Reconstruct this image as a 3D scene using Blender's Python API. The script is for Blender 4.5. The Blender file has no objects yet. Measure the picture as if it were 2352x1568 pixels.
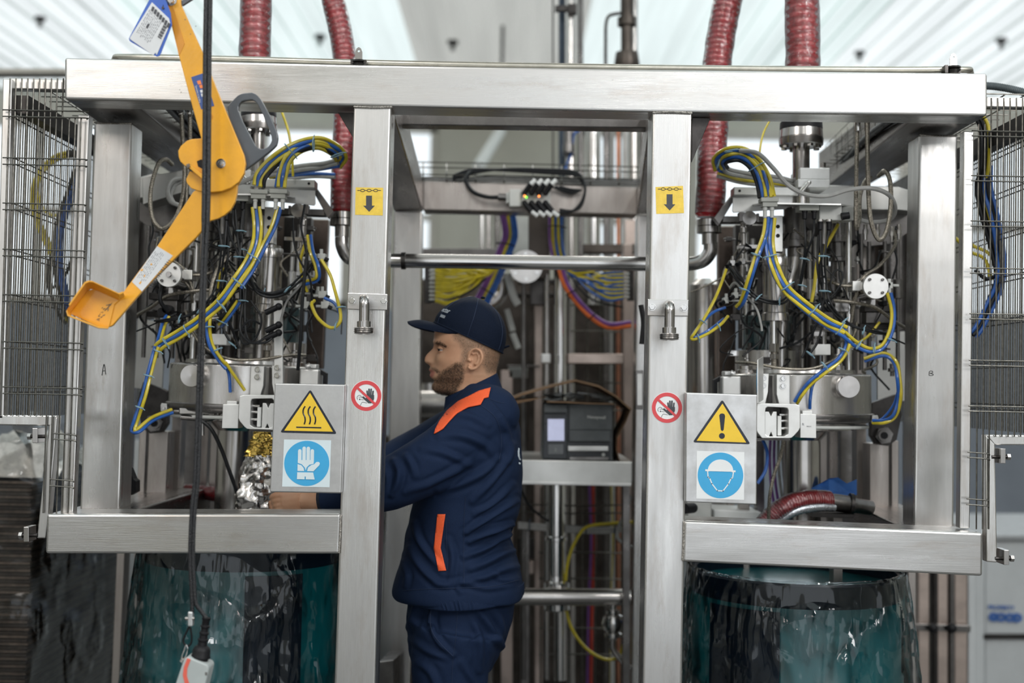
import bpy, bmesh, math, random
import numpy as np
from mathutils import Vector, Matrix, noise
from mathutils.bvhtree import BVHTree
random.seed(7)
C = bpy.context.scene.collection
sc = bpy.context.scene
# ------------------------------------------------------------------ camera
FPX = 2900.0
PITCH, ROLL, EYE = math.radians(2.0), math.radians(1.1), 1.5
Fw = Vector((0, math.cos(PITCH), math.sin(PITCH)))
R0 = Vector((1, 0, 0)); U0 = Vector((0, -math.sin(PITCH), math.cos(PITCH)))
Rt = R0*math.cos(ROLL) + U0*math.sin(ROLL)
Up = U0*math.cos(ROLL) - R0*math.sin(ROLL)
EYEV = Vector((0, 0, EYE))
cam_d = bpy.data.cameras.new('camera'); cam = bpy.data.objects.new('camera', cam_d); C.objects.link(cam)
cam_d.sensor_width = 36.0; cam_d.lens = FPX*36.0/2352.0; cam_d.clip_end = 200
M3 = Matrix((Rt, Up, -Fw)).transposed()
cam.matrix_world = Matrix.Translation(EYEV) @ M3.to_4x4()
cam_d.dof.use_dof = True; cam_d.dof.focus_distance = 3.1; cam_d.dof.aperture_fstop = 1.7
sc.camera = cam
# ------------------------------------------------------------------ world, fill lights, exposure
w = bpy.data.worlds.new('overcast_daylight'); sc.world = w; w.use_nodes = True
bg = w.node_tree.nodes['Background']; bg.inputs[0].default_value = (0.93, 0.97, 1.0, 1); bg.inputs[1].default_value = 1.05
def area_light(name, loc, target, sx, sy, power, col):
    d = bpy.data.lights.new(name, 'AREA'); d.shape = 'RECTANGLE'; d.size = sx; d.size_y = sy; d.energy = power; d.color = col
    o = bpy.data.objects.new(name, d); C.objects.link(o); o.location = loc
    o.rotation_euler = (Vector(target)-Vector(loc)).to_track_quat('-Z', 'Y').to_euler(); return o
area_light('daylight_fill_right', (3.6, -1.6, 3.9), (0.8, 3.2, 1.4), 2.2, 1.2, 100, (1.0, 0.98, 0.96))  # area fill standing in for daylight from behind the camera
area_light('warm_fill_left', (-3.4, -2.2, 4.3), (-0.6, 3.2, 1.3), 1.8, 1.2, 40, (1.0, 0.90, 0.83))  # weaker added fill, warm to tint the steel on the left
area_light('area_fill_rear', (0.2, 6.8, 4.6), (0.0, 4.6, 1.6), 4.0, 1.0, 70, (1.0, 0.97, 0.93))  # added area fill over the rear of the hall
for i, (x, y) in enumerate([(-2.6, -.6), (.9, -1.4), (2.2, 1.0), (-.9, .4)]):
    area_light('glint_strip', (x, y, 4.35), (x, y, 0), .12, 1.5, 30, (1.0, .98, .95))  # unseen narrow strips added to give the film glints
sc.view_settings.view_transform = 'Standard'; sc.view_settings.look = 'None'
sc.view_settings.gamma = 1.0; sc.view_settings.use_curve_mapping = False
sc.view_settings.exposure = 0.24
try:
    sc.cycles.use_denoising = True
    sc.cycles.max_bounces = 8; sc.cycles.transparent_max_bounces = 24
    sc.cycles.sample_clamp_indirect = 4.0
except Exception: pass
# ------------------------------------------------------------------ helpers
def P(x, y, Y):
    d = Fw + Rt*((x-1176)/FPX) + Up*((784-y)/FPX)
    return EYEV + d*(Y/d.y)
def PIX(v):
    d = Vector(v)-EYEV; z = d.dot(Fw)
    return 1176+FPX*d.dot(Rt)/z, 784-FPX*d.dot(Up)/z
def S(px, Y): return px*Y/FPX
YAX = Vector((0, 1, 0)); ZAX = Vector((0, 0, 1)); XAX = Vector((1, 0, 0))
TXF = [lambda x, y: (x, y)]
def PT(x, y, Y):
    x, y = TXF[0](x, y); return P(x, y, Y)
def catmull(pts, k=6, closed=False):
    pts = [Vector(p) for p in pts]; n = len(pts)
    if n < 3 or k < 2: return pts
    out = []
    rng = range(n) if closed else range(n-1)
    for i in rng:
        p1, p2 = pts[i], pts[(i+1) % n]
        p0 = pts[i-1] if (i > 0 or closed) else p1*2-p2
        p3 = pts[(i+2) % n] if (i+2 < n or closed) else p2*2-p1
        for j in range(k):
            t = j/k
            out.append(0.5*((2*p1)+(p2-p0)*t+(2*p0-5*p1+4*p2-p3)*t*t+(3*p1-p0-3*p2+p3)*t**3))
    if not closed: out.append(pts[-1])
    return out
def basis(d):
    d = d.normalized(); a = ZAX if abs(d.z) < 0.9 else XAX
    u = d.cross(a).normalized(); return u, d.cross(u).normalized()
class G:
    def __init__(s): s.v = []; s.f = []; s.sm = []
    def add(s, v, f, sm=False):
        o = len(s.v); s.v += [tuple(p) for p in v]; s.f += [tuple(i+o for i in q) for q in f]; s.sm += [sm]*len(f); return s
    def prism(s, pts, ext):
        n = len(pts); ext = Vector(ext); pts = [Vector(p) for p in pts]
        v = pts+[p+ext for p in pts]
        return s.add(v, [tuple(range(n)), tuple(reversed(range(n, 2*n)))]+[(i, i+n, (i+1) % n+n, (i+1) % n) for i in range(n)])
    def box(s, a, b):
        a = Vector(a); b = Vector(b)
        return s.prism([(a.x, a.y, a.z), (b.x, a.y, a.z), (b.x, a.y, b.z), (a.x, a.y, b.z)], (0, b.y-a.y, 0))
    def obox(s, c, ux, uy, uz):
        c = Vector(c); ux = Vector(ux)/2; uy = Vector(uy)/2; uz = Vector(uz)/2
        return s.prism([c-ux-uy-uz, c+ux-uy-uz, c+ux+uy-uz, c-ux+uy-uz], uz*2)
    def tube(s, pts, r, n=8, closed=False, cap=True, sm=True, flat=1.0, up=None):
        pts = [Vector(p) for p in pts]; m = len(pts)
        if m < 2: return s
        rr = r if isinstance(r, (list, tuple)) else [r]*m
        u = None; v = []
        for i in range(m):
            a = pts[i-1] if (i > 0 or closed) else pts[i]; b = pts[(i+1) % m] if (i < m-1 or closed) else pts[i]
            d = (b-a)
            if d.length < 1e-9: d = ZAX.copy()
            d.normalize()
            if u is None: u, _ = basis(d) if up is None else ((Vector(up)-d*d.dot(Vector(up))).normalized(), None)
            u = (u-d*u.dot(d)); u = u.normalized() if u.length > 1e-6 else basis(d)[0]
            w_ = d.cross(u)
            for k in range(n):
                t = 2*math.pi*k/n; v.append(pts[i]+u*math.cos(t)*rr[i]+w_*math.sin(t)*rr[i]*flat)
        f = []
        for i in range(m if closed else m-1):
            i2 = (i+1) % m
            for k in range(n):
                k2 = (k+1) % n; f.append((i*n+k, i*n+k2, i2*n+k2, i2*n+k))
        s.add(v, f, sm)
        if cap and not closed:
            s.add(v[:n], [tuple(reversed(range(n)))]); s.add(v[-n:], [tuple(range(n))])
        return s
    def lathe(s, c, ax, prof, n=24, sm=True, caps=True):
        c = Vector(c); ax = Vector(ax).normalized(); u, w_ = basis(ax); v = []
        for t, r in prof:
            for k in range(n):
                a = 2*math.pi*k/n; v.append(c+ax*t+(u*math.cos(a)+w_*math.sin(a))*r)
        m = len(prof)
        f = [(i*n+k, i*n+(k+1) % n, (i+1)*n+(k+1) % n, (i+1)*n+k) for i in range(m-1) for k in range(n)]
        s.add(v, f, sm)
        if caps: s.add(v[:n], [tuple(reversed(range(n)))]); s.add(v[-n:], [tuple(range(n))])
        return s
    def cyl(s, a, b, r, n=16, r2=None):
        a = Vector(a); b = Vector(b); return s.lathe(a, b-a, [(0, r), ((b-a).length, r if r2 is None else r2)], n)
    def ball(s, c, r, n=10, sx=(1, 1, 1)):
        c = Vector(c); v = []; m = n//2+1
        for i in range(m+1):
            a = math.pi*i/m
            for k in range(n):
                b = 2*math.pi*k/n
                v.append(c+Vector((r*sx[0]*math.sin(a)*math.cos(b), r*sx[1]*math.sin(a)*math.sin(b), r*sx[2]*math.cos(a))))
        return s.add(v, [(i*n+k, i*n+(k+1) % n, (i+1)*n+(k+1) % n, (i+1)*n+k) for i in range(m) for k in range(n)], True)
    # --- the same in photograph coordinates at depth Y
    def pbox(s, x0, y0, x1, y1, Y, dy, xb=0, yb=0):
        """front quad corners; xb / yb shear the bottom / right side by that many pixels"""
        return s.prism([PT(x0, y0, Y), PT(x1, y0+yb, Y), PT(x1+xb, y1+yb, Y), PT(x0+xb, y1, Y)], (0, dy, 0))
    def ppoly(s, pts, Y, dy): return s.prism([PT(x, y, Y) for x, y in pts], (0, dy, 0))
    def ptube(s, pts, r, k=6, n=8, closed=False, **kw):
        Ym = sum(p[2] for p in pts)/len(pts)
        q = catmull([PT(*p) for p in pts], k, closed)
        return s.tube(q, S(r, Ym), n, closed, **kw)
    def plathe(s, x, Y, prof, n=28):
        a = PT(x, prof[0][0], Y); b = PT(x, prof[-1][0], Y); L = (b-a).length; d = prof[-1][0]-prof[0][0]
        return s.lathe(a, b-a, [((p[0]-prof[0][0])/d*L, S(p[1], Y)) for p in prof], n)
    def pdisc(s, x, y, Y, r, dy, n=24, r2=None):
        c = PT(x, y, Y); return s.lathe(c, YAX, [(0, S(r, Y)), (dy, S(r if r2 is None else r2, Y))], n)
    def phex(s, x, y, Y, r, dy):
        c = PT(x, y, Y); return s.prism([c+Vector((math.cos(a), 0, math.sin(a)))*S(r, Y) for a in [math.pi/3*k+.2 for k in range(6)]], (0, dy, 0))
    def ring(s, x, y, Y, r1, r2, dy, n=40):
        c = PT(x, y, Y); A = [c+Vector((math.cos(2*math.pi*k/n), 0, math.sin(2*math.pi*k/n)))*S(r1, Y) for k in range(n)]
        B = [c+Vector((math.cos(2*math.pi*k/n), 0, math.sin(2*math.pi*k/n)))*S(r2, Y) for k in range(n)]
        for k in range(n):
            k2 = (k+1) % n; s.prism([A[k], B[k], B[k2], A[k2]], (0, dy, 0))
        return s
WL = {}
def tag(o, label=None, cat=None, group=None, kind=None):
    if label: o['label'] = label
    if cat: o['category'] = cat
    if group: o['group'] = group
    if kind: o['kind'] = kind
    return o
def empty(name, loc, label=None, cat=None, group=None, kind=None):
    o = bpy.data.objects.new(name, None); C.objects.link(o); o.location = loc; o.empty_display_size = .05; WL[o.name] = Vector(loc)
    return tag(o, label, cat, group, kind)
def obj(name, g, mat, parent=None, bevel=0, label=None, cat=None, group=None, kind=None, seg=2):
    V = np.array(g.v, dtype=float)
    if parent is not None: org = WL[parent.name]
    else:
        org = Vector(((V[:, 0].min()+V[:, 0].max())/2, (V[:, 1].min()+V[:, 1].max())/2, V[:, 2].min()))
    V = V-np.array(org)
    me = bpy.data.meshes.new(name); me.from_pydata(V.tolist(), [], g.f)
    me.polygons.foreach_set('use_smooth', g.sm); me.materials.append(mat)
    bm = bmesh.new(); bm.from_mesh(me); bmesh.ops.recalc_face_normals(bm, faces=bm.faces); bm.to_mesh(me); bm.free(); me.update()
    if any(g.sm): me.set_sharp_from_angle(angle=math.radians(38))
    o = bpy.data.objects.new(name, me); C.objects.link(o)
    if parent is not None: o.parent = parent
    else: o.location = org
    WL[o.name] = org.copy()
    if bevel:
        b = o.modifiers.new('bevel', 'BEVEL'); b.width = bevel; b.segments = seg; b.limit_method = 'ANGLE'; b.angle_limit = .6
    return tag(o, label, cat, group, kind)
def text(body, x, y, Y, h, mat, parent, ang=0.0, name='lettering', align='CENTER', bold=0.0, sx=1.0):
    cu = bpy.data.curves.new(name, 'FONT'); cu.body = body; cu.align_x = align; cu.align_y = 'CENTER'
    cu.size = S(h, Y)*1.4; cu.extrude = 0.0002; cu.offset = bold; cu.materials.append(mat); cu.resolution_u = 3
    tmp = bpy.data.objects.new('tmp', cu); C.objects.link(tmp); bpy.context.view_layer.update()
    me = bpy.data.meshes.new_from_object(tmp.evaluated_get(bpy.context.evaluated_depsgraph_get())); bpy.data.objects.remove(tmp)
    mtx = Matrix.Translation(P(x, y, Y)-WL[parent.name]) @ Matrix.Rotation(ang+ROLL, 4, 'Y') @ Matrix.Rotation(math.pi/2, 4, 'X') @ Matrix.Diagonal((sx, 1, 1, 1))
    me.transform(mtx); me.name = name
    o = bpy.data.objects.new(name, me); C.objects.link(o); o.parent = parent; o['kind'] = 'stuff'
    WL[o.name] = WL[parent.name]; return o
# ------------------------------------------------------------------ materials
MT = {}
def mat(name, col, rough=.5, metal=0.0, var=.12, scale=30.0, stretch=(1, 1, 1), bump=0.0, rvar=.1, coat=0, emit=None, estr=0, trans=0, alpha=None, col2=None, thr=(.4, .6), ior=None, spec=None, bscale=None, sub=0):
    if name in MT: return MT[name]
    m = bpy.data.materials.new(name); m.use_nodes = True; nt = m.node_tree; N = nt.nodes; L = nt.links; b = N['Principled BSDF']
    tc = N.new('ShaderNodeTexCoord'); mp = N.new('ShaderNodeMapping'); mp.inputs['Scale'].default_value = stretch
    L.new(tc.outputs['Object'], mp.inputs['Vector'])
    nz = N.new('ShaderNodeTexNoise'); nz.inputs['Scale'].default_value = scale; nz.inputs['Detail'].default_value = 5; nz.inputs['Roughness'].default_value = .6
    L.new(mp.outputs[0], nz.inputs['Vector'])
    r = N.new('ShaderNodeMapRange'); r.inputs[1].default_value = thr[0]; r.inputs[2].default_value = thr[1]; L.new(nz.outputs['Fac'], r.inputs[0])
    mx = N.new('ShaderNodeMix'); mx.data_type = 'RGBA'
    c2 = col2 if col2 else tuple(c*(1-var) for c in col)
    mx.inputs[6].default_value = (*col, 1); mx.inputs[7].default_value = (*c2, 1)
    L.new(r.outputs[0], mx.inputs[0]); L.new(mx.outputs[2], b.inputs['Base Color'])
    rr = N.new('ShaderNodeMapRange'); rr.inputs[1].default_value = .3; rr.inputs[2].default_value = .7
    rr.inputs[3].default_value = max(.02, rough-rvar/2); rr.inputs[4].default_value = min(1, rough+rvar/2)
    L.new(nz.outputs['Fac'], rr.inputs[0]); L.new(rr.outputs[0], b.inputs['Roughness'])
    b.inputs['Metallic'].default_value = metal
    if coat: b.inputs['Coat Weight'].default_value = coat; b.inputs['Coat Roughness'].default_value = .08
    if spec is not None: b.inputs['Specular IOR Level'].default_value = spec
    if trans: b.inputs['Transmission Weight'].default_value = trans
    if ior: b.inputs['IOR'].default_value = ior
    if alpha is not None: b.inputs['Alpha'].default_value = alpha
    if emit: b.inputs['Emission Color'].default_value = (*emit, 1); b.inputs['Emission Strength'].default_value = estr
    if sub: b.inputs['Subsurface Weight'].default_value = sub; b.inputs['Subsurface Radius'].default_value = (.01, .004, .002); b.inputs['Subsurface Scale'].default_value = .5
    if bump:
        bp = N.new('ShaderNodeBump'); bp.inputs['Strength'].default_value = bump; bp.inputs['Distance'].default_value = .002
        if bscale:
            n2 = N.new('ShaderNodeTexNoise'); n2.inputs['Scale'].default_value = bscale; n2.inputs['Detail'].default_value = 3
            L.new(mp.outputs[0], n2.inputs['Vector']); L.new(n2.outputs['Fac'], bp.inputs['Height'])
        else: L.new(nz.outputs['Fac'], bp.inputs['Height'])
        L.new(bp.outputs[0], b.inputs['Normal'])
    MT[name] = m; return m
def steel(name, col, rough, axis, stain=(.42, .36, .31), sm=1.0):
    """brushed stainless steel: fine grain along one axis, cloudy patches in gloss, a few stains"""
    m = mat(name, col, rough, 1.0, .30, 5.0, tuple(.35 if a == axis else 3.0 for a in "xyz"), rvar=.22, thr=(.32, .68))
    nt = m.node_tree; N = nt.nodes; L = nt.links; b = N['Principled BSDF']
    tc = N.new('ShaderNodeTexCoord'); mp = N.new('ShaderNodeMapping')
    s = [900, 900, 900]; s['xyz'.index(axis)] = 12; mp.inputs['Scale'].default_value = s
    L.new(tc.outputs['Object'], mp.inputs['Vector'])
    n1 = N.new('ShaderNodeTexNoise'); n1.inputs['Scale'].default_value = 1; n1.inputs['Detail'].default_value = 2; L.new(mp.outputs[0], n1.inputs['Vector'])
    bp = N.new('ShaderNodeBump'); bp.inputs['Strength'].default_value = .22*sm; bp.inputs['Distance'].default_value = .0006
    L.new(n1.outputs['Fac'], bp.inputs['Height']); L.new(bp.outputs[0], b.inputs['Normal'])
    mp2 = N.new('ShaderNodeMapping'); s2 = [14, 14, 14]; s2['xyz'.index(axis)] = 3; mp2.inputs['Scale'].default_value = s2; L.new(tc.outputs['Object'], mp2.inputs['Vector'])
    n3 = N.new('ShaderNodeTexNoise'); n3.inputs['Scale'].default_value = 1.3; n3.inputs['Detail'].default_value = 7; n3.inputs['Roughness'].default_value = .7; L.new(mp2.outputs[0], n3.inputs['Vector'])
    r = N.new('ShaderNodeMapRange'); r.inputs[1].default_value = .52; r.inputs[2].default_value = .74; L.new(n3.outputs['Fac'], r.inputs[0])
    old = b.inputs['Base Color'].links[0].from_socket
    mx = N.new('ShaderNodeMix'); mx.data_type = 'RGBA'; mx.inputs[7].default_value = (*stain, 1)
    mu = N.new('ShaderNodeMath'); mu.operation = 'MULTIPLY'; mu.inputs[1].default_value = .55; L.new(r.outputs[0], mu.inputs[0])
    L.new(mu.outputs[0], mx.inputs[0]); L.new(old, mx.inputs[6]); L.new(mx.outputs[2], b.inputs['Base Color'])
    return m
ST_H = steel('brushed_steel_horizontal', (.66, .65, .635), .30, 'x')
ST_V = steel('brushed_steel_vertical', (.74, .73, .715), .31, 'z')
ST_Y = steel('brushed_steel_dimmed', (.33, .30, .285), .30, 'y')  # frame steel darkened to stand for dim reflections
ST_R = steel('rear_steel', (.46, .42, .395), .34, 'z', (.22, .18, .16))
POL = mat('polished_steel', (.70, .69, .68), .14, 1.0, .08, 5, rvar=.05)
TUR = mat('machined_steel', (.52, .50, .485), .20, 1.0, .2, 6, (1, 1, 1), rvar=.06)
DKS = mat('dark_steel', (.075, .07, .068), .34, 1.0, .3, 20)
MIDS = mat('grey_steel', (.22, .21, .205), .30, 1.0, .3, 14)
BLK = mat('black_rubber', (.008, .008, .010), .5, 0, .3, 60, spec=.25)
BLC = mat('black_cable_jacket', (.010, .011, .013), .4, 0, .3, 40, spec=.3)
GRC = mat('grey_cable_jacket', (.33, .33, .32), .45, 0, .15, 40)
YEL = mat('yellow_air_hose', (.62, .50, .03), .32, 0, .2, 30, coat=.3)
BLU = mat('blue_air_hose', (.02, .11, .42), .32, 0, .2, 30, coat=.3)
PUR = mat('purple_cable', (.20, .07, .30), .45, 0, .2, 30)
ORG = mat('orange_cable', (.75, .16, .03), .45, 0, .2, 30)
TIE = mat('pale_blue_cable_tie', (.22, .36, .44), .4, 0, .15, 40)
BRD = mat('braided_steel_hose', (.34, .31, .26), .38, .9, .6, 260, (1, 1, 1), bump=.6, thr=(.35, .65))
LGP = mat('light_grey_plastic', (.50, .51, .49), .5, 0, .1, 20)
WHP = mat('white_plastic', (.72, .73, .72), .45, 0, .08, 20)
BRS = mat('brass', (.50, .36, .16), .35, 1.0, .2, 20)
def angle_loop(poly, c, n):
    out = []
    for k in range(n):
        a = 2*math.pi*k/n; dx, dy = math.cos(a), math.sin(a); best = None
        for i in range(len(poly)):
            x1, y1 = poly[i][0]-c[0], poly[i][1]-c[1]; x2, y2 = poly[(i+1) % len(poly)][0]-c[0], poly[(i+1) % len(poly)][1]-c[1]
            ex, ey = x2-x1, y2-y1; det = dx*ey-dy*ex
            if abs(det) < 1e-9: continue
            t = (x1*ey-y1*ex)/det; s = (x1*dy-y1*dx)/det
            if t > 0 and -1e-6 <= s <= 1+1e-6 and (best is None or t > best): best = t
        out.append((c[0]+dx*best, c[1]+dy*best))
    return out
def pframe(g, outer, inner, Y, dy, n=56):
    c = (sum(p[0] for p in inner)/len(inner), sum(p[1] for p in inner)/len(inner))
    A = [P(*p, Y) for p in angle_loop(outer, c, n)]; B = [P(*p, Y) for p in angle_loop(inner, c, n)]; E = Vector((0, dy, 0))
    v = A+B+[p+E for p in A]+[p+E for p in B]; f = []
    for i in range(n):
        j = (i+1) % n; f += [(i, j, n+j, n+i), (2*n+i, 3*n+i, 3*n+j, 2*n+j), (i, 2*n+i, 2*n+j, j), (n+i, n+j, 3*n+j, 3*n+i)]
    return g.add(v, f)
pframe_ = pframe
# ================================================================== the hall
CONC = mat('concrete_floor', (.11, .11, .108), .5, 0, .3, 3, bump=.3, bscale=60)
WALLM = mat('beige_wall_panel', (.52, .50, .44), .7, 0, .08, 2)
WALLB = mat('blue_grey_wall_panel', (.26, .285, .33), .7, 0, .1, 2)
CEILB = mat('beige_ceiling_sheet', (.52, .50, .45), .45, .2, .15, 2)
CEILS = mat('foil_faced_ceiling_sheet', (.84, .85, .86), .35, .5, .15, 3, (6, .4, 1))
def glassmat(name, col, gl, diff=0):
    m = bpy.data.materials.new(name); m.use_nodes = True; nt = m.node_tree; N = nt.nodes; L = nt.links; N.remove(N['Principled BSDF'])
    t = N.new('ShaderNodeBsdfTransparent'); t.inputs[0].default_value = (*col, 1)
    g = N.new('ShaderNodeBsdfGlossy') if not diff else N.new('ShaderNodeBsdfDiffuse')
    g.inputs[0].default_value = (.9, .95, .93, 1)
    if not diff: g.inputs['Roughness'].default_value = .08
    mx = N.new('ShaderNodeMixShader'); mx.inputs[0].default_value = gl; L.new(t.outputs[0], mx.inputs[1]); L.new(g.outputs[0], mx.inputs[2])
    if diff:
        tc = N.new('ShaderNodeTexCoord'); mp = N.new('ShaderNodeMapping'); mp.inputs['Scale'].default_value = (2.0, .12, 1)
        nz = N.new('ShaderNodeTexNoise'); nz.inputs['Scale'].default_value = 1.6; nz.inputs['Detail'].default_value = 4
        L.new(tc.outputs['Object'], mp.inputs[0]); L.new(mp.outputs[0], nz.inputs[0])
        c = N.new('ShaderNodeMix'); c.data_type = 'RGBA'; c.inputs[6].default_value = (*[v*.82 for v in col], 1); c.inputs[7].default_value = (*col, 1)
        r = N.new('ShaderNodeMapRange'); r.inputs[1].default_value = .35; r.inputs[2].default_value = .6; L.new(nz.outputs['Fac'], r.inputs[0]); L.new(r.outputs[0], c.inputs[0]); L.new(c.outputs[2], t.inputs[0])
    L.new(mx.outputs[0], N['Material Output'].inputs[0]); return m
PANE = glassmat('window_glass', (.97, .99, 1), .04)
SKYL = glassmat('translucent_roof_sheet', (.85, .92, .895), .10, 1)
SKYC = glassmat('sky_brightened_silver', (.93, .95, .94), .10, 1)  # sky let through to brighten the silvery ceiling
SKYB = glassmat('sky_brightened_beige', (.53, .52, .48), .15, 1)  # lets sky through so the beige centre looks brighter
g = G(); g.box((-10, -3, -.1), (10, 14.2, 0)); obj('floor', g, CONC, kind='structure')
YW = 14.0
wins = [(-160, 330), (596, 800), (912, 1000), (1335, 1440), (1588, 2080), (2200, 2500)]
wt, wb = 292, 715
g = G(); z1 = P(1176, wt, YW).z; z0 = P(1176, wb, YW).z; zt = 4.72
xs = [-10.0]
for a, b in wins: xs += [P(a, 500, YW).x, P(b, 500, YW).x]
xs.append(10.0)
for i in range(0, len(xs), 2):
    g.box((xs[i], YW, z0), (xs[i+1], YW+.15, z1))
g.box((-10, YW, z1), (10, YW+.15, zt)); obj('wall_back', g, WALLM, kind='structure')
g = G(); g.box((-10, YW, 0), (10, YW+.15, z0)); obj('wall_back_lower', g, WALLB, kind='structure')
FRM = mat('painted_window_frame', (.50, .47, .42), .5, 0, .1, 10)
for i in range(len(wins)):
    a, b = xs[1+2*i], xs[2+2*i]
    f = G()
    f.box((a, YW-.03, z0), (a+.07, YW+.1, z1)); f.box((b-.07, YW-.03, z0), (b, YW+.1, z1)); f.box((a, YW-.03, z0), (b, YW+.1, z0+.08)); f.box((a, YW-.03, z1-.08), (b, YW+.1, z1))
    n = max(1, round((b-a)/1.1)); zm = z0+(z1-z0)*.5
    f.box((a, YW-.01, zm-.035), (b, YW+.08, zm+.035))
    for k in range(1, n): x = a+(b-a)*k/n; f.box((x-.035, YW-.01, z0), (x+.035, YW+.08, z1))
    wdo = obj('window_%d' % (i+1), f, FRM, kind='structure')
    for k in range(n):
        for q in range(2):
            p = G(); p.box((a+(b-a)*k/n, YW+.04, (z0, zm)[q]), (a+(b-a)*(k+1)/n, YW+.045, (zm, z1)[q])); obj('pane', p, PANE, wdo)
for s, nm in ((-1, 'wall_left'), (1, 'wall_right')):
    g = G(); g.box((s*9.0, -3, 0), (s*9.15, 14.2, 4.72)); obj(nm, g, WALLM, kind='structure')
# unseen wall behind the camera, openings shaped to grade the steel's reflections
g = G(); yw = -3.2
g.box((-9, yw-.15, 0), (-5.6, yw, 4.72)); g.box((-5.6, yw-.15, 0), (-2.6, yw, 1.0)); g.box((-5.6, yw-.15, 3.0), (-2.6, yw, 4.72)); g.box((-2.6, yw-.15, 0), (-.9, yw, 4.72))
g.box((-.9, yw-.15, 4.1), (3.7, yw, 4.72)); g.box((3.7, yw-.15, 0), (9, yw, 4.72)); obj('wall_front', g, WALLM, kind='structure')
# ceiling: corrugated sheets running away from the camera, silvery and beige ones made to let sky through
ceil = empty('ceiling', (0, 6, 4.62), kind='structure')
def sheet(x0, x1, mt, name, label=None):
    n = max(1, round((x1-x0)/.22)); st = (x1-x0)/n; prof = []
    for i in range(n):
        a = x0+i*st; prof += [(a, 4.66), (a+st*.62, 4.66), (a+st*.72, 4.61), (a+st*.9, 4.61)]
    prof.append((x1, 4.66))
    g = G(); v = [(x, y, z) for y in (-2.5, 14.1) for x, z in prof]; m = len(prof)
    g.add(v, [(i, i+1, m+i+1, m+i) for i in range(m-1)])
    o = obj(name, g, mt, ceil)
    if label: o['label'] = label
    return o
x = -9.0
while x < 9.0-.01:
    xe = x+.8
    c = x+.4
    if -1.15 < c < .95: sheet(x, xe, SKYB, 'roof_sheet', 'beige roof sheet')
    elif -3.5 < c < 3.4: sheet(x, xe, SKYL, 'roof_sheet', 'translucent roof sheet')
    else: sheet(x, xe, SKYC, 'roof_sheet', 'silvery roof sheet')
    x = xe
for y in (3.0, 7.0):
    g = G(); g.box((-9, y, 4.4), (9, y+.12, 4.6)); obj('purlin', g, CEILS, ceil)
# small dark roof fixings seen as blurred dots
for i, (px, py, YY) in enumerate([(92, 52, 10.8), (735, 85, 11.2), (1040, 92, 11.3), (1975, 99, 11.4), (2300, 92, 10.9)]):
    g = G(); c = P(px, py, YY); c.z = 4.6; g.lathe(c, -ZAX, [(0, .05), (.03, .05), (.04, .02), (.09, .02)], 12)
    obj('roof_fixing', g, DKS, ceil)
# fluorescent lamp hanging in the hall behind the machine
lt = empty('hanging_tube_lamp', P(1128, 340, 11.0), 'white tube lamp hanging near the far beige wall', 'lamp')
g = G(); a = P(1150, 300, 11.0); b = P(1098, 385, 9.6); g.cyl(a, b, .045, 14); obj('lamp_tube', g, WHP, lt)
g = G(); g.cyl(a+Vector((0, 0, .04)), Vector((a.x, a.y, 4.66)), .015, 8); g.ball(a+Vector((0, 0, .05)), .06, 10); obj('hanger', g, DKS, lt)
# ================================================================== the welded stainless frame
YF = 3.05; TH = .10
fr = empty('machine_frame', (0, 3.6, 0), 'brushed stainless steel box-section machine frame with four posts and two low rails', 'machine frame')
def hexa(g, fq, Y1, bq, Y2):
    v = [P(x, y, Y1) for x, y in fq]+[P(x, y, Y2) for x, y in bq]
    return g.add(v, [(0, 1, 2, 3), (7, 6, 5, 4), (0, 4, 5, 1), (1, 5, 6, 2), (2, 6, 7, 3), (3, 7, 4, 0)])
BV = .006
g = G(); g.ppoly([(148, 132), (820, 148), (1500, 159), (2268, 168), (2268, 266), (1500, 257), (820, 243), (148, 228)], YF, TH); obj('top_beam', g, ST_H, fr, BV, seg=3)
g = G(); g.ppoly([(812, 243), (899, 244), (842, 2311), (743, 2311)], YF+.003, TH); obj('post', g, ST_V, fr, BV, seg=3)
g = G(); g.ppoly([(1498, 256), (1590, 258), (1554, 2311), (1463, 2311)], YF+.003, TH); obj('post', g, ST_V, fr, BV, seg=3)
g = G(); g.ppoly([(216, 280), (303, 281), (275, 1172), (183, 1172)], 3.32, TH); obj('post', g, ST_V, fr, BV, seg=3)
g = G(); g.ppoly([(2112, 308), (2200, 310), (2191, 1219), (2099, 1218)], 3.32, TH); obj('post', g, ST_V, fr, BV, seg=3)
g = G(); g.ppoly([(107, 1180), (783, 1180), (779, 1272), (104, 1271)], YF-.004, TH+.03); obj('lower_rail', g, ST_H, fr, BV, seg=3)
g = G(); g.ppoly([(1571, 1195), (2258, 1223), (2257, 1323), (1568, 1290)], YF-.004, TH+.03); obj('lower_rail', g, ST_H, fr, BV, seg=3)
# beams that run back from the front
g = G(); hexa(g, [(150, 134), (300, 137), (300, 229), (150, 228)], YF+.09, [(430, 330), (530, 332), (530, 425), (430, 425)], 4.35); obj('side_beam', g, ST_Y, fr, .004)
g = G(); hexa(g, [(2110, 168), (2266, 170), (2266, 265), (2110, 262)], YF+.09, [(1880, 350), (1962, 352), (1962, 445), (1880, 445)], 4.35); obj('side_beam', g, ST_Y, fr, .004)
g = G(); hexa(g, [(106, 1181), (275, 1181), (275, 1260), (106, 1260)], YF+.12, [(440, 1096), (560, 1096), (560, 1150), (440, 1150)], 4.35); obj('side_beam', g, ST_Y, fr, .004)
g = G(); hexa(g, [(2100, 1222), (2256, 1224), (2256, 1310), (2100, 1304)], YF+.12, [(1860, 1116), (1960, 1118), (1960, 1180), (1860, 1180)], 4.35); obj('side_beam', g, ST_Y, fr, .004)
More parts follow.
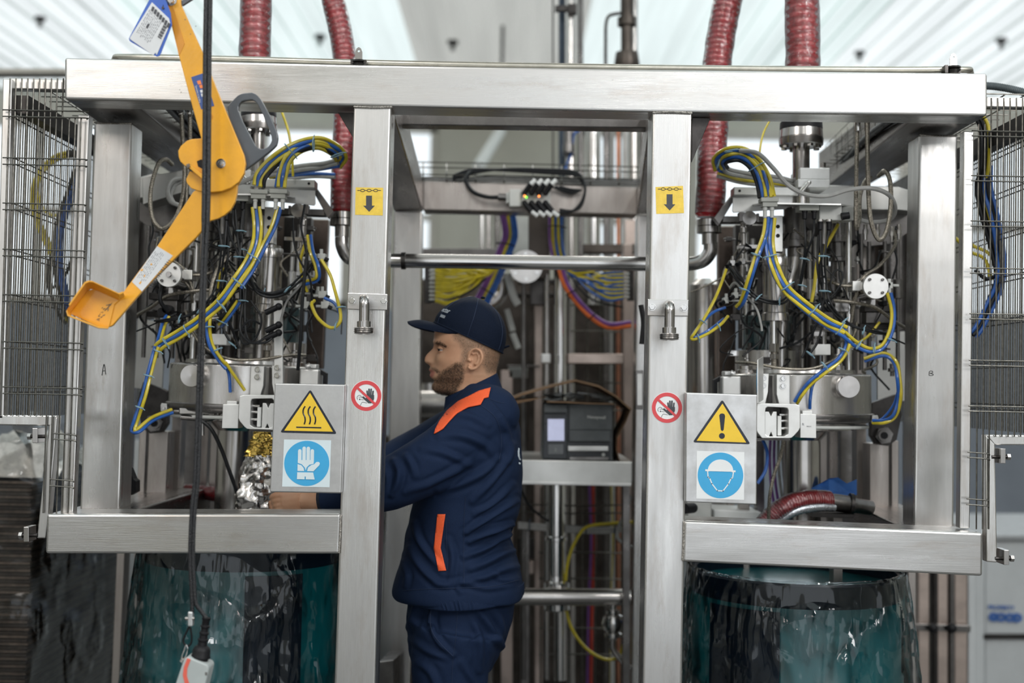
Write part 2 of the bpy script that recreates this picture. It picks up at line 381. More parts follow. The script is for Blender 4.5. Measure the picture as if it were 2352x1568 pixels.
g = G(); hexa(g, [(830, 160), (906, 162), (906, 262), (830, 262)], YF+.09, [(905, 412), (972, 414), (972, 486), (905, 486)], 4.3); obj('cross_beam', g, ST_Y, fr, .004)
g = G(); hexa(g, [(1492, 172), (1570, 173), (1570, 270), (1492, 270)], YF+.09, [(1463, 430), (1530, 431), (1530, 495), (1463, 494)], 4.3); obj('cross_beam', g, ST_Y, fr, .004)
g = G(); g.ppoly([(908, 262), (1494, 271), (1494, 294), (908, 286)], 3.42, .06); obj('inner_rail', g, MIDS, fr, .003)
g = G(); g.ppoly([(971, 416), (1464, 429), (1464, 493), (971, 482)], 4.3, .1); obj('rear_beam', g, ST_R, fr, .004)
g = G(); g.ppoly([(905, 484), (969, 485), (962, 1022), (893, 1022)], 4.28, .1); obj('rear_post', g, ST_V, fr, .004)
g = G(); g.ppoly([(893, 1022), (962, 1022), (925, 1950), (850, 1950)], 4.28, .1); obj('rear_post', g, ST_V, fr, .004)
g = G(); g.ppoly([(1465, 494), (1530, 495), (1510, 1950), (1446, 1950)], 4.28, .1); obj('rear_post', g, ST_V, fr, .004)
g = G(); g.ppoly([(776, 258), (813, 259), (812, 318)], YF+.055, .05); obj('gusset', g, DKS, fr, .001)
g = G(); g.ppoly([(1590, 270), (1632, 271), (1589, 372)], YF+.055, .05); obj('gusset', g, DKS, fr, .001)
# weld seams
WLD = mat('weld_bead', (.55, .52, .48), .4, 1, .4, 200, bump=.8)
for pts, Yd in [([(812, 245), (855, 247), (901, 246)], YF), ([(1499, 259), (1545, 257), (1590, 260)], YF), ([(782, 1182), (781, 1228), (778, 1270)], YF-.002), ([(1571, 1197), (1570, 1245), (1568, 1288)], YF-.002),
                ([(216, 281), (260, 284), (302, 283)], 3.32), ([(2112, 309), (2155, 313), (2199, 311)], 3.32), ([(184, 1170), (230, 1174), (275, 1171)], 3.32), ([(2100, 1217), (2145, 1220), (2190, 1218)], 3.32)]:
    q = catmull([P(x, y, Yd) for x, y in pts], 14); rr = [.0018+.0012*(i % 2) for i in range(len(q))]
    g = G(); g.tube(q, rr, 6); obj('weld', g, WLD, fr)
# letters drawn on the end posts
INK = mat('black_marker_ink', (.03, .03, .03), .6)
def stroke(g, pts, r, Y, dy=.0008, w=1.0):
    q = catmull([P(x, y, Y) for x, y in pts], 5); g.tube(q, S(r, Y), 6, flat=1.0); return g
g = G()
for s_ in [[(234, 862), (239, 836), (243, 860)], [(236, 852), (242, 851)]]: stroke(g, s_, 1.0, 3.3195)
obj('marker_letter_a', g, INK, fr, label='hand-drawn black letter A')
g = G()
for s_ in [[(2134, 862), (2135, 853), (2141, 852), (2142, 856), (2136, 857), (2143, 859), (2142, 862), (2134, 862)]]: stroke(g, s_, .8, 3.3195)
obj('marker_letter_b', g, INK, fr, label='hand-drawn black letter B')
# pipe on top of the beam with lifting-eye clamps
tp = empty('top_pipe', P(1176, 150, 3.12), 'long thin steel pipe lying along the top of the front beam', 'pipe')
g = G(); g.ptube([(262, 142, 3.30), (266, 134, 3.2), (290, 131, 3.14), (500, 135, 3.12), (820, 144, 3.12), (1176, 151, 3.12), (1600, 157, 3.12), (2000, 160, 3.12), (2205, 160, 3.12), (2226, 162, 3.16), (2230, 168, 3.3)], 7.5, 8, 14); obj('pipe', g, mat('dull_pipe_steel', (.50, .48, .42), .32, 1, .2, 20), tp)
def eyeclamp(px, py, lab):
    e = empty('lifting_eye_clamp', P(px, py, 3.1), lab, 'clamp')
    g = G(); g.plathe(px, 3.10, [(py-8, 15), (py-4, 17), (py-2, 14), (py+1, 17), (py+5, 14), (py+8, 12)]); obj('clamp_ring', g, DKS, e)
    g = G(); o = [(px-8, py-5), (px-8, py-28), (px-5, py-36), (px, py-39), (px+5, py-36), (px+8, py-28), (px+8, py-5)]
    pframe_(g, o, [(px+3*math.cos(t), py-30+3*math.sin(t)) for t in [2*math.pi*k/14 for k in range(14)]], 3.098, .004); obj('eye_tab', g, TUR, e)
    g = G(); g.pbox(px-19, py-12, px-12, py+6, 3.09, .03); g.pbox(px+11, py-10, px+17, py+6, 3.09, .03); obj('clamp_jaw', g, DKS, e)
eyeclamp(824, 147, 'steel lifting eye clamp on the top pipe above the left middle post')
eyeclamp(2190, 161, 'steel lifting eye clamp at the right end of the top pipe')
# ================================================================== mesh guards
WIR = mat('guard_wire', (.15, .145, .13), .34, .9, .3, 80)
def guard(name, lab, fxl, posts, hrows, vx, cut, rec, lean, yt):
    """front wires, receding side panel and roof panel; every front wire a part"""
    gd = empty(name, P(fxl, 700, 3.2), lab, 'guard')
    for pp in posts: g = G(); g.ppoly(pp[0], pp[1], pp[2]); obj('frame_tube', g, ST_V, gd, .003)
    for (x, y0, y1) in vx:
        g = G(); g.tube([P(x, y0, 3.085), P(x-lean*(y1-y0), y1, 3.085)], .0019, 6); obj('vertical_wire', g, WIR, gd)
    for (y, xa, xb) in hrows:
        g = G(); g.ptube([(xa, y, 3.08), ((xa+xb)/2, y+2, 3.08), (xb, y+4, 3.08), (xb+3, y+7, 3.082)], 1.6, 3, 6); obj('horizontal_wire', g, WIR, gd)
    x0, ya, yb, n, Y1, Y2, rows = rec
    for i in range(n):
        Y = Y1+(Y2-Y1)*i/(n-1); a = P(x0, ya, Y1); b = P(x0-lean*(yb-ya), yb, Y1)
        g = G(); g.tube([Vector((a.x, Y, a.z)), Vector((b.x, Y, b.z))], .0017, 5); obj('side_wire', g, WIR, gd)
    for y in rows:
        for d in (0, 13):
            a = P(x0-lean*(y-ya), y+d, Y1); g = G(); g.tube([a, Vector((a.x, Y2, a.z))], .0018, 5); obj('side_rail_wire', g, WIR, gd)
    a = P(x0, yt, Y1)
    for k in range(5):
        g = G(); s = 1 if x0 < 1176 else -1; g.tube([a+Vector((s*.05*(k+1), 0, .02)), Vector((a.x+s*.05*(k+1), Y2, a.z+.02))], .0018, 5); obj('roof_wire', g, WIR, gd)
    for k in range(22):
        Y = Y1+(Y2-Y1)*k/21; g = G(); g.tube([Vector((a.x, Y, a.z+.022)), Vector((a.x+s*.30, Y, a.z+.022))], .0018, 5); obj('roof_wire', g, WIR, gd)
    # dark rail at the top of the receding panel
    g = G(); g.box((min(a.x, a.x+s*.035), Y1, a.z-.06), (max(a.x, a.x+s*.035), Y2, a.z-.015)); obj('side_rail', g, DKS, gd)
    return gd
rowsL = [252, 362, 466, 572, 676, 784, 888]
h = []
for y in rowsL:
    xe = 196-(y-250)*.022
    h += [(y, 6, xe), (y+15, 6, xe)]
h += [(995, 122, 172), (1008, 122, 172), (1100, 114, 166), (1115, 114, 166)]
vx = [(24+13.6*k-.5, 180 if 24+13.6*k < 150 else 270, (955 if k < 8 else 1178)) for k in range(13)]
gl = guard('left_mesh_guard', 'welded wire mesh guard with steel tubes beside the left end post', 30,
      [([(6, 180), (28, 181), (8, 962), (-14, 962)], 3.09, .03), ([(178, 262), (205, 263), (168, 1180), (138, 1180)], 3.10, .03),
       ([(6, 178), (150, 182), (150, 207), (6, 204)], 3.10, .03), ([(-60, 952), (132, 954), (122, 978), (-60, 975)], 3.09, .03),
       ([(112, 975), (132, 955), (112, 1180), (104, 1236), (84, 1236)], 3.09, .03)],
      h, vx, None, (34, 232, 962, 84, 3.12, 4.35, [258, 362, 466, 572, 676, 784, 888]), .033, 205)
hr = []
for y in [300, 403, 507, 615, 720, 827, 932]:
    xs_ = 2232-(y-300)*.012; hr += [(y, xs_, 2420), (y+12, xs_, 2420)]
hr += [(1038, 2222, 2270), (1050, 2222, 2270), (1145, 2220, 2268), (1158, 2220, 2268)]
vr = [(2248+14.4*k, 225 if k > 1 else 285, (1215 if k < 3 else 1003)) for k in range(12)]
gr = guard('right_mesh_guard', 'welded wire mesh guard with steel tubes beside the right end post', 2330,
      [([(2214, 300), (2238, 302), (2228, 1213), (2204, 1213)], 3.10, .03), ([(2266, 222), (2440, 226), (2440, 248), (2266, 246)], 3.10, .03),
       ([(2264, 998), (2440, 1000), (2440, 1022), (2284, 1022)], 3.09, .03), ([(2264, 998), (2286, 1020), (2291, 1292), (2266, 1290)], 3.09, .03)],
      hr, vr, None, (2400, 262, 998, 84, 3.12, 4.35, [300, 403, 507, 615, 720, 827, 932]), .006, 238)
g = G(); g.ptube([(2240, 285, 3.16), (2300, 205, 3.2), (2352, 215, 3.2)], 1, 2); 
HOSEG = mat('grey_corrugated_conduit', (.09, .11, .12), .4, 0, .2, 30)
q = catmull([P(2235, 196, 3.3), P(2290, 199, 3.3), P(2352, 212, 3.3), P(2420, 236, 3.3)], 30); g = G(); g.tube(q, [.009+.0018*(i % 2) for i in range(len(q))], 10)
obj('corrugated_conduit', g, HOSEG, label='dark grey corrugated conduit arching over the right mesh guard', cat='conduit')
g = G(); g.pbox(-200, 157, 150, 167, 6.0, .1); g.box((P(-150, 160, 6).x, 6.0, 0), (P(-150, 160, 6).x+.1, 6.1, P(-150, 160, 6).z)); obj('rear_rail', g, FRM, label='thin dull rail crossing behind the left mesh guard top', cat='rail')
for i, (px, py, s_, lab) in enumerate([(80, 1000, -1, 'small steel stop block with bolt on the left guard, under its cut-out corner'), (60, 1227, -1, 'small steel stop block with bolt below the left guard foot'),
                             (2304, 1047, 1, 'small steel stop block with bolt on the right guard, under its cut-out corner'), (2312, 1280, 1, 'small steel stop block with bolt at the right guard foot')]):
    e = empty('stop_block', P(px, py, 3.1), lab, 'bracket')
    g = G(); g.pbox(px-6, py-17, px+6, py+17, 3.07, .05); obj('block', g, TUR, e, .001)
    g = G(); g.cyl(P(px+s_*16, py+2, 3.09), P(px-s_*26, py+2, 3.09), .0045, 10); obj('bolt_shank', g, DKS, e)
    g = G(); c = P(px+s_*8, py+2, 3.09); g.lathe(c, XAX*s_, [(0, .0085), (.008, .0085)], 6, sm=False); obj('bolt_head', g, TUR, e)
# ================================================================== warning boards and stickers
SIGN = steel('sign_plate_steel', (.66, .66, .66), .38, 'y', (.55, .55, .54), 0)
WBK = mat('warning_black', (.012, .016, .030), .3, 0, .3, 40); WYL = mat('warning_yellow', (.80, .53, .035), .4, 0, .06, 20)
WBL = mat('mandatory_blue', (.045, .36, .66), .4, 0, .06, 10); WWH = mat('sticker_white', (.62, .72, .76), .4, 0, .05, 10); WWH2 = mat('sticker_white_plain', (.74, .76, .77), .4, 0, .05, 10)
RED = mat('prohibition_red', (.62, .06, .07), .4, 0, .06, 10); CHY = mat('chain_sticker_yellow', (.80, .56, .07), .35, 0, .12, 60, bump=.4); DGR = mat('print_dark_grey', (.045, .05, .06), .45)
def board(name, q, lab):
    YB = 3.018
    g = G(); g.ppoly(q, YB, .03)
    e = empty(name, P(q[3][0], q[3][1], YB+.015), lab, 'sign'); obj('board', g, SIGN, e, .003, seg=3); return e, YB
b1, YB = board('warning_board', [(631, 879.5), (792.5, 883), (783.5, 1132.7), (619.5, 1130)], 'steel sign board with hot surface triangle and blue glove symbol')
def tri(e, a, b, c, ia, ib, ic):
    def rnd(p, q, r_, s=5):
        p, q, r_ = Vector((*p, 0)), Vector((*q, 0)), Vector((*r_, 0)); u = (p-q).normalized()*s; v = (r_-q).normalized()*s
        return [tuple((q+u)[:2]), tuple((q+u*.3+v*.3)[:2]), tuple((q+v)[:2])]
    o = rnd(c, a, b)+rnd(a, b, c)+rnd(b, c, a)
    g = G(); g.ppoly(o, YB-.0010, .001); t = obj('warning_triangle', g, WBK, e)
    g = G(); g.ppoly([ia, ib, ic], YB-.0014, .0006); obj('yellow_field', g, WYL, t); return t
t1 = tri(b1, (712.7, 893.6), (774, 996.6), (643, 993), (712, 902), (764.7, 991), (652.7, 988.5))
for k in range(3):
    g = G(); x = 700.8+11.9*k
    w_ = [(x, 932.6+k*.3), (x-4, 940), (x-4.2, 949), (x-.5, 957), (x+.2, 966), (x-2, 974)]
    g.tube(catmull([P(a, b, YB-.0016) for a, b in w_], 5), S(1.7, YB), 6, flat=1); obj('heat_wave', g, WBK, t1)
g = G(); g.ppoly([(680.3, 979.2), (738, 980.6), (738, 983.6), (680.3, 982.2)], YB-.0018, .0006); obj('surface_line', g, WBK, t1)
g = G(); g.ppoly([(652.5, 1009), (760.4, 1011), (757, 1118.6), (648, 1117)], YB-.0010, .001); s1 = obj('glove_sticker', g, WWH, b1)
g = G(); g.pdisc(704.5, 1063.8, YB-.0014, 51.6, .0006, 56); obj('blue_disc', g, WBL, s1)
def c5(x, y): return (600+x/4.613, 860+y/4.613)
def capsule(g, x0, y0, x1, y1, r, Y, dy, cv, rpx):
    a = Vector((*cv(x0, y0), 0)); b = Vector((*cv(x1, y1), 0)); d = (b-a).normalized(); n = Vector((-d.y, d.x, 0)); o = []
    for k in range(9): t = math.pi*k/8; o.append(a+n*rpx*math.cos(t)-d*rpx*math.sin(t))
    for k in range(9): t = math.pi*k/8; o.append(b-n*rpx*math.cos(t)+d*rpx*math.sin(t))
    g.ppoly([(p.x, p.y) for p in o], Y, dy)
g = G(); Yg = YB-.0020
for x, y in ((409, 808), (455, 781), (499, 782), (541, 808)): capsule(g, x, y, x-2, 920, 0, Yg, .0006, c5, 4.0)
g.ppoly([c5(*p) for p in [(387, 905), (556, 905), (555, 945), (510, 955), (480, 985), (471, 1018), (462, 985), (430, 950), (387, 935)]], Yg-.0002*1, .0004)
g.ppoly([c5(*p) for p in [(385, 948), (425, 960), (450, 990), (455, 1022), (384, 1020)]], Yg-.0002*2, .0004)
g.ppoly([c5(*p) for p in [(486, 1022), (495, 985), (530, 958), (560, 950), (585, 925), (610, 925), (622, 940), (615, 960), (553, 1024)]], Yg-.0002*3, .0004)
g.ppoly([c5(*p) for p in [(381, 1034), (550, 1037), (566, 1111), (472, 1109), (472, 1080), (460, 1079), (460, 1109), (378, 1107)]], Yg-.0002*4, .0004)
obj('glove_symbol', g, WWH, s1)
b2, YB = board('warning_board', [(1575.6, 901), (1739.8, 906), (1738, 1159), (1574, 1153)], 'steel sign board with exclamation triangle and blue hard hat symbol')
def c6(x, y): return (1480+x/3.014, 660+y/3.014)
t2 = tri(b2, (1659, 917), (1723.9, 1020), (1591, 1015.7), (1659.5, 926.4), (1714, 1016), (1600, 1011.7))
g = G(); g.ppoly([c6(*p) for p in [(519, 885), (526, 874), (540, 871), (554, 876), (559, 890), (549, 985), (540, 994), (530, 985)]], YB-.0020, .0006); obj('exclamation_bar', g, WBK, t2)
g = G(); g.pdisc(*c6(537, 1027), YB-.0020, 6.7, .0006, 20); obj('exclamation_dot', g, WBK, t2)
g = G(); g.ppoly([(1600.4, 1035), (1709.6, 1038), (1709, 1147.7), (1599.4, 1144.4)], YB-.0010, .001); s2 = obj('hard_hat_sticker', g, WWH2, b2)
g = G(); g.pdisc(*c6(527, 1300), YB-.0014, 52.2, .0006, 56); obj('blue_disc', g, WBL, s2)
g = G(); dome = [c6(527+88*math.cos(a), 1268-78*math.sin(a)) for a in [math.pi*k/16 for k in range(17)]]
g.ppoly(dome, YB-.0020, .0006); g.ppoly([c6(*p) for p in [(422, 1258), (632, 1266), (631, 1278), (605, 1279), (605, 1275), (450, 1271), (444, 1273), (421, 1270)]], YB-.0022, .0006)
fo = [(438, 1272), (441, 1312), (452, 1318), (468, 1358), (505, 1406), (545, 1408), (582, 1360), (600, 1322), (611, 1316), (617, 1276)]
for a, b in zip(fo[:-1], fo[1:]): capsule(g, *a, *b, 0, YB-.0020, .0006, c6, 1.2)
obj('hard_hat_symbol', g, WWH2, s2)
# stickers on the posts
def chain_sticker(q, lab):
    Yk = YF+.0018; cx = sum(p[0] for p in q)/4; cy = sum(p[1] for p in q)/4
    g = G(); g.ppoly(q, Yk, .0012); e = obj('chain_sticker', g, CHY, label=lab, cat='sticker', group=None)
    g = G(); X = lambda x, y: (cx+x, cy+y)
    g.ppoly([X(*p) for p in [(-7, -13), (6.5, -13), (6.5, 10), (13, 10), (0, 24), (-13.5, 10), (-7, 10)]], Yk-.0005, .0005); obj('down_arrow', g, DGR, e)
    g = G(); n = 7
    for i, xx in enumerate([-15, -0, 15]):
        loop = [P(*X(xx+4.2*math.cos(t)*1.15, -25+2.8*math.sin(t)), Yk-.0004) for t in [2*math.pi*k/14 for k in range(14)]]
        g.tube(loop, S(.7, Yk), 5, True)
    for xx in (-24, -7.5, 7.5, 24):
        a, b = (-3.2, 3.2) if abs(xx) < 20 else ((-3, 3)); stroke(g, [X(xx+a, -25), X(xx+b, -25)], .7, Yk-.0004)
    obj('chain_symbol', g, DGR, e)
chain_sticker([(817, 430), (880, 431), (879, 494.6), (815.5, 493)], 'yellow chain and arrow sticker on the left middle post')
chain_sticker([(1505.7, 429.3), (1568.8, 426.6), (1571, 489), (1507.5, 491)], 'yellow chain and arrow sticker on the right middle post')
def prohib(cx, cy, lab):
    Yk = YF+.0018; g = G(); g.pdisc(cx, cy, Yk, 35.8, .0012, 60); e = obj('no_entry_sticker', g, WWH2, label=lab, cat='sticker')
    g = G(); capsule(g, 0, 0, 0, 0, 0, Yk, 0, lambda x, y: (cx, cy), .01) if False else None
    hp = lambda x, y: (cx+(x-1112)/4.613, cy+(y-224)/4.613)
    for x, y, x2, y2, r in ((1122, 175, 1128, 225, 1.75), (1143, 155, 1143, 215, 1.8), (1165, 155, 1161, 215, 1.8), (1186, 177, 1180, 225, 1.75), (1080, 240, 1120, 275, 2.2)):
        capsule(g, x, y, x2, y2, 0, Yk-.0006, .0005, hp, r)
    g.ppoly([hp(*p) for p in [(1112, 215), (1196, 215), (1196, 255), (1185, 285), (1165, 303), (1135, 303), (1118, 285), (1098, 262), (1085, 245), (1110, 250)]], Yk-.0007, .0005); obj('raised_hand', g, DGR, e)
    g = G()
    fc = [hp(1040+24*math.cos(t), 245+26*math.sin(t)) for t in [math.pi*(.75+.16*k) for k in range(9)]]
    stroke(g, fc, .45, Yk-.0004); stroke(g, [hp(1035, 240), hp(1058, 238)], .4, Yk-.0004); stroke(g, [hp(1055, 262), hp(1085, 268)], .4, Yk-.0004); stroke(g, [hp(1050, 328), hp(1072, 292), hp(1120, 300)], .45, Yk-.0004)
    g.pdisc(*hp(1044, 262), Yk-.0005, 1.6, .0004, 10); obj('shouting_head', g, DGR, e)
    g = G(); g.ring(cx, cy, Yk-.0008, 26.3, 34.7, .0006, 60); capsule(g, 1027, 146, 1200, 307, 0, Yk-.0012, .0005, hp, 2.7); obj('red_ring', g, RED, e)
prohib(841, 908.6, 'round red no-entry hand sticker on the left middle post'); prohib(1532, 936, 'round red no-entry hand sticker on the right middle post')
# spray nozzles with bracket plates
def nozzle(q, bolts, x, y, lab):
    e = empty('rinse_outlet', P(x, y, 3.04), lab, 'pipe')
    g = G(); g.ppoly(q, YF-.005, .006); obj('bracket_plate', g, ST_H, e, .0015)
    for bx, by in bolts:
        g = G(); g.pdisc(bx, by, YF-.007, 9, .003, 20); c = P(bx, by, YF-.014); g.prism([c+Vector((math.cos(a), 0, math.sin(a)))*S(7.6, YF) for a in [math.pi/3*k for k in range(6)]], (0, .008, 0)); obj('hex_bolt', g, POL, e, .001)
    r = 12; D = 2.985
    g = G(); g.ptube([(x-1, y-2, YF), (x-1, y-3, 3.02), (x-.5, y-1, 2.995), (x, y+7, D), (x, y+20, D), (x-.5, y+50, D)], r, 6, 18); obj('elbow_pipe', g, TUR, e)
    g = G(); g.plathe(x-1, D, [(y+48, 13), (y+49, 16), (y+62, 16), (y+62, 20), (y+64, 24), (y+66, 21), (y+68, 24), (y+70, 21), (y+72, 24), (y+74, 21), (y+76, 23.5), (y+78, 19), (y+78, 15), (y+70, 14)], 28); obj('threaded_end', g, TUR, e)
nozzle([(798, 672), (890, 675), (889, 712), (797, 710)], [(808, 690), (881, 691)], 837, 689, 'bent steel outlet pipe bolted to the left middle post')
nozzle([(1488, 686.5), (1582, 688.5), (1580.5, 726), (1487, 724.7)], [(1498, 704.5), (1571.5, 706.5)], 1538, 703, 'bent steel outlet pipe bolted to the right middle post')
# ================================================================== yellow lifting tool hanging in front
YT = 2.72
YP = mat('orange_yellow_paint', (.78, .37, .022), .30, 0, .10, 14, coat=.5, bump=.15, bscale=150)
CHIP = mat('chipped_bare_metal', (.20, .17, .14), .5, .6, .4, 80); HGR = mat('grey_handle_paint', (.085, .095, .11), .33, .2, .15, 20, coat=.2)
tl = empty('lifting_tool', P(505, 375, YT), 'orange-yellow hinged lifting tool with grey loop handle hanging before the left bay', 'lifting tool')
g = G(); g.ppoly([(378, -60), (412, -60), (416, 11), (464, 118), (496, 200), (561, 357), (564, 376), (560, 398), (548, 418), (530, 431), (508, 439), (486, 441), (466, 438), (466, 332), (443, 250), (411, 129), (384, 14)], YT, .012); obj('upper_arm', g, YP, tl, .0015)
g = G(); g.ppoly([(411, 129), (384, 14), (378, -60), (392, -60), (397, 14), (424, 100)], YT-.001, .002); obj('fold_strip', g, mat('fold_orange', (.66, .27, .02), .4, 0, .1, 20), tl)
g = G(); g.ppoly([(470, 316), (457, 318), (440, 319), (429, 323), (415, 335), (409, 346), (410, 360), (414, 371), (424, 380), (435, 386), (452, 398), (470, 412), (500, 380)], YT+.014, .02); obj('upper_jaw', g, YP, tl, .0015)
g = G(); g.ppoly([(452, 370), (462, 366), (474, 372), (476, 384), (466, 388), (455, 382)], YT+.0125, .002); obj('jaw_hole_shade', g, BLK, tl)  # black patch stands in for the shade inside the hole
g = G(); g.prism([P(430, 382, YT-.004), P(436, 377, YT-.004), P(474, 408, YT-.004), P(470, 416, YT-.004)], (0, .03, 0)); obj('latch_bar', g, YP, tl, .001)
g = G(); g.prism([P(427, 378, YT-.006), P(434, 375, YT-.006), P(437, 383, YT-.006), P(430, 386, YT-.006)], (0, .03, 0)); obj('latch_pin', g, CHIP, tl)
g = G(); g.ppoly([(436, 393), (427, 412), (429, 420), (439, 432), (455, 438), (475, 442), (492, 441), (520, 400), (480, 400)], YT+.013, .01); obj('lower_jaw', g, YP, tl, .0012)
g = G(); g.ppoly([(443, 441), (361, 565), (282, 672), (262, 690), (240, 745), (250, 751), (258, 747), (329, 665), (450, 545), (482, 507), (500, 502), (515, 494), (529, 482), (539, 464), (544, 443), (545, 425), (562, 396), (520, 380), (470, 420)], YT+.016, .012); obj('lower_arm', g, YP, tl, .0015)
# scoop: base plate with two raised walls
base = [(160, 720), (200, 668), (216, 663), (274, 689), (262, 700), (250, 751), (229, 751)]
g = G(); g.ppoly(base, YT+.012, .008); obj('scoop_plate', g, YP, tl, .0012)
rim = [(250, 751), (229, 750), (157, 722), (154, 711), (160, 702), (196, 651), (205, 647), (214, 648), (275, 676), (284, 672)]
bas = [(250, 753), (229, 752), (165, 726), (163, 718), (170, 708), (201, 669), (208, 664), (216, 664), (273, 690), (286, 680)]
g = G()
for i in range(len(rim)-1):
    a, b = P(*rim[i], YT-.03), P(*rim[i+1], YT-.03); c, d = P(*bas[i+1], YT+.014), P(*bas[i], YT+.014)
    o = Vector((-.002, 0, .003)) if i > 3 else Vector((-.002, 0, -.003))
    g.add([a, b, c, d, a+o, b+o, c+o, d+o], [(0, 1, 2, 3), (7, 6, 5, 4), (0, 4, 5, 1), (1, 5, 6, 2), (2, 6, 7, 3), (3, 7, 4, 0)])
obj('scoop_wall', g, YP, tl)
rnd = random.Random(3); g = G()
for i in range(34):
    t = rnd.random(); cx = 222+t*34+rnd.gauss(0, 3.5); cy = 735-t*42+rnd.gauss(0, 3); a = rnd.uniform(.4, 1.2); L = rnd.uniform(1, 4)
    p = P(cx, cy, YT+.0112); u = Vector((math.cos(a), 0, math.sin(a)))*S(L, YT); v = Vector((-math.sin(a), 0, math.cos(a)))*S(rnd.uniform(.4, 1.3), YT)
    g.prism([p-u, p-v, p+u, p+v], (0, .0006, 0))
obj('paint_chips', g, CHIP, tl, kind='stuff')
g = G()
for i in range(26):
    cx, cy = [(157+rnd.random()*40, 705-rnd.random()*50), (329-rnd.random()*70, 668+rnd.random()*78)][i % 2]
for k in range(18):
    t = k/18+rnd.random()*.04; a = (564-t*60, 385+t*50)
for (cx, cy) in [(468, 78), (480, 60), (443, 206), (446, 212), (455, 45), (500, 236), (503, 243), (507, 250), (421, 40), (497, 84)]:
    p = P(cx-30, cy, YT-.0004); g.prism([p+Vector((math.cos(a), 0, math.sin(a)))*S(rnd.uniform(.7, 2.0), YT) for a in [0, 1.2, 2.4, 3.6, 5]], (0, .0006, 0))
obj('paint_nicks', g, CHIP, tl, kind='stuff')
g = G(); pframe(g, [(521, 246), (527, 238), (536, 229), (546, 219), (557, 214), (579, 212), (590, 217), (600, 229), (621, 268), (637, 307), (638, 320), (634, 334), (621, 346), (589, 371), (561, 391), (557, 357), (529, 286)],
       [(546, 250), (548, 240), (555, 232), (571, 229), (582, 229), (590, 236), (604, 264), (623, 311), (624, 322), (620, 332), (609, 341), (596, 342), (587, 336), (579, 321), (557, 279)], YT+.018, .014)
obj('loop_handle', g, HGR, tl, .0015)
for x, y, r in ((507, 375, 11), (393, 0, 13)):
    g = G(); g.pdisc(x, y, YT-.003, r, .003, 28); obj('washer', g, POL, tl, .0005)
    g = G(); g.phex(x, y, YT-.010, r*.7, .007); g.pdisc(x, y, YT-.016, r*.42, .008, 16); obj('hex_nut', g, POL, tl, .0006)
g = G(); g.pdisc(481, 268, YT-.0012, 7.5, .0012, 24); obj('rivet', g, mat('orange_rivet', (.62, .27, .03), .35, .3, .2, 20), tl)
g = G(); g.prism([P(413, 4, YT+.005), P(440, -12, YT+.005), P(446, -6, YT+.005), P(418, 12, YT+.005)], (0, .01, 0)); obj('link_bar', g, HGR, tl)
LBW = mat('worn_white_label', (.62, .64, .66), .35, 0, .1, 8, coat=.3); LBB = mat('label_blue', (.03, .08, .28), .35, 0, .1, 8, coat=.4)
g = G(); g.ppoly([(361, 565), (397, 587), (326, 669), (303, 647)], YT+.0153, .0008); lb = obj('type_label', g, LBW, tl, label='worn white type label with barcode')
def lines(parent, o, u, v, n, rows, Y, mt, name='print_lines'):
    """short dark print runs in rows: o origin, u along the rows, v across, all in photo pixels"""
    g = G(); rn = random.Random(5)
    for r in range(rows):
        p = rn.random()*.1
        while p < .9:
            L = rn.uniform(.02, .10); a = (o[0]+u[0]*p+v[0]*r/rows, o[1]+u[1]*p+v[1]*r/rows); b = (a[0]+u[0]*L, a[1]+u[1]*L)
            th = .28/rows; g.ppoly([a, b, (b[0]+v[0]*th, b[1]+v[1]*th), (a[0]+v[0]*th, a[1]+v[1]*th)], Y, .0004); p += L+rn.uniform(.015, .05)
    obj(name, g, mt, parent, kind='stuff')
GPR = mat('grey_print', (.25, .26, .28), .5)
lines(lb, (360, 572), (-50, 72), (20, 12), 5, 6, YT+.0149, GPR)
g = G()
for k in range(15):
    a = (386-k*3.1, 596+k*4.2); w1 = 1.0+(k*7 % 3)*.7; g.ppoly([a, (a[0]+7, a[1]+4), (a[0]+7-w1*.6, a[1]+4+w1*.8), (a[0]-w1*.6, a[1]+w1*.8)], YT+.0149, .0004)
obj('barcode', g, DGR, lb)
g = G()
for q in ([(322, 622), (325, 618), (330, 617), (327, 622)], [(330, 634), (332, 630), (334, 632), (331, 637)], [(319, 650), (324, 645), (325, 648), (321, 653)], [(345, 607), (348, 604), (350, 607), (347, 609)]): g.ppoly(q, YT+.0146, .0004)
obj('label_tears', g, YP, lb)
g = G(); g.ppoly([(439, 177), (464, 169), (469, 167), (492, 243), (462, 251)], YT-.0008, .0008); lb2 = obj('maker_label', g, LBB, tl, label='dark blue label with small lettering')
ORP = mat('print_orange', (.85, .22, .05), .4); WHT = mat('print_white', (.75, .76, .78), .4)
g = G(); g.ppoly([(452, 186), (460, 184), (463, 193), (455, 194)], YT-.0013, .0004); g.ppoly([(457, 196), (464, 194), (466, 202), (460, 203)], YT-.0013, .0004); obj('logo_blocks', g, ORP, lb2)
g = G(); g.ppoly([(459, 207), (465, 206), (466, 212), (461, 213)], YT-.0013, .0004); g.ppoly([(461, 215), (467, 214), (468, 221), (463, 222)], YT-.0013, .0004); obj('logo_letters', g, WHT, lb2)
text('Specialists in handling', 455, 216, YT-.0012, 4.2, WHT, lb2, ang=math.radians(73), name='lettering', sx=.8)
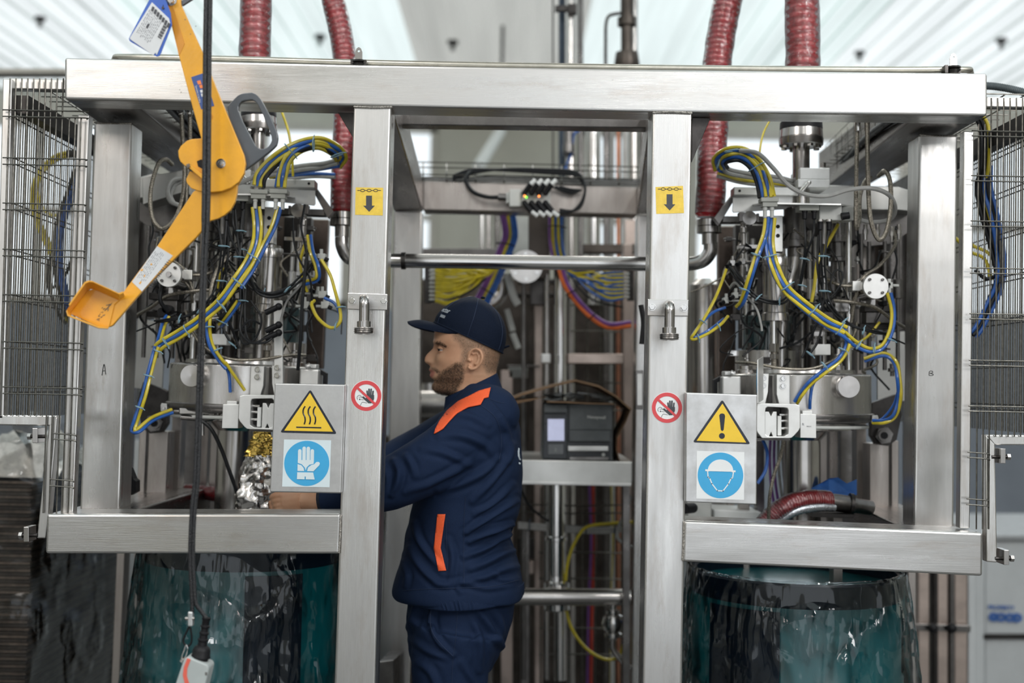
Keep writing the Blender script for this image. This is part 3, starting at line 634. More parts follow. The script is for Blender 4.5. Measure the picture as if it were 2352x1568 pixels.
# blue inspection tag
tg = empty('inspection_tag', P(345, 60, YT-.02), 'blue plastic tag with a printed white label hanging from the lifting tool', 'tag')
g = G(); g.ppoly([(350, -16), (342, 1), (296, 88), (297, 93), (300, 96), (352, 126), (360, 130), (366, 128), (370, 121), (395, 57), (392, 30), (384, 8), (372, -16)], YT-.022, .002); obj('tag_body', g, mat('tag_blue', (.02, .10, .45), .35, 0, .1, 10, coat=.3), tg)
g = G(); g.ppoly([(349, 5), (298, 87), (299, 90), (352, 127), (357, 121), (360, 126), (391, 54), (388, 42)], YT-.0235, .001); lt_ = obj('printed_label', g, LBW, tg)
lines(lt_, (346, 18), (-36, 62), (32, 26), 5, 10, YT-.0242, GPR)
g = G()
for k in range(7): a = (350+k*6, 14+k*6.2); g.ppoly([a, (a[0]+5, a[1]+3), (a[0]+1.5, a[1]+13), (a[0]-3.5, a[1]+10)], YT-.0246, .0004)
g.ppoly([(340, 54), (344, 55), (339, 65), (335, 63)], YT-.0246, .0004); obj('header_blocks', g, DGR, lt_)
g = G()
for k in range(14): a = (384-k*1.05, 60+k*2.1); th = .5+(k*5 % 3)*.35; g.ppoly([a, (a[0]-8, a[1]-5), (a[0]-8, a[1]-5+th*2), (a[0], a[1]+th*2)], YT-.0246, .0004)
obj('barcode', g, DGR, lt_)
g = G(); g.ptube([(374, 18, YT-.024), (376, 8, YT-.02), (380, -2, YT-.015), (384, -14, YT-.01)], 1, 5, 6); g.pdisc(374, 18, YT-.0245, 3, .001, 12); obj('tag_wire', g, DKS, tg)
# pendant control on its cable
YC = 2.66
RBK = mat('glittery_black_rubber', (.012, .013, .016), .25, 0, .3, 300, bump=1.0)
pc = empty('pendant_control', P(440, 1540, YC), 'grey hand control with red stripe hanging on a black cable', 'hoist control')
for dx, r0, nm in ((-4.5, 5.6, 'rope_strand'), (4.8, 5.6, 'power_cable')):
    pts = [(478, -60), (478, 0), (476, 120), (475, 300), (473, 480), (468, 600), (462, 790), (452, 1080), (444, 1170), (440, 1273), (444, 1370)]
    n_ = len(pts)
    q = catmull([P(x+dx*(1 if y < 540 else .75), y, YC) for x, y in pts], 6); rr = [S(r0 if i < 26 else r0-1.0, YC) for i in range(len(q))]
    if nm == 'power_cable': q += catmull([P(447, 1372, YC), P(452, 1390, YC), P(464, 1406, YC), P(473, 1420, YC), P(474, 1432, YC)], 5)[1:]
    else: q += [P(442, 1385, YC), P(441, 1408, YC)]
    rr = rr+[rr[-1]]*(len(q)-len(rr)); g = G(); g.tube(q, rr, 10); obj(nm, g, RBK, pc)
g = G(); g.pbox(431, 1405, 442, 1438, YC-.008, .016); obj('wire_clamp', g, mat('zinc_clamp', (.7, .72, .73), .35, .8), pc, .002)
g = G(); g.cyl(P(426, 1420, YC-.004), P(447, 1420, YC-.004), .004, 10); obj('clamp_bolt', g, TUR, pc)
g = G(); g.ptube([(436, 1436, YC), (428, 1452, YC), (421, 1470, YC), (425, 1480, YC), (432, 1483, YC), (439, 1476, YC), (440, 1460, YC), (437, 1440, YC)], 2.4, 6, 8); obj('wire_loop', g, BLK, pc)
g = G(); g.ptube([(428, 1480, YC-.003), (431, 1490, YC-.003), (426, 1508, YC-.003), (420, 1518, YC-.003), (417, 1510, YC-.003), (424, 1490, YC-.003), (428, 1480, YC-.003)], 1.4, 5, 8); obj('snap_link', g, POL, pc)
g = G(); a = P(474, 1418, YC); b = P(458, 1528, YC); d = (b-a); L = d.length
prof = [(0, 9.5), (.04, 9.5), (.06, 8), (.15, 8), (.17, 10.5), (.20, 10.5), (.22, 8), (.29, 8.5), (.31, 10.8), (.34, 10.8), (.36, 9), (.43, 9.5), (.45, 12), (.48, 12), (.5, 10), (.58, 11), (.62, 17), (.68, 20), (.78, 20.5), (.80, 22), (.83, 22), (.84, 18), (1, 16)]
g.lathe(a, d, [(t*L, S(r, YC)) for t, r in prof], 24); obj('rubber_boot', g, BLK, pc)
PGR = mat('control_grey_plastic', (.42, .46, .46), .45, 0, .12, 12)
g = G(); g.ppoly([(425, 1511), (432, 1508), (476, 1527), (480, 1533), (478, 1545), (455, 1640), (440, 1655), (398, 1642), (390, 1630), (403, 1570), (418, 1525)], YC-.025, .05); obj('housing', g, PGR, pc, .006, seg=3)
g = G(); g.ppoly([(430, 1511), (438, 1514), (430, 1535), (429, 1552), (434, 1568), (428, 1600), (420, 1600), (424, 1568), (420, 1550), (422, 1532)], YC-.0262, .002); obj('red_stripe', g, mat('control_red', (.72, .13, .09), .4), pc)
g = G(); g.cyl(P(424, 1512, YC), P(418, 1520, YC), .006, 10); g.pbox(471, 1543, 476, 1550, YC-.0262, .004); obj('eyelet', g, POL, pc)
# ================================================================== the two filling machines
DRM = steel('drum_head_steel', (.60, .58, .56), .27, 'z', (.30, .26, .23), .6)
GLD = mat('smoked_sight_glass', (.03, .055, .06), .08, 0, .2, 10, coat=.5, spec=.7)
LIT = mat('matt_aluminium', (.70, .70, .69), .42, .75, .08, 20)
BOX = mat('galvanised_box_steel', (.60, .60, .58), .35, .9, .12, 6)
GFN = mat('pale_grey_manifold', (.36, .37, .34), .5, 0, .1, 20)
DBR_ = mat('brown_reflecting_steel', (.20, .16, .14), .3, 1, .4, 8)
def mirrorL(x, y):
    xl = 2390+.042*(875-y)-x
    return xl, y-.0168*(x-xl)
def cable(e, name, mt, pts, r, k=7, n=8):
    g = G(); g.ptube(pts, r, k, n); return obj(name, g, mt, e)
def ties(e, pts, w=9, tie=TIE, ang=0.0):
    """cable ties: little rings around the hose bundle with a tail"""
    for (x, y, Y, a, r) in pts:
        c = PT(x, y, Y); d = Vector((math.cos(a), 0, -math.sin(a))); u = YAX; v = d.cross(u)
        R = S(r, Y); q = [c+(v*math.cos(t)+u*math.sin(t)*.7)*R for t in [2*math.pi*k/12 for k in range(12)]]
        g = G(); g.tube(q, S(1.5, Y), 6, True, flat=1.0); g.tube([c+v*R-u*.002, c+v*(R+S(6, Y))+d*S(2, Y)-u*.002], S(1.2, Y), 5); obj('cable_tie', g, tie, e)
def bundle(e, cols, pts, r, sp, k=7):
    """parallel hoses side by side along one path; sp is the spacing in pixels"""
    m = len(cols)
    for i, c in enumerate(cols):
        o = (i-(m-1)/2)*sp; q = []
        for j, p in enumerate(pts):
            a = pts[max(0, j-1)]; b = pts[min(len(pts)-1, j+1)]; dx, dy = b[0]-a[0], b[1]-a[1]; L = math.hypot(dx, dy) or 1
            q.append((p[0]-dy/L*o, p[1]+dx/L*o, p[2]+.006*((i+j) % 2)))
        cable(e, {'Y': 'yellow_hose', 'B': 'blue_hose', 'K': 'black_cable', 'G': 'grey_cable', 'P': 'purple_cable', 'O': 'orange_cable'}[c], {'Y': YEL, 'B': BLU, 'K': BLC, 'G': GRC, 'P': PUR, 'O': ORG}[c], q, r, k)
def capscrew(e, x, y, Y, r, mt=None):
    g = G(); c = PT(x, y, Y); R = S(r, Y)
    g.lathe(c, -YAX, [(0, R*1.15), (.002, R*1.15), (.002, R*.95), (.007, R*.92), (.008, R*.8), (.008, R*.5), (.004, R*.45)], 16); obj('cap_screw', g, mt or POL, e)
def machine(side):
    TXF[0] = (lambda x, y: (x, y)) if side == 'R' else mirrorL
    sg = 1 if side == 'R' else -1
    base = PT(1828, 960, 3.62)
    e = empty('filling_head', base, 'right filling machine head with steel drum, cylinders and cable bundles' if side == 'R' else 'left filling machine head behind the yellow tool, with steel drum and hoses', 'machine')
    def add(name, mt, bev=0, label=None):
        def f(g): return obj(name, g, mt, e, bev, label=label)
        return f
    g = G(); g.plathe(1828, 3.62, [(858, 150), (860, 164), (863, 167), (948, 167), (950, 160)], 64); add('drum_head', DRM, .001)(g)
    g = G(); g.plathe(1828, 3.62, [(947, 169), (949, 173), (957, 174), (964, 170), (968, 160)], 64); add('clamp_ring', MIDS)(g)
    g = G(); g.plathe(1828, 3.62, [(848, 118), (850, 132), (859, 134)], 48); add('lid_disc', TUR)(g)
    g = G(); q = [base+Vector((math.cos(t), math.sin(t), 0))*S(158, 3.62)+Vector((0, 0, -.02)) for t in [2*math.pi*k/48 for k in range(48)]]; g.tube(q, .005, 8, True); add('hose_ring', LGP)(g)
    # base of the drum: bag spigot and lower cylinder
    g = G(); g.plathe(1842, 3.7, [(968, 118), (985, 116), (990, 60), (1010, 42), (1200, 42)], 36); add('lower_spigot', TUR)(g)
    # bolted bracket plates
    for pts in ([(1741, 858), (1766, 858), (1764, 900), (1757, 930), (1741, 930)], [(1784, 860), (1814, 861), (1814, 930), (1790, 930), (1784, 905)]):
        g = G(); g.ppoly(pts, 3.40, .035); add('bracket_plate', LIT, .001)(g)
    for x, y in ((1753, 868), (1753, 885), (1798, 869), (1798, 886)): capscrew(e, x, y, 3.40, 6.5)
    g = G(); g.ppoly([(1768, 862), (1782, 862), (1786, 925), (1764, 925)], 3.44, .02); add('dark_web', DKS)(g)
    g = G(); g.pbox(1867, 866, 1872, 944, 3.443, .01); add('drum_seam', TUR)(g)
    # window-shaped clamp housing with jaws
    o = [(1737, 930), (1742, 926), (1836, 928), (1838, 932), (1838, 985), (1820, 1005), (1812, 1006), (1750, 1006), (1737, 990)]
    inn = [(1758, 938), (1763, 934), (1808, 936), (1811, 940), (1811, 996), (1800, 1002), (1763, 1002), (1758, 997)]
    c_ = (1784, 966); n = 44; A = [PT(*p, 3.28) for p in angle_loop(o, c_, n)]; B = [PT(*p, 3.28) for p in angle_loop(inn, c_, n)]; E = Vector((0, .09, 0))
    g = G(); f = []
    for i in range(n):
        j = (i+1) % n; f += [(i, j, n+j, n+i), (2*n+i, 3*n+i, 3*n+j, 2*n+j), (i, 2*n+i, 2*n+j, j), (n+i, n+j, 3*n+j, 3*n+i)]
    g.add(A+B+[p+E for p in A]+[p+E for p in B], f); add('clamp_housing', LIT, .0015)(g)
    g = G(); g.pbox(1755, 930, 1814, 1004, 3.375, .01); add('housing_back', DKS)(g)
    for pts in ([(1757, 945), (1766, 945), (1772, 958), (1772, 990), (1766, 1003), (1757, 1003)], [(1784, 945), (1776, 945), (1770, 958), (1770, 990), (1776, 1003), (1784, 1003)]):
        g = G(); g.ppoly(pts, 3.29, .06); add('gripper_jaw', LIT, .001)(g)
    g = G(); g.pbox(1786, 955, 1795, 1000, 3.30, .05); add('jaw_slide', WHP, .001)(g)
    for y in (952, 966, 983):
        g = G(); g.cyl(PT(1790, y, 3.31), PT(1813, y, 3.31), .004, 12); add('guide_pin', POL)(g)
    g = G(); g.pbox(1838, 950, 1875, 1005, 3.30, .06, yb=1); ab = add('actuator_block', LIT, .0012)(g)
    g = G(); g.pbox(1843, 943, 1866, 951, 3.31, .03); add('actuator_cap', LIT, .001)(g)
    g = G(); g.pbox(1736, 1006, 1812, 1011, 3.285, .08); add('base_strip', DKS)(g)
    # round knob, ring bolts
    g = G(); c = PT(1950, 888, 3.40); g.lathe(c, YAX, [(-.001, .001), (0, S(25, 3.4)), (.004, S(26, 3.4)), (.05, S(26, 3.4)), (.055, S(30, 3.4)), (.10, S(30, 3.4))], 40); add('round_knob', TUR)(g)
    g = G(); g.ppoly([(2004, 954), (2016, 953), (2018, 958), (2017, 972), (2002, 972)], 3.5, .01); add('ring_bracket', LIT, .001)(g)
    capscrew(e, 2010, 964, 3.5, 4.5)
    # leg
    g = G(); g.pbox(1998, 1018, 2042, 2120, 3.78, .08); add('leg_column', ST_R, .002)(g)
    g = G(); g.pbox(2048, 1012, 2064, 2120, 3.80, .05); add('leg_rail', ST_R, .002)(g)
    g = G(); g.ppoly([(2002, 925), (2060, 905), (2072, 950), (2060, 1010), (2040, 1024), (2012, 1020), (2000, 1000)], 3.74, .03); add('pivot_plate', DKS, .002)(g)
    g = G(); g.phex(2032, 1000, 3.72, 21, .03); c = PT(2032, 1000, 3.712); g.lathe(c, YAX, [(0, .018), (.008, .018)], 20); add('pivot_nut', MIDS, .001)(g)
    g = G(); g.pdisc(2032, 1000, 3.708, 8, .004, 16); add('nut_bore_shade', BLK)(g)  # black disc for the dark inside the nut
    g = G(); g.ppoly([(2014, 770), (2078, 760), (2080, 920), (2016, 928)], 3.9, .01); add('side_sheet', BOX, .001)(g)
    g = G(); g.pbox(1968, 480, 1990, 2120, 3.92, .06); add('rear_column', ST_R, .002)(g)
    g = G(); g.pbox(2086, 500, 2104, 2120, 3.95, .06); add('rear_column', ST_R, .002)(g)
    # central cylinder
    g = G(); g.plathe(1781, 3.50, [(583, 12), (584, 24), (590, 24), (590, 29), (592, 30), (612, 30), (613, 28.5), (718, 28.5), (720, 31), (737, 32), (738, 24)], 40); add('central_cylinder', TUR)(g)
    g = G(); g.plathe(1778, 3.50, [(560, 6), (583, 6)], 14); add('cylinder_eye', POL)(g)
    g = G(); g.plathe(1777, 3.50, [(738, 8.5), (790, 8.5)], 20); add('piston_rod', POL)(g)
    for a, b, r in ((789, 808, 12.5), (813, 824, 10.5)):
        g = G(); g.plathe(1778, 3.50, [(a, r), (b, r)], 6); g.sm = [False]*len(g.sm); add('hex_nut', TUR, .001)(g)
    g = G(); g.plathe(1778, 3.50, [(808, 8), (813, 8), (824, 7), (862, 7)], 18); add('threaded_stem', BRD)(g)
    g = G(); g.pbox(1775, 495, 1798, 578, 3.47, .05); add('guide_block', BOX, .001)(g)
    for y in (520, 541): g = G(); g.pdisc(1787, y, 3.468, 4.5, .003, 14); add('bore_shade', BLK)(g)  # black discs in place of shaded holes
    # neighbouring columns
    g = G(); g.plathe(1825, 3.62, [(478, 25), (536, 25), (537, 29), (552, 29), (553, 31), (568, 31), (570, 14), (590, 14)], 28); add('side_cylinder', MIDS)(g)
    g = G(); g.ptube([(1825, 575, 3.62), (1823, 610, 3.62), (1812, 650, 3.62), (1800, 700, 3.6), (1795, 790, 3.6), (1795, 860, 3.6)], 12, 6, 14); add('bent_pipe', TUR)(g)
    g = G(); g.plathe(1925, 3.66, [(500, 15), (540, 15), (541, 20), (556, 20), (558, 16), (590, 16), (592, 20), (600, 20), (602, 8), (700, 8)], 24); add('small_cylinder', MIDS)(g)
    g = G(); g.plathe(1949, 3.55, [(500, 7), (690, 7), (691, 12), (740, 12), (742, 9), (792, 9), (794, 13), (800, 13), (800, 7), (864, 7)], 20); add('guide_rod', POL)(g)
    g = G(); g.plathe(1705, 3.6, [(500, 5), (560, 5), (562, 9), (580, 9), (582, 5), (720, 5)], 14); add('thin_rod', TUR)(g)
    g = G(); g.plathe(1892, 3.62, [(500, 6), (610, 6), (612, 10), (650, 10), (652, 6), (870, 6)], 14); add('thin_rod', TUR)(g)
    g = G(); g.plathe(1927, 3.5, [(800, 6), (812, 6), (813, 10), (824, 10), (826, 7), (838, 7), (840, 12), (856, 12), (857, 8), (866, 8)], 8); add('fitting_stack', TUR)(g)
    g = G(); g.plathe(1868, 3.6, [(800, 15), (866, 15)], 18); add('dark_cylinder', DKS)(g)
    g = G(); g.plathe(1760, 3.72, [(726, 58), (728, 60), (744, 60), (745, 55), (870, 55)], 40); add('sight_glass', GLD)(g)
    g = G(); g.plathe(1758, 3.70, [(805, 66), (806, 69), (868, 69), (870, 60)], 44); add('glass_collar', DRM)(g)
    g = G(); g.plathe(1712, 3.56, [(838, 10), (840, 17), (848, 17), (850, 22), (860, 22)], 20); g.plathe(1716, 3.55, [(806, 4), (822, 5), (824, 7), (836, 7)], 12); add('sensor_gland', TUR)(g)
    # pneumatic head: box, blocks, plates
    g = G(); g.ppoly([(1835, 424), (2062, 428), (2104, 442), (2104, 486), (2062, 482), (1832, 480)], 3.72, .12); add('bridge_arm', BOX, .002)(g)
    g = G(); g.ppoly([(1832, 480), (1965, 482), (1965, 560), (1940, 590), (1890, 560), (1832, 500)], 3.76, .05); add('under_plate', DKS, .001)(g)
    g = G(); g.ppoly([(1965, 482), (2104, 486), (2104, 520), (2050, 560), (1990, 566), (1965, 540)], 3.80, .03); add('under_plate', MIDS, .001)(g)
    g = G(); g.pbox(1838, 385, 1906, 411, 3.50, .12, yb=1); g.pbox(1833, 411, 1906, 430, 3.50, .12, yb=1); add('mounting_block', LIT, .0015)(g)
    for x in (1846, 1890):
        g = G(); g.plathe(x, 3.54, [(374, 7.5), (385, 7.5)], 6); g.sm = [False]*len(g.sm); add('hex_bolt', TUR, .001)(g)
    g = G(); g.cyl(PT(1838, 442, 3.49), PT(1857, 420, 3.48), .006, 14); g.ball(PT(1858, 419, 3.48), .007, 12); add('pin', POL)(g)
    g = G(); g.pbox(1686, 429, 1834, 447, 3.52, .06, yb=2); add('support_bar', BOX, .0015)(g)
    g = G(); g.pdisc(1699, 438, 3.519, 3.2, .003, 12); add('bore_shade', BLK)(g)  # shade of the hole put in as a black disc
    g = G(); g.ppoly([(1684, 453), (1836, 450), (1805, 480), (1770, 482), (1685, 488), (1682, 484)], 3.55, .006); add('angle_plate', LIT, .001)(g)
    g = G(); g.prism([PT(1752, 468, 3.34), PT(1932, 471, 3.34), PT(1966, 478, 3.62), PT(1722, 474, 3.62)], (0, 0, .004)); add('shelf_plate', LIT)(g)
    g = G(); g.pbox(1660, 496, 1840, 510, 3.62, .05); add('lower_bar', MIDS, .001)(g)
    g = G(); g.ppoly([(1640, 500), (1690, 436), (1692, 450), (1652, 516)], 3.60, .03); add('strut', MIDS, .001)(g)
    g = G(); g.pbox(1748, 453, 1789, 463, 3.33, .04); add('hose_manifold', GFN, .002)(g)
    g = G(); g.pbox(1752, 463, 1786, 474, 3.335, .03); add('manifold_base', GFN, .001)(g)
    if side == 'L':
        g = G(); g.pbox(1793, 455, 1834, 465, 3.33, .04); add('hose_manifold', GFN, .002)(g)
        g = G(); g.pbox(1797, 465, 1831, 476, 3.335, .03); add('manifold_base', GFN, .001)(g)
    fx = [1757, 1773]+([1802, 1820] if side == 'L' else [])
    for x in fx:
        g = G(); g.plathe(x, 3.345, [(474, 5.5), (483, 5.5), (484, 4.6), (500, 4.6)], 14); add('push_fitting', LGP)(g)
    g = G(); g.pbox(1836, 470, 1882, 483, 3.36, .05); add('sensor_box', GFN, .002)(g)
    g = G(); g.pbox(1882, 471, 1934, 506, 3.38, .06); g.pbox(1934, 474, 1962, 506, 3.42, .05); add('junction_box', LGP, .003)(g)
    g = G(); g.cyl(PT(1933, 497, 3.37), PT(1950, 494, 3.37), .010, 12); add('box_plug', BLK)(g)
    for x in (1848, 1870, 1884, 1904):
        g = G(); yy = 480 if x < 1880 else 505; g.plathe(x, 3.37, [(yy, 7), (yy+7, 7), (yy+8, 5.5), (yy+22, 5.5), (yy+24, 3.5)], 12); add('cable_plug', BLK)(g)
        g = G(); g.plathe(x, 3.37, [(yy-1, 7.4), (yy+4, 7.4)], 12); add('plug_ring', TUR)(g)
    g = G(); c = PT(1722, 500, 3.50); g.lathe(c, YAX, [(0, .001), (.0005, S(16, 3.5)), (.03, S(17, 3.5))], 36); add('adjusting_knob', TUR)(g)
    g = G(); g.pbox(1698, 487, 1712, 508, 3.505, .03); g.pbox(1738, 490, 1744, 510, 3.51, .03); add('knob_bracket', MIDS, .001)(g)
    g = G(); g.plathe(1708, 3.55, [(508, 5), (520, 5), (522, 8), (534, 8), (536, 5), (562, 5)], 12); g.pbox(1698, 562, 1750, 570, 3.56, .04); add('linkage', TUR)(g)
    # disc actuator facing the camera
    dx = 2012; dxy = 657
    g = G(); c = PT(dx, dxy, 3.36); R = S(29.5, 3.36); n = 48
    pr = [(0, R*.97), (.002, R), (.012, R)]
    g.lathe(c, YAX, pr, n); add('actuator_face', LIT)(g)
    g = G(); g.lathe(c+Vector((0, .012, 0)), YAX, [(0, R*.98), (.09, R*.98), (.092, R*.8)], n); add('actuator_body', TUR)(g)
    for a in (.8, 2.35, 3.95, 5.5): capscrew(e, dx+21*math.cos(a), dxy+21*math.sin(a), 3.36, 3.2, MIDS)
    g = G(); g.pbox(1958, 645, 1987, 668, 3.40, .05); add('actuator_neck', BOX, .002)(g)
    g = G(); g.pbox(2036, 648, 2051, 662, 3.37, .03); g.pbox(2040, 640, 2047, 672, 3.37, .025); g.cyl(PT(2050, 655, 3.38), PT(2064, 656, 3.38), .004, 10); add('valve_fitting', LGP, .001)(g)
    if side == 'L':
        g = G(); g.pdisc(dx, dxy, 3.354, 7, .006, 18); g.cyl(PT(dx, dxy, 3.35), PT(dx, dxy, 3.32), .006, 12); add('shaft_stub', TUR)(g)
    # dark valve cluster under it
    for i, (a, b, c2, d, Y, m) in enumerate([(1986, 700, 2056, 716, 3.5, DKS), (1990, 716, 2046, 742, 3.52, MIDS), (1975, 742, 2060, 756, 3.54, DKS), (2000, 686, 2012, 702, 3.47, TUR), (2028, 690, 2038, 702, 3.47, BLK), (1918, 694, 1950, 716, 3.5, TUR), (1870, 744, 1912, 760, 3.46, TUR), (1885, 716, 1915, 740, 3.5, DKS)]):
        g = G(); g.pbox(a, b, c2, d, Y, .05); add('valve_block', m, .002)(g)
    g = G(); g.cyl(PT(1870, 750, 3.45), PT(1912, 757, 3.45), .007, 12); g.ball(PT(1886, 743, 3.44), .014, 12); add('ball_fitting', MIDS)(g)
    g = G(); g.pbox(1872, 790, 1908, 815, 3.46, .05); add('pale_block', WHP, .002)(g)
    # motor housing left of the drum
    g = G(); g.pbox(1659, 864, 1702, 908, 3.46, .09); add('motor_housing', LIT, .004)(g)
    g = G(); g.ppoly([(1640, 872), (1658, 862), (1660, 870), (1648, 878), (1648, 906), (1640, 906)], 3.50, .03); add('black_handle', BLK, .001)(g)
    g = G(); g.pbox(1664, 852, 1690, 862, 3.47, .05); g.cyl(PT(1678, 855, 3.455), PT(1684, 858, 3.455), .008, 10); add('bolt_lug', LIT, .003)(g)
    # small valves on the left side
    for (x, y) in ((1683, 604), (1690, 678), (1706, 600), (1668, 690)):
        g = G(); g.pbox(x-6, y-7, x+6, y+6, 3.46, .03); g.cyl(PT(x, y-16, 3.47), PT(x, y-6, 3.47), .0045, 10); g.cyl(PT(x+5, y, 3.47), PT(x+48, y+1, 3.52), .0028, 8); add('small_valve', TUR if y < 650 else LGP, .001)(g)
        g = G(); g.cyl(PT(x-6, y+3, 3.46), PT(x-13, y+8, 3.45), .006, 10); add('valve_knob', BLK)(g)
    # dark filler panels and bars added behind for a darker machine interior
    for (a, b, c2, d, Y, m) in [(1690, 516, 1752, 720, 3.86, DKS), (1850, 600, 1884, 850, 3.86, DKS), (1900, 610, 1965, 690, 3.84, MIDS), (1902, 700, 1964, 870, 3.88, DKS), (1815, 516, 1850, 860, 3.9, MIDS), (1985, 560, 2010, 770, 3.95, DKS), (2045, 540, 2080, 760, 3.98, MIDS), (1700, 980, 1722, 2100, 3.9, ST_R), (1738, 1010, 1756, 2100, 3.95, MIDS), (1878, 990, 1900, 2100, 3.95, ST_R), (1905, 980, 1925, 2100, 4.0, ST_R)]:
        g = G(); g.pbox(a, b, c2, d, Y, .05); add('backdrop_panel' if (d-b) < 400 and (c2-a) > 30 else 'rear_bar', m, .002)(g)
    for (a, b, c2, d, Y, m) in [(1650, 520, 1690, 862, 4.02, DBR_), (1745, 500, 1800, 740, 4.0, DBR_), (1850, 500, 1905, 620, 4.02, DKS), (1930, 560, 1990, 860, 4.05, DBR_), (1700, 720, 1880, 800, 3.98, DKS), (2000, 500, 2060, 700, 4.08, DBR_), (1930, 970, 1962, 1300, 4.1, MIDS)]:
        g = G(); g.pbox(a, b, c2, d, Y, .04); add('backdrop_panel', m, .002)(g)
    for x in (1715, 1730, 1800, 1842, 1860, 1874, 1912, 1932, 1978, 1996, 2032, 2062):
        g = G(); g.plathe(x, 3.76, [(520+x % 37, 5), (640, 5), (642, 9+x % 5), (670+x % 23, 9+x % 5), (672+x % 23, 5), (850, 5)], 12); add('rear_rod', [TUR, MIDS, POL][x % 3])(g)
    for i in range(44):
        rn = random.Random(i*7+(3 if side == 'R' else 11)); x = rn.uniform(1670, 2070); y = rn.uniform(510, 850); s = rn.uniform(4, 11)
        g = G(); Y = rn.uniform(3.6, 3.74)
        if i % 2: g.plathe(x, Y, [(y, s*.6), (y+s, s*.6), (y+s, s), (y+s*1.8, s), (y+s*1.8, s*.5), (y+s*2.8, s*.5)], 8)
        else: g.pbox(x-s, y-s*.7, x+s, y+s*.7, Y, .03); g.cyl(PT(x-s-6, y, Y+.01), PT(x+s+8, y+2, Y+.01), .003, 8)
        add('pipe_fitting', [TUR, DKS, MIDS, POL, MIDS, BLK, DKS][i % 7], .001)(g)
    # black sensor cables
    BK = [[(1848, 505, 3.37), (1850, 560, 3.36), (1846, 600, 3.38), (1838, 650, 3.4), (1836, 680, 3.42), (1850, 690, 3.44)],
          [(1870, 505, 3.37), (1868, 540, 3.36), (1852, 585, 3.38), (1842, 640, 3.4), (1834, 672, 3.44)],
          [(1884, 530, 3.37), (1886, 590, 3.36), (1890, 640, 3.38), (1895, 690, 3.38), (1940, 740, 3.37), (2000, 762, 3.38), (2035, 768, 3.42)],
          [(1904, 530, 3.37), (1894, 590, 3.36), (1898, 650, 3.38), (1910, 700, 3.37), (1955, 745, 3.37), (2010, 760, 3.39), (2040, 765, 3.42)],
          [(1892, 560, 3.4), (1885, 610, 3.4), (1880, 660, 3.4), (1890, 720, 3.4), (1880, 780, 3.4), (1858, 815, 3.4)],
          [(1880, 540, 3.4), (1878, 620, 3.39), (1892, 680, 3.4), (1876, 740, 3.4), (1852, 800, 3.42), (1842, 822, 3.42)],
          [(1676, 612, 3.42), (1700, 640, 3.38), (1740, 680, 3.36), (1790, 692, 3.37), (1815, 670, 3.44)],
          [(1676, 618, 3.42), (1698, 650, 3.38), (1742, 688, 3.36), (1795, 697, 3.37), (1820, 676, 3.44)],
          [(1676, 660, 3.42), (1690, 650, 3.4), (1715, 680, 3.38), (1738, 710, 3.38), (1748, 745, 3.38), (1750, 760, 3.38)],
          [(1836, 660, 3.4), (1850, 690, 3.4), (1880, 696, 3.4), (1910, 680, 3.4), (1932, 650, 3.41), (1934, 625, 3.42), (1918, 622, 3.42), (1908, 650, 3.42), (1916, 680, 3.42)],
          [(1900, 560, 3.5), (1925, 600, 3.48), (1928, 640, 3.47), (1945, 680, 3.46), (1960, 720, 3.46)],
          [(1840, 560, 3.5), (1880, 600, 3.48), (1920, 640, 3.47)],
          [(2050, 640, 3.5), (2060, 600, 3.5), (2052, 560, 3.52), (2058, 520, 3.55)],
          [(2080, 790, 3.45), (2040, 772, 3.42), (1990, 745, 3.44)],
          [(1668, 880, 3.6), (1662, 840, 3.6), (1680, 800, 3.6), (1690, 770, 3.62)]]
    for i, p in enumerate(BK): cable(e, 'black_cable', BLC if i != 8 else GRC, p, [2.6, 2.6, 2.4, 2.4, 2.8, 3, 2.8, 2.8, 2.8, 2.2, 1.8, 1.6, 2.4, 2, 1.8][i])
    ties(e, [(1846, 594, 3.37, 1.7, 8), (1890, 588, 3.35, 1.6, 10), (1892, 668, 3.37, 1.6, 10), (1840, 655, 3.39, 1.7, 7), (1938, 738, 3.36, .7, 8), (1983, 760, 3.37, .2, 8), (1790, 694, 3.36, 0, 7), (1740, 684, 3.35, .7, 7), (1860, 812, 3.39, 2.2, 9)])
    for i in range(48):
        rn = random.Random(i*13+(5 if side == 'R' else 29)); x = rn.uniform(1690, 2050); y = rn.uniform(520, 800); Y = rn.uniform(3.5, 3.72)
        p = [(x, y, Y)]
        for k in range(3): x += rn.uniform(-45, 45); y += rn.uniform(5, 55); p.append((x, y, Y+rn.uniform(-.03, .03)))
        cable(e, 'loose_cable', BLC if i % 5 else BRD, p, rn.uniform(1.5, 3.2))
    # braided steel hoses
    cable(e, 'braided_hose', BRD, [(1900, 640, 3.45), (1930, 655, 3.42), (1978, 660, 3.42), (1960, 690, 3.43), (1955, 720, 3.45)], 4)
    cable(e, 'braided_hose', BRD, [(1690, 832, 3.44), (1730, 834, 3.4), (1800, 846, 3.38), (1870, 845, 3.38), (1930, 815, 3.4), (1960, 770, 3.44), (1968, 740, 3.46)], 3.6)
    cable(e, 'braided_hose', BRD, [(1915, 690, 3.42), (1955, 694, 3.41), (2010, 706, 3.42), (2050, 735, 3.45), (2084, 755, 3.5)], 4)
    cable(e, 'braided_hose', BRD, [(1975, 520, 3.5), (1985, 560, 3.48), (2040, 600, 3.44), (1980, 640, 3.42), (1950, 700, 3.42)], 3) if side == 'L' else cable(e, 'braided_hose', BRD, [(2055, 530, 3.5), (2055, 565, 3.48), (2020, 610, 3.44), (1980, 640, 3.41), (1962, 700, 3.42), (1955, 740, 3.43)], 4)
    TXF[0] = lambda x, y: (x, y)
    return e
mR = machine('R'); mL = machine('L')
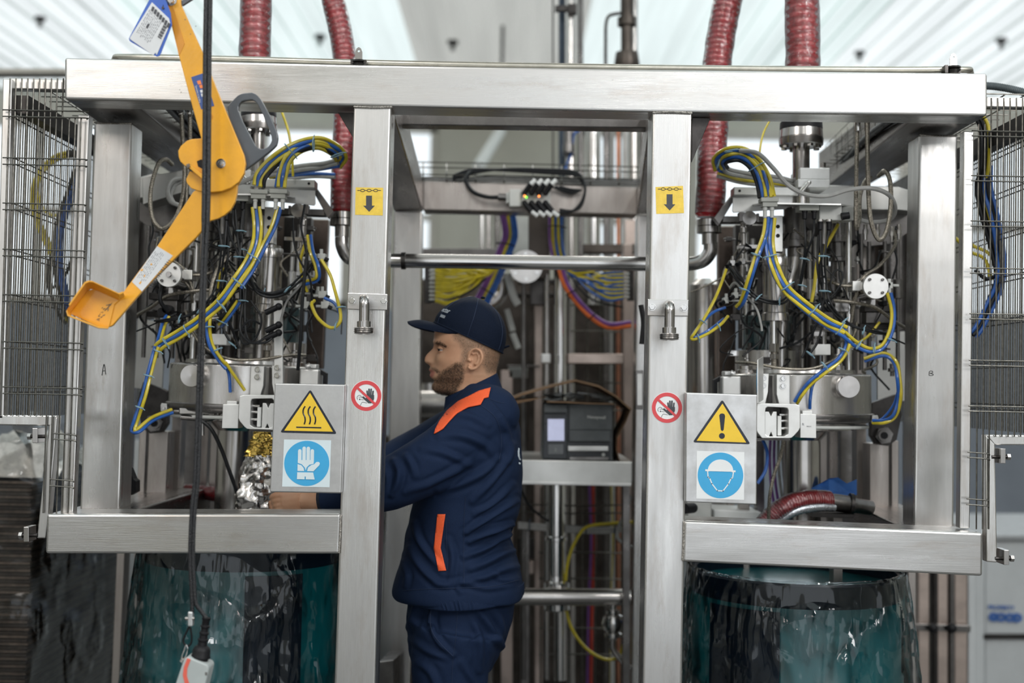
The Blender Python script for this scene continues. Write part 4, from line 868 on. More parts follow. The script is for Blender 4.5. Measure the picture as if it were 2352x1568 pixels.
def mk(e, name, mt, bev=0): return lambda g: obj(name, g, mt, e, bev)
# ------------------------------------------------ flange stack and pipe over each machine
def flange(e, x, y, Y, s=1.0):
    g = G(); g.plathe(x, Y, [(y-2, 46*s), (y, 48*s), (y+16*s, 49*s), (y+17*s, 48*s)], 40); mk(e, 'rubber_flange', BLK)(g)
    g = G(); g.plathe(x, Y, [(y+17*s, 49*s), (y+35*s, 50*s), (y+35.5*s, 48*s), (y+37*s, 48*s), (y+37.5*s, 51*s), (y+52*s, 50*s), (y+54*s, 47*s)], 40); mk(e, 'pipe_flange', TUR)(g)
    for k in range(8):
        a = 2*math.pi*k/8+.3; c = PT(x, y+54*s, Y)+Vector((math.cos(a), math.sin(a), 0))*S(40*s, Y); g = G(); g.lathe(c, -ZAX, [(0, S(7*s, Y)), (S(6*s, Y), S(7*s, Y))], 6, sm=False); mk(e, 'flange_bolt', TUR)(g)
flange(mR, 1840, 282, 3.55); g = G(); g.plathe(1840, 3.55, [(336, 19.5), (478, 19.5)], 28); mk(mR, 'feed_pipe', TUR)(g)
flange(mL, 594, 256, 3.55, .84); g = G(); g.plathe(592, 3.55, [(302, 16.5), (450, 16.5)], 28); mk(mL, 'feed_pipe', TUR)(g)
text('ft', 1845, 974, 3.299, 6, GPR, mR); text('20K212', 1858, 979, 3.299, 2.6, GPR, mR)
# mirror-like sign plate seen almost edge-on on the right machine
g = G(); a = P(1739, 826, 3.24); b = P(1751, 818, 3.30); c = P(1751, 918, 3.30); d = P(1739, 926, 3.24); g.prism([a, b, c, d], (.003, 0, 0)); mk(mR, 'side_sign_plate', LIT, .0008)(g)
g = G(); ctr = (a+b+c+d)/4; u = (b+c-a-d)/2; v = (a+b-c-d)/2
g.tube([ctr+Vector((-.002, 0, 0))+u*.36*math.cos(t)+v*.42*math.sin(t) for t in [2*math.pi*k/36 for k in range(36)]], .0016, 6, True); mk(mR, 'blue_ring_symbol', WBL)(g)
# ------------------------------------------------ right machine hoses
Yh = 3.34
bundle(mR, 'YBY', [(1772, 500, 3.345), (1768, 560, 3.34), (1780, 612, 3.33), (1805, 662, 3.32), (1850, 702, 3.32), (1900, 738, 3.32), (1942, 758, 3.33)], 4.4, 7.5)
bundle(mR, 'B', [(1758, 498, 3.345), (1758, 545, 3.34), (1766, 600, 3.335), (1790, 655, 3.325), (1835, 703, 3.325), (1890, 745, 3.325), (1936, 772, 3.33), (1965, 795, 3.34), (2000, 808, 3.35), (2030, 798, 3.35), (2050, 760, 3.36), (2054, 715, 3.36), (2046, 672, 3.36)], 4.2, 7)
bundle(mR, 'Y', [(1930, 752, 3.33), (1965, 783, 3.34), (1998, 800, 3.35), (2026, 792, 3.35), (2044, 756, 3.36), (2048, 715, 3.36), (2038, 672, 3.36)], 4, 7)
bundle(mR, 'YB', [(1925, 752, 3.335), (1944, 772, 3.34), (1946, 796, 3.34), (1928, 826, 3.34), (1895, 852, 3.34), (1862, 878, 3.35), (1840, 905, 3.37), (1828, 924, 3.39)], 4, 7.5)
bundle(mR, 'B', [(1880, 862, 3.345), (1866, 885, 3.36), (1861, 915, 3.38), (1860, 938, 3.39)], 3.8, 7)
bundle(mR, 'BY', [(1762, 498, 3.34), (1756, 540, 3.335), (1738, 590, 3.33), (1722, 640, 3.33), (1706, 690, 3.36), (1694, 706, 3.39)], 4, 7.2)
bundle(mR, 'Y', [(1668, 618, 3.42), (1655, 655, 3.40), (1640, 690, 3.38), (1615, 735, 3.36), (1594, 766, 3.36), (1588, 776, 3.36), (1596, 779, 3.36), (1625, 766, 3.36), (1655, 745, 3.38), (1672, 726, 3.42)], 3.6, 7)
bundle(mR, 'B', [(1666, 706, 3.42), (1640, 716, 3.40), (1618, 735, 3.37), (1598, 758, 3.365), (1590, 772, 3.365), (1600, 773, 3.365), (1630, 757, 3.37), (1662, 732, 3.42)], 3.4, 7)
bundle(mR, 'KBYBY', [(1759, 452, 3.345), (1752, 415, 3.35), (1735, 378, 3.36), (1705, 355, 3.38), (1672, 356, 3.40), (1653, 370, 3.44), (1657, 388, 3.48)], 4.3, 7.5)
bundle(mR, 'YY', [(1775, 452, 3.345), (1765, 410, 3.35), (1745, 375, 3.36), (1715, 352, 3.38), (1680, 350, 3.41), (1660, 366, 3.44), (1664, 385, 3.48)], 4.3, 7.5)
bundle(mR, 'GG', [(1660, 380, 3.48), (1676, 394, 3.5), (1730, 404, 3.52), (1790, 412, 3.54), (1835, 425, 3.56)], 5, 9)
bundle(mR, 'BYG', [(1650, 398, 3.5), (1700, 412, 3.54), (1760, 420, 3.58), (1830, 428, 3.6)], 4, 7)
cable(mR, 'grey_cable', GRC, [(1700, 346, 3.37), (1740, 352, 3.33), (1775, 385, 3.32), (1810, 425, 3.31), (1850, 446, 3.31), (1900, 450, 3.31), (1950, 436, 3.31), (2000, 432, 3.31), (2040, 446, 3.33), (2056, 475, 3.36), (2045, 503, 3.40), (2000, 510, 3.42), (1960, 500, 3.43)], 5.2)
cable(mR, 'yellow_hose', YEL, [(1770, 272, 3.5), (1752, 310, 3.5), (1744, 360, 3.5), (1742, 430, 3.5)], 2.4)
cable(mR, 'yellow_hose', YEL, [(1925, 515, 3.5), (1900, 560, 3.48), (1878, 600, 3.46), (1870, 660, 3.46), (1858, 720, 3.46)], 4)
cable(mR, 'yellow_hose', YEL, [(1945, 800, 3.42), (1990, 775, 3.44), (2020, 740, 3.46)], 3.2)
bundle(mR, 'YB', [(1985, 826, 3.42), (2030, 814, 3.40), (2056, 832, 3.39), (2064, 870, 3.38), (2066, 915, 3.39), (2054, 955, 3.40), (2030, 968, 3.42), (2005, 968, 3.45)], 4, 6)
bundle(mR, 'B', [(2062, 900, 3.40), (2052, 930, 3.42), (2030, 958, 3.44), (2006, 972, 3.46)], 3, 6)
ties(mR, [(1768, 588, 3.32, 1.3, 15), (1807, 658, 3.31, .9, 14), (1868, 712, 3.31, .7, 15), (1928, 756, 3.32, .6, 14), (1972, 793, 3.33, .5, 10), (2008, 802, 3.34, 0, 9), (2047, 780, 3.35, 1.9, 8), (1935, 802, 3.33, 2.0, 9), (1893, 838, 3.33, 2.4, 9), (1735, 584, 3.32, 1.9, 10), (1708, 664, 3.33, 1.9, 10), (1613, 737, 3.35, 2.1, 7), (1650, 748, 3.37, 2.6, 7), (1604, 774, 3.35, 2.8, 7), (1735, 384, 3.35, 1.0, 18), (1680, 346, 3.38, 1.4, 16), (1650, 374, 3.44, .2, 14)])
cable(mR, 'braided_hose', BRD, [(1970, 265, 3.35), (1969, 300, 3.35), (1967, 400, 3.35), (1966, 520, 3.36), (1974, 500, 3.38), (1975, 450, 3.40), (1988, 415, 3.42), (2000, 408, 3.46)], 5)
cable(mR, 'braided_hose', BRD, [(1991, 265, 3.34), (1992, 310, 3.34), (1994, 420, 3.34), (2000, 505, 3.34), (2018, 550, 3.34), (2036, 530, 3.34), (2046, 470, 3.34), (2044, 415, 3.35), (2032, 393, 3.37), (2018, 404, 3.40)], 5.4)
for x in (1970, 1991):
    g = G(); g.plathe(x, 3.345, [(262, 7), (300, 7), (302, 6)], 14); mk(mR, 'hose_ferrule', POL)(g)
for x, y in ((2016, 515), (2049, 520), (2065, 515), (1988, 515)):
    g = G(); g.plathe(x, 3.5, [(y, 5), (y+12, 5), (y+12, 7), (y+22, 7), (y+22, 5), (y+36, 4)], 8); mk(mR, 'hose_ferrule', TUR)(g)
# ------------------------------------------------ left machine hoses
bundle(mL, 'YBY', [(588, 475, 3.345), (592, 520, 3.34), (588, 560, 3.33), (572, 600, 3.32), (542, 645, 3.31), (505, 695, 3.31), (455, 738, 3.32), (410, 768, 3.33), (372, 790, 3.34), (362, 800, 3.34)], 4.3, 8)
bundle(mL, 'BY', [(642, 475, 3.345), (628, 520, 3.34), (606, 565, 3.325), (580, 615, 3.315), (550, 660, 3.305)], 4.2, 8)
bundle(mL, 'YB', [(360, 795, 3.34), (345, 850, 3.33), (330, 910, 3.32), (312, 965, 3.32), (306, 988, 3.32), (318, 988, 3.32), (350, 962, 3.36), (395, 944, 3.42)], 4.0, 7.5)
bundle(mL, 'YB', [(510, 700, 3.32), (486, 715, 3.32), (478, 745, 3.32), (484, 790, 3.33), (505, 825, 3.34), (522, 845, 3.35)], 4.0, 7)
cable(mL, 'blue_hose', BLU, [(515, 835, 3.35), (526, 860, 3.37), (529, 900, 3.39)], 3.8)
cable(mL, 'yellow_hose', YEL, [(518, 832, 3.345), (540, 865, 3.37), (562, 896, 3.39)], 3.8)
bundle(mL, 'YB', [(385, 725, 3.42), (374, 750, 3.40), (366, 780, 3.37), (360, 800, 3.34)], 3.6, 7)
bundle(mL, 'BYK', [(545, 690, 3.35), (530, 712, 3.35), (512, 736, 3.36), (503, 745, 3.38)], 3.6, 7)
cable(mL, 'yellow_hose', YEL, [(515, 615, 3.42), (504, 640, 3.42), (502, 680, 3.42), (505, 700, 3.42)], 4)
bundle(mL, 'YBYK', [(594, 428, 3.345), (602, 400, 3.35), (640, 362, 3.37), (690, 335, 3.40), (735, 328, 3.43), (772, 345, 3.46), (784, 362, 3.5), (772, 378, 3.52)], 4.6, 7.5)
bundle(mL, 'YBY', [(646, 430, 3.345), (650, 400, 3.35), (662, 365, 3.37), (692, 340, 3.40), (733, 333, 3.43), (768, 350, 3.46), (778, 364, 3.5)], 4.4, 7.5)
cable(mL, 'blue_hose', BLU, [(634, 430, 3.35), (640, 398, 3.36), (655, 360, 3.38), (690, 334, 3.41)], 4.4)
bundle(mL, 'GG', [(776, 372, 3.5), (740, 380, 3.52), (700, 384, 3.54), (650, 392, 3.56), (600, 402, 3.58)], 5, 9)
bundle(mL, 'BY', [(778, 378, 3.5), (720, 388, 3.54), (660, 400, 3.58), (620, 412, 3.6)], 4, 7)
bundle(mL, 'GB', [(770, 404, 3.6), (720, 402, 3.62), (660, 408, 3.64)], 4, 7)
cable(mL, 'yellow_hose', YEL, [(648, 258, 3.5), (662, 300, 3.5), (670, 350, 3.5), (673, 405, 3.5)], 3)
cable(mL, 'grey_cable', GRC, [(600, 398, 3.36), (570, 412, 3.36), (545, 420, 3.37), (520, 410, 3.42)], 5.5)
cable(mL, 'grey_cable', GRC, [(420, 408, 3.5), (395, 415, 3.48), (385, 438, 3.46), (392, 462, 3.45), (412, 472, 3.46)], 5.5)
cable(mL, 'grey_cable', GRC, [(425, 414, 3.52), (402, 425, 3.5), (392, 448, 3.48), (400, 468, 3.48)], 4.5)
# loops of tube at the right-hand side of the left machine
bundle(mL, 'BY', [(710, 540, 3.42), (716, 580, 3.4), (728, 612, 3.39), (728, 640, 3.40), (700, 650, 3.42)], 3.8, 7)
cable(mL, 'yellow_hose', YEL, [(738, 596, 3.40), (758, 630, 3.39), (770, 670, 3.38), (782, 720, 3.38), (778, 744, 3.38), (758, 752, 3.38), (730, 730, 3.39), (716, 700, 3.40), (722, 690, 3.42)], 4)
cable(mL, 'blue_hose', BLU, [(745, 684, 3.40), (768, 696, 3.39), (780, 720, 3.385), (780, 740, 3.385), (764, 752, 3.385)], 3.6)
cable(mL, 'yellow_hose', YEL, [(700, 560, 3.44), (690, 600, 3.44), (696, 640, 3.44), (706, 670, 3.45)], 3.4)
for x, y in ((738, 590), (740, 676), (716, 590), (722, 640), (700, 700), (746, 700)):
    g = G(); g.pbox(x-9, y-8, x+9, y+8, 3.43, .03); g.cyl(P(x, y-18, 3.44), P(x, y-6, 3.44), .005, 10); g.cyl(P(x-20, y+3, 3.44), P(x-8, y+3, 3.44), .004, 10); mk(mL, 'tee_fitting', LGP, .0015)(g)
    g = G(); g.cyl(P(x+8, y+4, 3.43), P(x+16, y+8, 3.43), .006, 10); mk(mL, 'valve_knob', BLK)(g)
for p, r in [([(700, 470, 3.4), (692, 520, 3.38), (700, 560, 3.38), (706, 610, 3.38), (690, 660, 3.39), (680, 690, 3.4)], 2.6), ([(672, 500, 3.4), (676, 560, 3.38), (690, 600, 3.37), (712, 640, 3.37), (716, 690, 3.38)], 2.4),
             ([(706, 580, 3.37), (700, 630, 3.36), (694, 700, 3.35), (690, 780, 3.35), (684, 850, 3.36)], 4), ([(720, 720, 3.4), (706, 745, 3.4), (708, 770, 3.4), (715, 785, 3.4)], 3), ([(576, 690, 3.36), (600, 730, 3.35), (588, 775, 3.35), (560, 790, 3.35), (552, 760, 3.36), (575, 735, 3.36), (600, 745, 3.37)], 2.6),
             ([(560, 640, 3.37), (556, 700, 3.36), (552, 760, 3.35), (580, 788, 3.34), (615, 770, 3.35), (640, 740, 3.37)], 2.8), ([(566, 640, 3.38), (562, 720, 3.37), (570, 780, 3.35), (610, 786, 3.34), (638, 762, 3.36)], 2.8),
             ([(520, 505, 3.38), (530, 545, 3.37), (550, 590, 3.36), (558, 640, 3.36), (560, 700, 3.36)], 3), ([(540, 480, 3.38), (545, 540, 3.37), (552, 600, 3.36), (552, 690, 3.36)], 3), ([(560, 480, 3.37), (556, 540, 3.37), (550, 600, 3.36)], 3.4),
             ([(575, 640, 3.36), (590, 670, 3.35), (620, 682, 3.34), (655, 674, 3.36), (675, 655, 3.39)], 3.6), ([(572, 634, 3.36), (588, 664, 3.355), (622, 674, 3.345), (652, 668, 3.36)], 3), ([(400, 520, 3.5), (430, 545, 3.5), (500, 570, 3.5), (540, 580, 3.5)], 2.4),
             ([(372, 655, 3.4), (368, 690, 3.4), (386, 715, 3.42)], 5)]: cable(mL, 'black_cable', BLC, p, r)
for x, y in ((640, 704), (640, 746), (640, 764)):
    g = G(); g.cyl(P(x-30, y+14, 3.35), P(x, y, 3.35), .008, 12); g.ball(P(x, y, 3.35), .010, 12); mk(mL, 'sensor_plug', BLK)(g)
g = G(); g.ppoly([(628, 690), (648, 690), (650, 880), (630, 884)], 3.39, .012); mk(mL, 'sensor_bracket', LIT, .001)(g)
for y in (845, 862): capscrew(mL, 637, y, 3.39, 6.5)
ties(mL, [(581, 588, 3.31, 2.1, 15), (548, 648, 3.30, 2.2, 16), (508, 700, 3.30, 2.4, 15), (428, 758, 3.32, 2.6, 13), (380, 786, 3.33, 2.5, 11), (362, 806, 3.33, 1.9, 9), (340, 862, 3.32, 1.8, 10), (320, 935, 3.31, 1.9, 9), (479, 750, 3.31, 1.5, 8), (498, 803, 3.32, 1.1, 8), (548, 590, 3.35, 1.6, 11), (556, 690, 3.35, 1.6, 9), (552, 530, 3.36, 1.6, 9), (780, 705, 3.37, 1.4, 8), (770, 750, 3.37, .2, 8), (667, 345, 3.37, 2.4, 20), (720, 332, 3.40, 0, 16), (775, 356, 3.45, 1.2, 16), (508, 738, 3.36, 2.0, 13)])
cable(mL, 'braided_hose', BRD, [(416, 250, 3.35), (420, 330, 3.35), (424, 400, 3.35), (418, 460, 3.36), (400, 505, 3.36), (372, 525, 3.36), (350, 500, 3.36), (346, 440, 3.37), (362, 380, 3.40), (380, 366, 3.43), (396, 378, 3.46)], 5.2)
cable(mL, 'braided_hose', BRD, [(436, 250, 3.36), (436, 330, 3.36), (430, 420, 3.37), (426, 500, 3.38)], 5)
for x in (416, 436): g = G(); g.plathe(x, 3.35, [(246, 7), (262, 7), (264, 6)], 14); mk(mL, 'hose_ferrule', POL)(g)
cable(mL, 'braided_hose', BRD, [(482, 700, 3.38), (486, 660, 3.38), (500, 620, 3.39), (530, 580, 3.4)], 5)
cable(mL, 'braided_hose', BRD, [(362, 545, 3.5), (358, 580, 3.5), (366, 620, 3.5), (352, 650, 3.5)], 2.5)
g = G(); g.plathe(465, 3.5, [(400, 5), (1000, 5)], 12); mk(mL, 'tall_rod', TUR)(g)
g = G(); g.ppoly([(326, 408), (420, 390), (424, 440), (328, 470)], 3.62, .10); mk(mL, 'corner_box', BOX, .002)(g)
g = G(); g.pbox(412, 937, 512, 950, 3.44, .03); g.cyl(P(412, 944, 3.45), P(400, 944, 3.45), .004, 10); g.pbox(480, 912, 513, 937, 3.43, .04); mk(mL, 'cylinder_bar', TUR, .002)(g)
g = G(); g.ptube([(416, 958, 3.45), (470, 962, 3.45), (492, 958, 3.44), (502, 948, 3.43), (504, 934, 3.43)], 6, 6, 12); mk(mL, 'elbow_line', MIDS)(g)
for x in (375, 386):
    g = G(); g.pdisc(x-4, 716-(x-375)*.6, 3.42, 10, .04, 18); mk(mL, 'regulator_knob', BLK)(g)
# ------------------------------------------------ ribbed red hoses
RH = mat('red_ribbed_hose', (.50, .016, .024), .2, 0, .35, 60, coat=.7, bump=.3, col2=(.30, .012, .016))
WRP = bpy.data.materials.new('clear_film'); WRP.use_nodes = True
def filmmat(m, base, alpha, rough, bs, strength, streaks=.35, ridged=False):
    nt = m.node_tree; N = nt.nodes; L = nt.links; b = N['Principled BSDF']; N.remove(b)
    t = N.new('ShaderNodeBsdfTransparent'); t.inputs[0].default_value = (*base, 1)
    gl = N.new('ShaderNodeBsdfGlossy'); gl.inputs['Roughness'].default_value = rough; gl.inputs[0].default_value = (.9, .93, .95, 1)
    d = N.new('ShaderNodeBsdfTranslucent'); d.inputs[0].default_value = (.75, .8, .82, 1)
    fr_ = N.new('ShaderNodeFresnel'); fr_.inputs[0].default_value = 1.45
    tc = N.new('ShaderNodeTexCoord'); n1 = N.new('ShaderNodeTexNoise'); n1.inputs['Scale'].default_value = bs; n1.noise_type = 'RIDGED_MULTIFRACTAL' if ridged else 'FBM'; n1.inputs['Detail'].default_value = 6; n1.inputs['Distortion'].default_value = 1.2; L.new(tc.outputs['Object'], n1.inputs[0])
    bp = N.new('ShaderNodeBump'); bp.inputs['Strength'].default_value = strength; bp.inputs['Distance'].default_value = .03 if ridged else .01
    if ridged:
        vo = N.new('ShaderNodeTexVoronoi'); vo.inputs['Scale'].default_value = bs*2.2; n5 = N.new('ShaderNodeTexNoise'); n5.inputs['Scale'].default_value = 5; n5.inputs['Detail'].default_value = 3
        mp5 = N.new('ShaderNodeMapping'); mp5.inputs['Scale'].default_value = (1, 1, .45); L.new(tc.outputs['Object'], mp5.inputs[0]); L.new(mp5.outputs[0], n5.inputs[0]); L.new(mp5.outputs[0], n1.inputs[0])
        mv = N.new('ShaderNodeMix'); mv.data_type = 'VECTOR'; mv.inputs[0].default_value = .35; L.new(mp5.outputs[0], mv.inputs[4]); L.new(n5.outputs['Color'], mv.inputs[5]); L.new(mv.outputs[1], vo.inputs['Vector'])
        ad = N.new('ShaderNodeMath'); ad.operation = 'MULTIPLY_ADD'; ad.inputs[1].default_value = .35; L.new(n1.outputs['Fac'], ad.inputs[0]); nm_ = N.new('ShaderNodeTexNoise'); nm_.inputs['Scale'].default_value = 4.5; nm_.inputs['Detail'].default_value = 1; L.new(tc.outputs['Object'], nm_.inputs[0])
        rm = N.new('ShaderNodeMapRange'); rm.inputs[1].default_value = .47; rm.inputs[2].default_value = .60; L.new(nm_.outputs['Fac'], rm.inputs[0])
        mm_ = N.new('ShaderNodeMath'); mm_.operation = 'MULTIPLY'; L.new(vo.outputs['Distance'], mm_.inputs[0]); L.new(rm.outputs[0], mm_.inputs[1]); L.new(mm_.outputs[0], ad.inputs[2]); L.new(ad.outputs[0], bp.inputs['Height'])
    else: L.new(n1.outputs['Fac'], bp.inputs['Height'])
    for n_ in (gl, fr_): L.new(bp.outputs[0], n_.inputs['Normal'])
    m1 = N.new('ShaderNodeMixShader'); mth = N.new('ShaderNodeMath'); mth.operation = 'MULTIPLY_ADD'; mth.inputs[1].default_value = 1.0; mth.inputs[2].default_value = alpha; mth.use_clamp = True
    L.new(fr_.outputs[0], mth.inputs[0]); L.new(mth.outputs[0], m1.inputs[0]); L.new(t.outputs[0], m1.inputs[1]); L.new(gl.outputs[0], m1.inputs[2])
    m2 = N.new('ShaderNodeMixShader'); m2.inputs[0].default_value = streaks; L.new(m1.outputs[0], m2.inputs[1]); L.new(d.outputs[0], m2.inputs[2]); L.new(m2.outputs[0], N['Material Output'].inputs[0]); return m
filmmat(WRP, (.97, .98, .98), .03, .12, 40, .6, .10)
def redhose(pts, r, lab, pitch=11, bare=True, wrap=True, mt=None, taper=None):
    Ym = sum(p[2] for p in pts)/len(pts); q = catmull([P(*p) for p in pts], 40)
    L = sum((q[i+1]-q[i]).length for i in range(len(q)-1)); n = int(L/S(pitch, Ym)*6); acc = [0]
    for i in range(len(q)-1): acc.append(acc[-1]+(q[i+1]-q[i]).length)
    out = []; rr = []; j = 0
    for i in range(n+1):
        t = L*i/n
        while j < len(q)-2 and acc[j+1] < t: j += 1
        f = (t-acc[j])/max(1e-9, acc[j+1]-acc[j]); out.append(q[j].lerp(q[j+1], min(1, f)))
        tp_ = 1 if taper is None else 1+(taper-1)*i/n
        rr.append(S(r, Ym)*tp_*(.89+.11*max(-.6, math.cos(2*math.pi*i/6))))
    c = out[-1]; e = empty('red_hose', c, lab, 'hose', 'ribbed red hoses on the filling machines')
    g = G(); g.tube(out, rr, 24); obj('ribbed_hose', g, mt or RH, e)
    if wrap:
        g = G(); rn = random.Random(int(r*7)); g.tube(out[::5], [S(r*1.06, Ym)*(1+.05*rn.random()) for _ in out[::5]], 20, cap=False); obj('film_wrap', g, WRP, e)
    return e
redhose([(588, -80, 3.56), (588, 0, 3.56), (587, 60, 3.56), (585, 130, 3.56), (588, 200, 3.56), (592, 256, 3.55)], 34, 'red ribbed hose rising from the left machine flange, film wrapped', 17)
redhose([(745, -80, 3.75), (765, 0, 3.75), (785, 90, 3.75), (794, 170, 3.74), (793, 260, 3.73), (790, 350, 3.72), (786, 430, 3.70), (786, 488, 3.70)], 25, 'thinner red ribbed hose dropping beside the left middle post', 13)
redhose([(1690, -80, 3.75), (1672, 0, 3.75), (1655, 90, 3.75), (1645, 170, 3.74), (1641, 270, 3.73), (1636, 350, 3.72), (1634, 430, 3.70), (1628, 500, 3.70)], 31, 'red ribbed hose dropping beside the right middle post, swelling lower down', 13, taper=1.05)
redhose([(1842, -80, 3.56), (1842, 0, 3.56), (1843, 60, 3.56), (1844, 130, 3.56), (1842, 200, 3.56), (1840, 284, 3.55)], 37, 'thick red ribbed hose rising from the right machine flange', 18)
redhose([(430, 1128, 3.95), (480, 1132, 3.9), (520, 1140, 3.86), (560, 1150, 3.84), (600, 1158, 3.84)], 16, 'short red hose lying low behind the black cable, left bay', 6)
RWH = mat('red_hose_grey_underside', (.33, .02, .025), .3, 0, .3, 30, coat=.4)
redhose([(1735, 1235, 3.5), (1765, 1195, 3.5), (1810, 1160, 3.5), (1860, 1148, 3.52), (1905, 1150, 3.54)], 22, 'curved red hose in the right bay with silver foil along its underside', 6, mt=RWH)
# foil strip under the curved hose and its steel coupling
cp = empty('hose_coupling', P(1940, 1160, 3.56), 'steel hose coupling with clamp at the end of the curved red hose', 'coupling')
g = G(); g.ptube([(1752, 1240, 3.495), (1785, 1198, 3.49), (1830, 1172, 3.49), (1880, 1164, 3.51), (1915, 1164, 3.53)], 11, 6, 14); obj('foil_sleeve', g, mat('crinkled_foil', (.55, .58, .62), .25, .8, .3, 120, bump=1), cp)
g = G(); g.ptube([(1905, 1152, 3.54), (1935, 1156, 3.55), (1960, 1160, 3.56)], 20, 4, 20); obj('coupling_body', g, MIDS, cp)
g = G(); g.ptube([(1950, 1158, 3.56), (1958, 1159, 3.56)], 26, 2, 20); obj('clamp_band', g, DKS, cp)
g = G(); g.ptube([(1955, 1159, 3.56), (2000, 1166, 3.58)], 17, 2, 20); obj('outlet_pipe', g, MIDS, cp)
g = G(); g.ppoly([(1870, 1178), (1965, 1182), (1960, 1190), (1868, 1187)], 3.5, .12); obj('support_plate', g, DKS, cp)
g = G(); g.pbox(1915, 1188, 1935, 1500, 3.55, .05); obj('support_leg', g, ST_R, cp)
BCL = mat('blue_cloth', (.03, .13, .42), .7, 0, .15, 30, bump=.6)
g = G(); n = 10
vv = [P(x, y, Y) for x, y, Y in [(1850, 1128, 3.66), (1880, 1112, 3.64), (1905, 1098, 3.64), (1925, 1096, 3.66), (1945, 1110, 3.68), (1968, 1100, 3.7), (1968, 1136, 3.7), (1940, 1138, 3.66), (1905, 1130, 3.62), (1862, 1136, 3.64)]]
g.prism(vv, (0, .006, -.002)); obj('blue_cloth', g, BCL, label='folded blue cloth lying on the steel coupling, right bay', cat='cloth')
# transfer pipe with elbows under the thin red hoses
tr = empty('transfer_pipe', P(1190, 600, 3.75), 'horizontal steel pipe between the middle posts with an elbow at each end', 'pipe')
g = G(); g.ptube([(785, 545, 3.70), (787, 566, 3.70), (800, 590, 3.71), (830, 598, 3.73), (870, 600, 3.75)], 16, 8, 20); obj('elbow', g, TUR, tr)
g = G(); g.ptube([(1540, 607, 3.75), (1580, 606, 3.73), (1612, 600, 3.71), (1630, 580, 3.70), (1632, 556, 3.70)], 16, 8, 20); obj('elbow', g, TUR, tr)
g = G(); g.cyl(P(865, 598, 3.75), P(1545, 607, 3.75), S(16.5, 3.75), 28); obj('straight_pipe', g, POL, tr)
g = G(); g.cyl(P(922, 599, 3.75), P(932, 599, 3.75), S(20, 3.75), 24); obj('clamp_band', g, DKS, tr)
for x, y in ((786, 488), (1629, 505)):
    g = G(); g.plathe(x, 3.70, [(y-2, 24), (y, 28), (y+14, 28), (y+15, 25), (y+16, 28), (y+30, 28), (y+32, 17), (y+56, 17)], 30); obj('flange_pair', g, TUR, tr)

# cable loops hanging behind the two mesh guards
gc = empty('guard_cable_loop', P(110, 560, 3.9), 'yellow and blue cable loop hanging behind the left mesh guard', 'cable loop')
bundle(gc, 'YY', [(172, 352, 3.8), (130, 362, 3.8), (95, 395, 3.8), (78, 440, 3.8), (84, 500, 3.8), (110, 560, 3.8), (140, 640, 3.8), (158, 740, 3.8)], 4.5, 9)
bundle(gc, 'Y', [(85, 440, 3.8), (100, 480, 3.8), (125, 495, 3.8), (150, 480, 3.8), (165, 440, 3.8), (175, 400, 3.8)], 4, 8)
bundle(gc, 'BBK', [(180, 390, 3.78), (165, 440, 3.78), (145, 490, 3.78), (132, 550, 3.78), (134, 620, 3.78), (148, 680, 3.78), (158, 725, 3.78)], 5, 8)
for i, p in enumerate([[(170, 585, 3.79), (150, 630, 3.79), (120, 660, 3.79), (112, 620, 3.79), (128, 580, 3.79)], [(110, 610, 3.79), (118, 680, 3.79), (140, 730, 3.79), (152, 742, 3.79)], [(125, 570, 3.79), (105, 630, 3.79), (125, 700, 3.79)]]): cable(gc, 'black_cable', BLC, p, 4)
g = G(); g.ptube([(155, 352, 3.77), (178, 355, 3.77)], 9, 2, 10); obj('black_sleeve', g, BLK, gc)
gc2 = empty('guard_cable_loop', P(2280, 560, 3.5), 'yellow, blue and black cables hanging behind the right mesh guard', 'cable loop')
bundle(gc2, 'YKK', [(2246, 262, 3.4), (2262, 300, 3.4), (2262, 380, 3.4), (2252, 430, 3.42), (2262, 490, 3.42), (2282, 560, 3.42), (2296, 620, 3.42)], 4.5, 9)
bundle(gc2, 'BKB', [(2268, 380, 3.41), (2270, 440, 3.41), (2285, 500, 3.41), (2298, 580, 3.41), (2296, 650, 3.41), (2275, 700, 3.41), (2250, 750, 3.41), (2235, 770, 3.41)], 4.5, 8)
bundle(gc2, 'YY', [(2200, 540, 3.45), (2230, 570, 3.45), (2268, 590, 3.44), (2284, 640, 3.43)], 4, 16)
for i, p in enumerate([[(2290, 640, 3.43), (2270, 690, 3.43), (2250, 740, 3.43)], [(2240, 620, 3.43), (2265, 640, 3.43), (2290, 632, 3.43)]]): cable(gc2, 'black_cable', BLC, p, 4.5)
# ================================================================== things in the gap behind the man
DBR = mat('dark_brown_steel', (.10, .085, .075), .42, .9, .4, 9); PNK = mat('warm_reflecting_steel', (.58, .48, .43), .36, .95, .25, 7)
COP = mat('copper_pipe', (.48, .22, .14), .35, .9, .2, 20); DBL = mat('dark_blue_pipe', (.03, .05, .08), .35, .3, .2, 20)
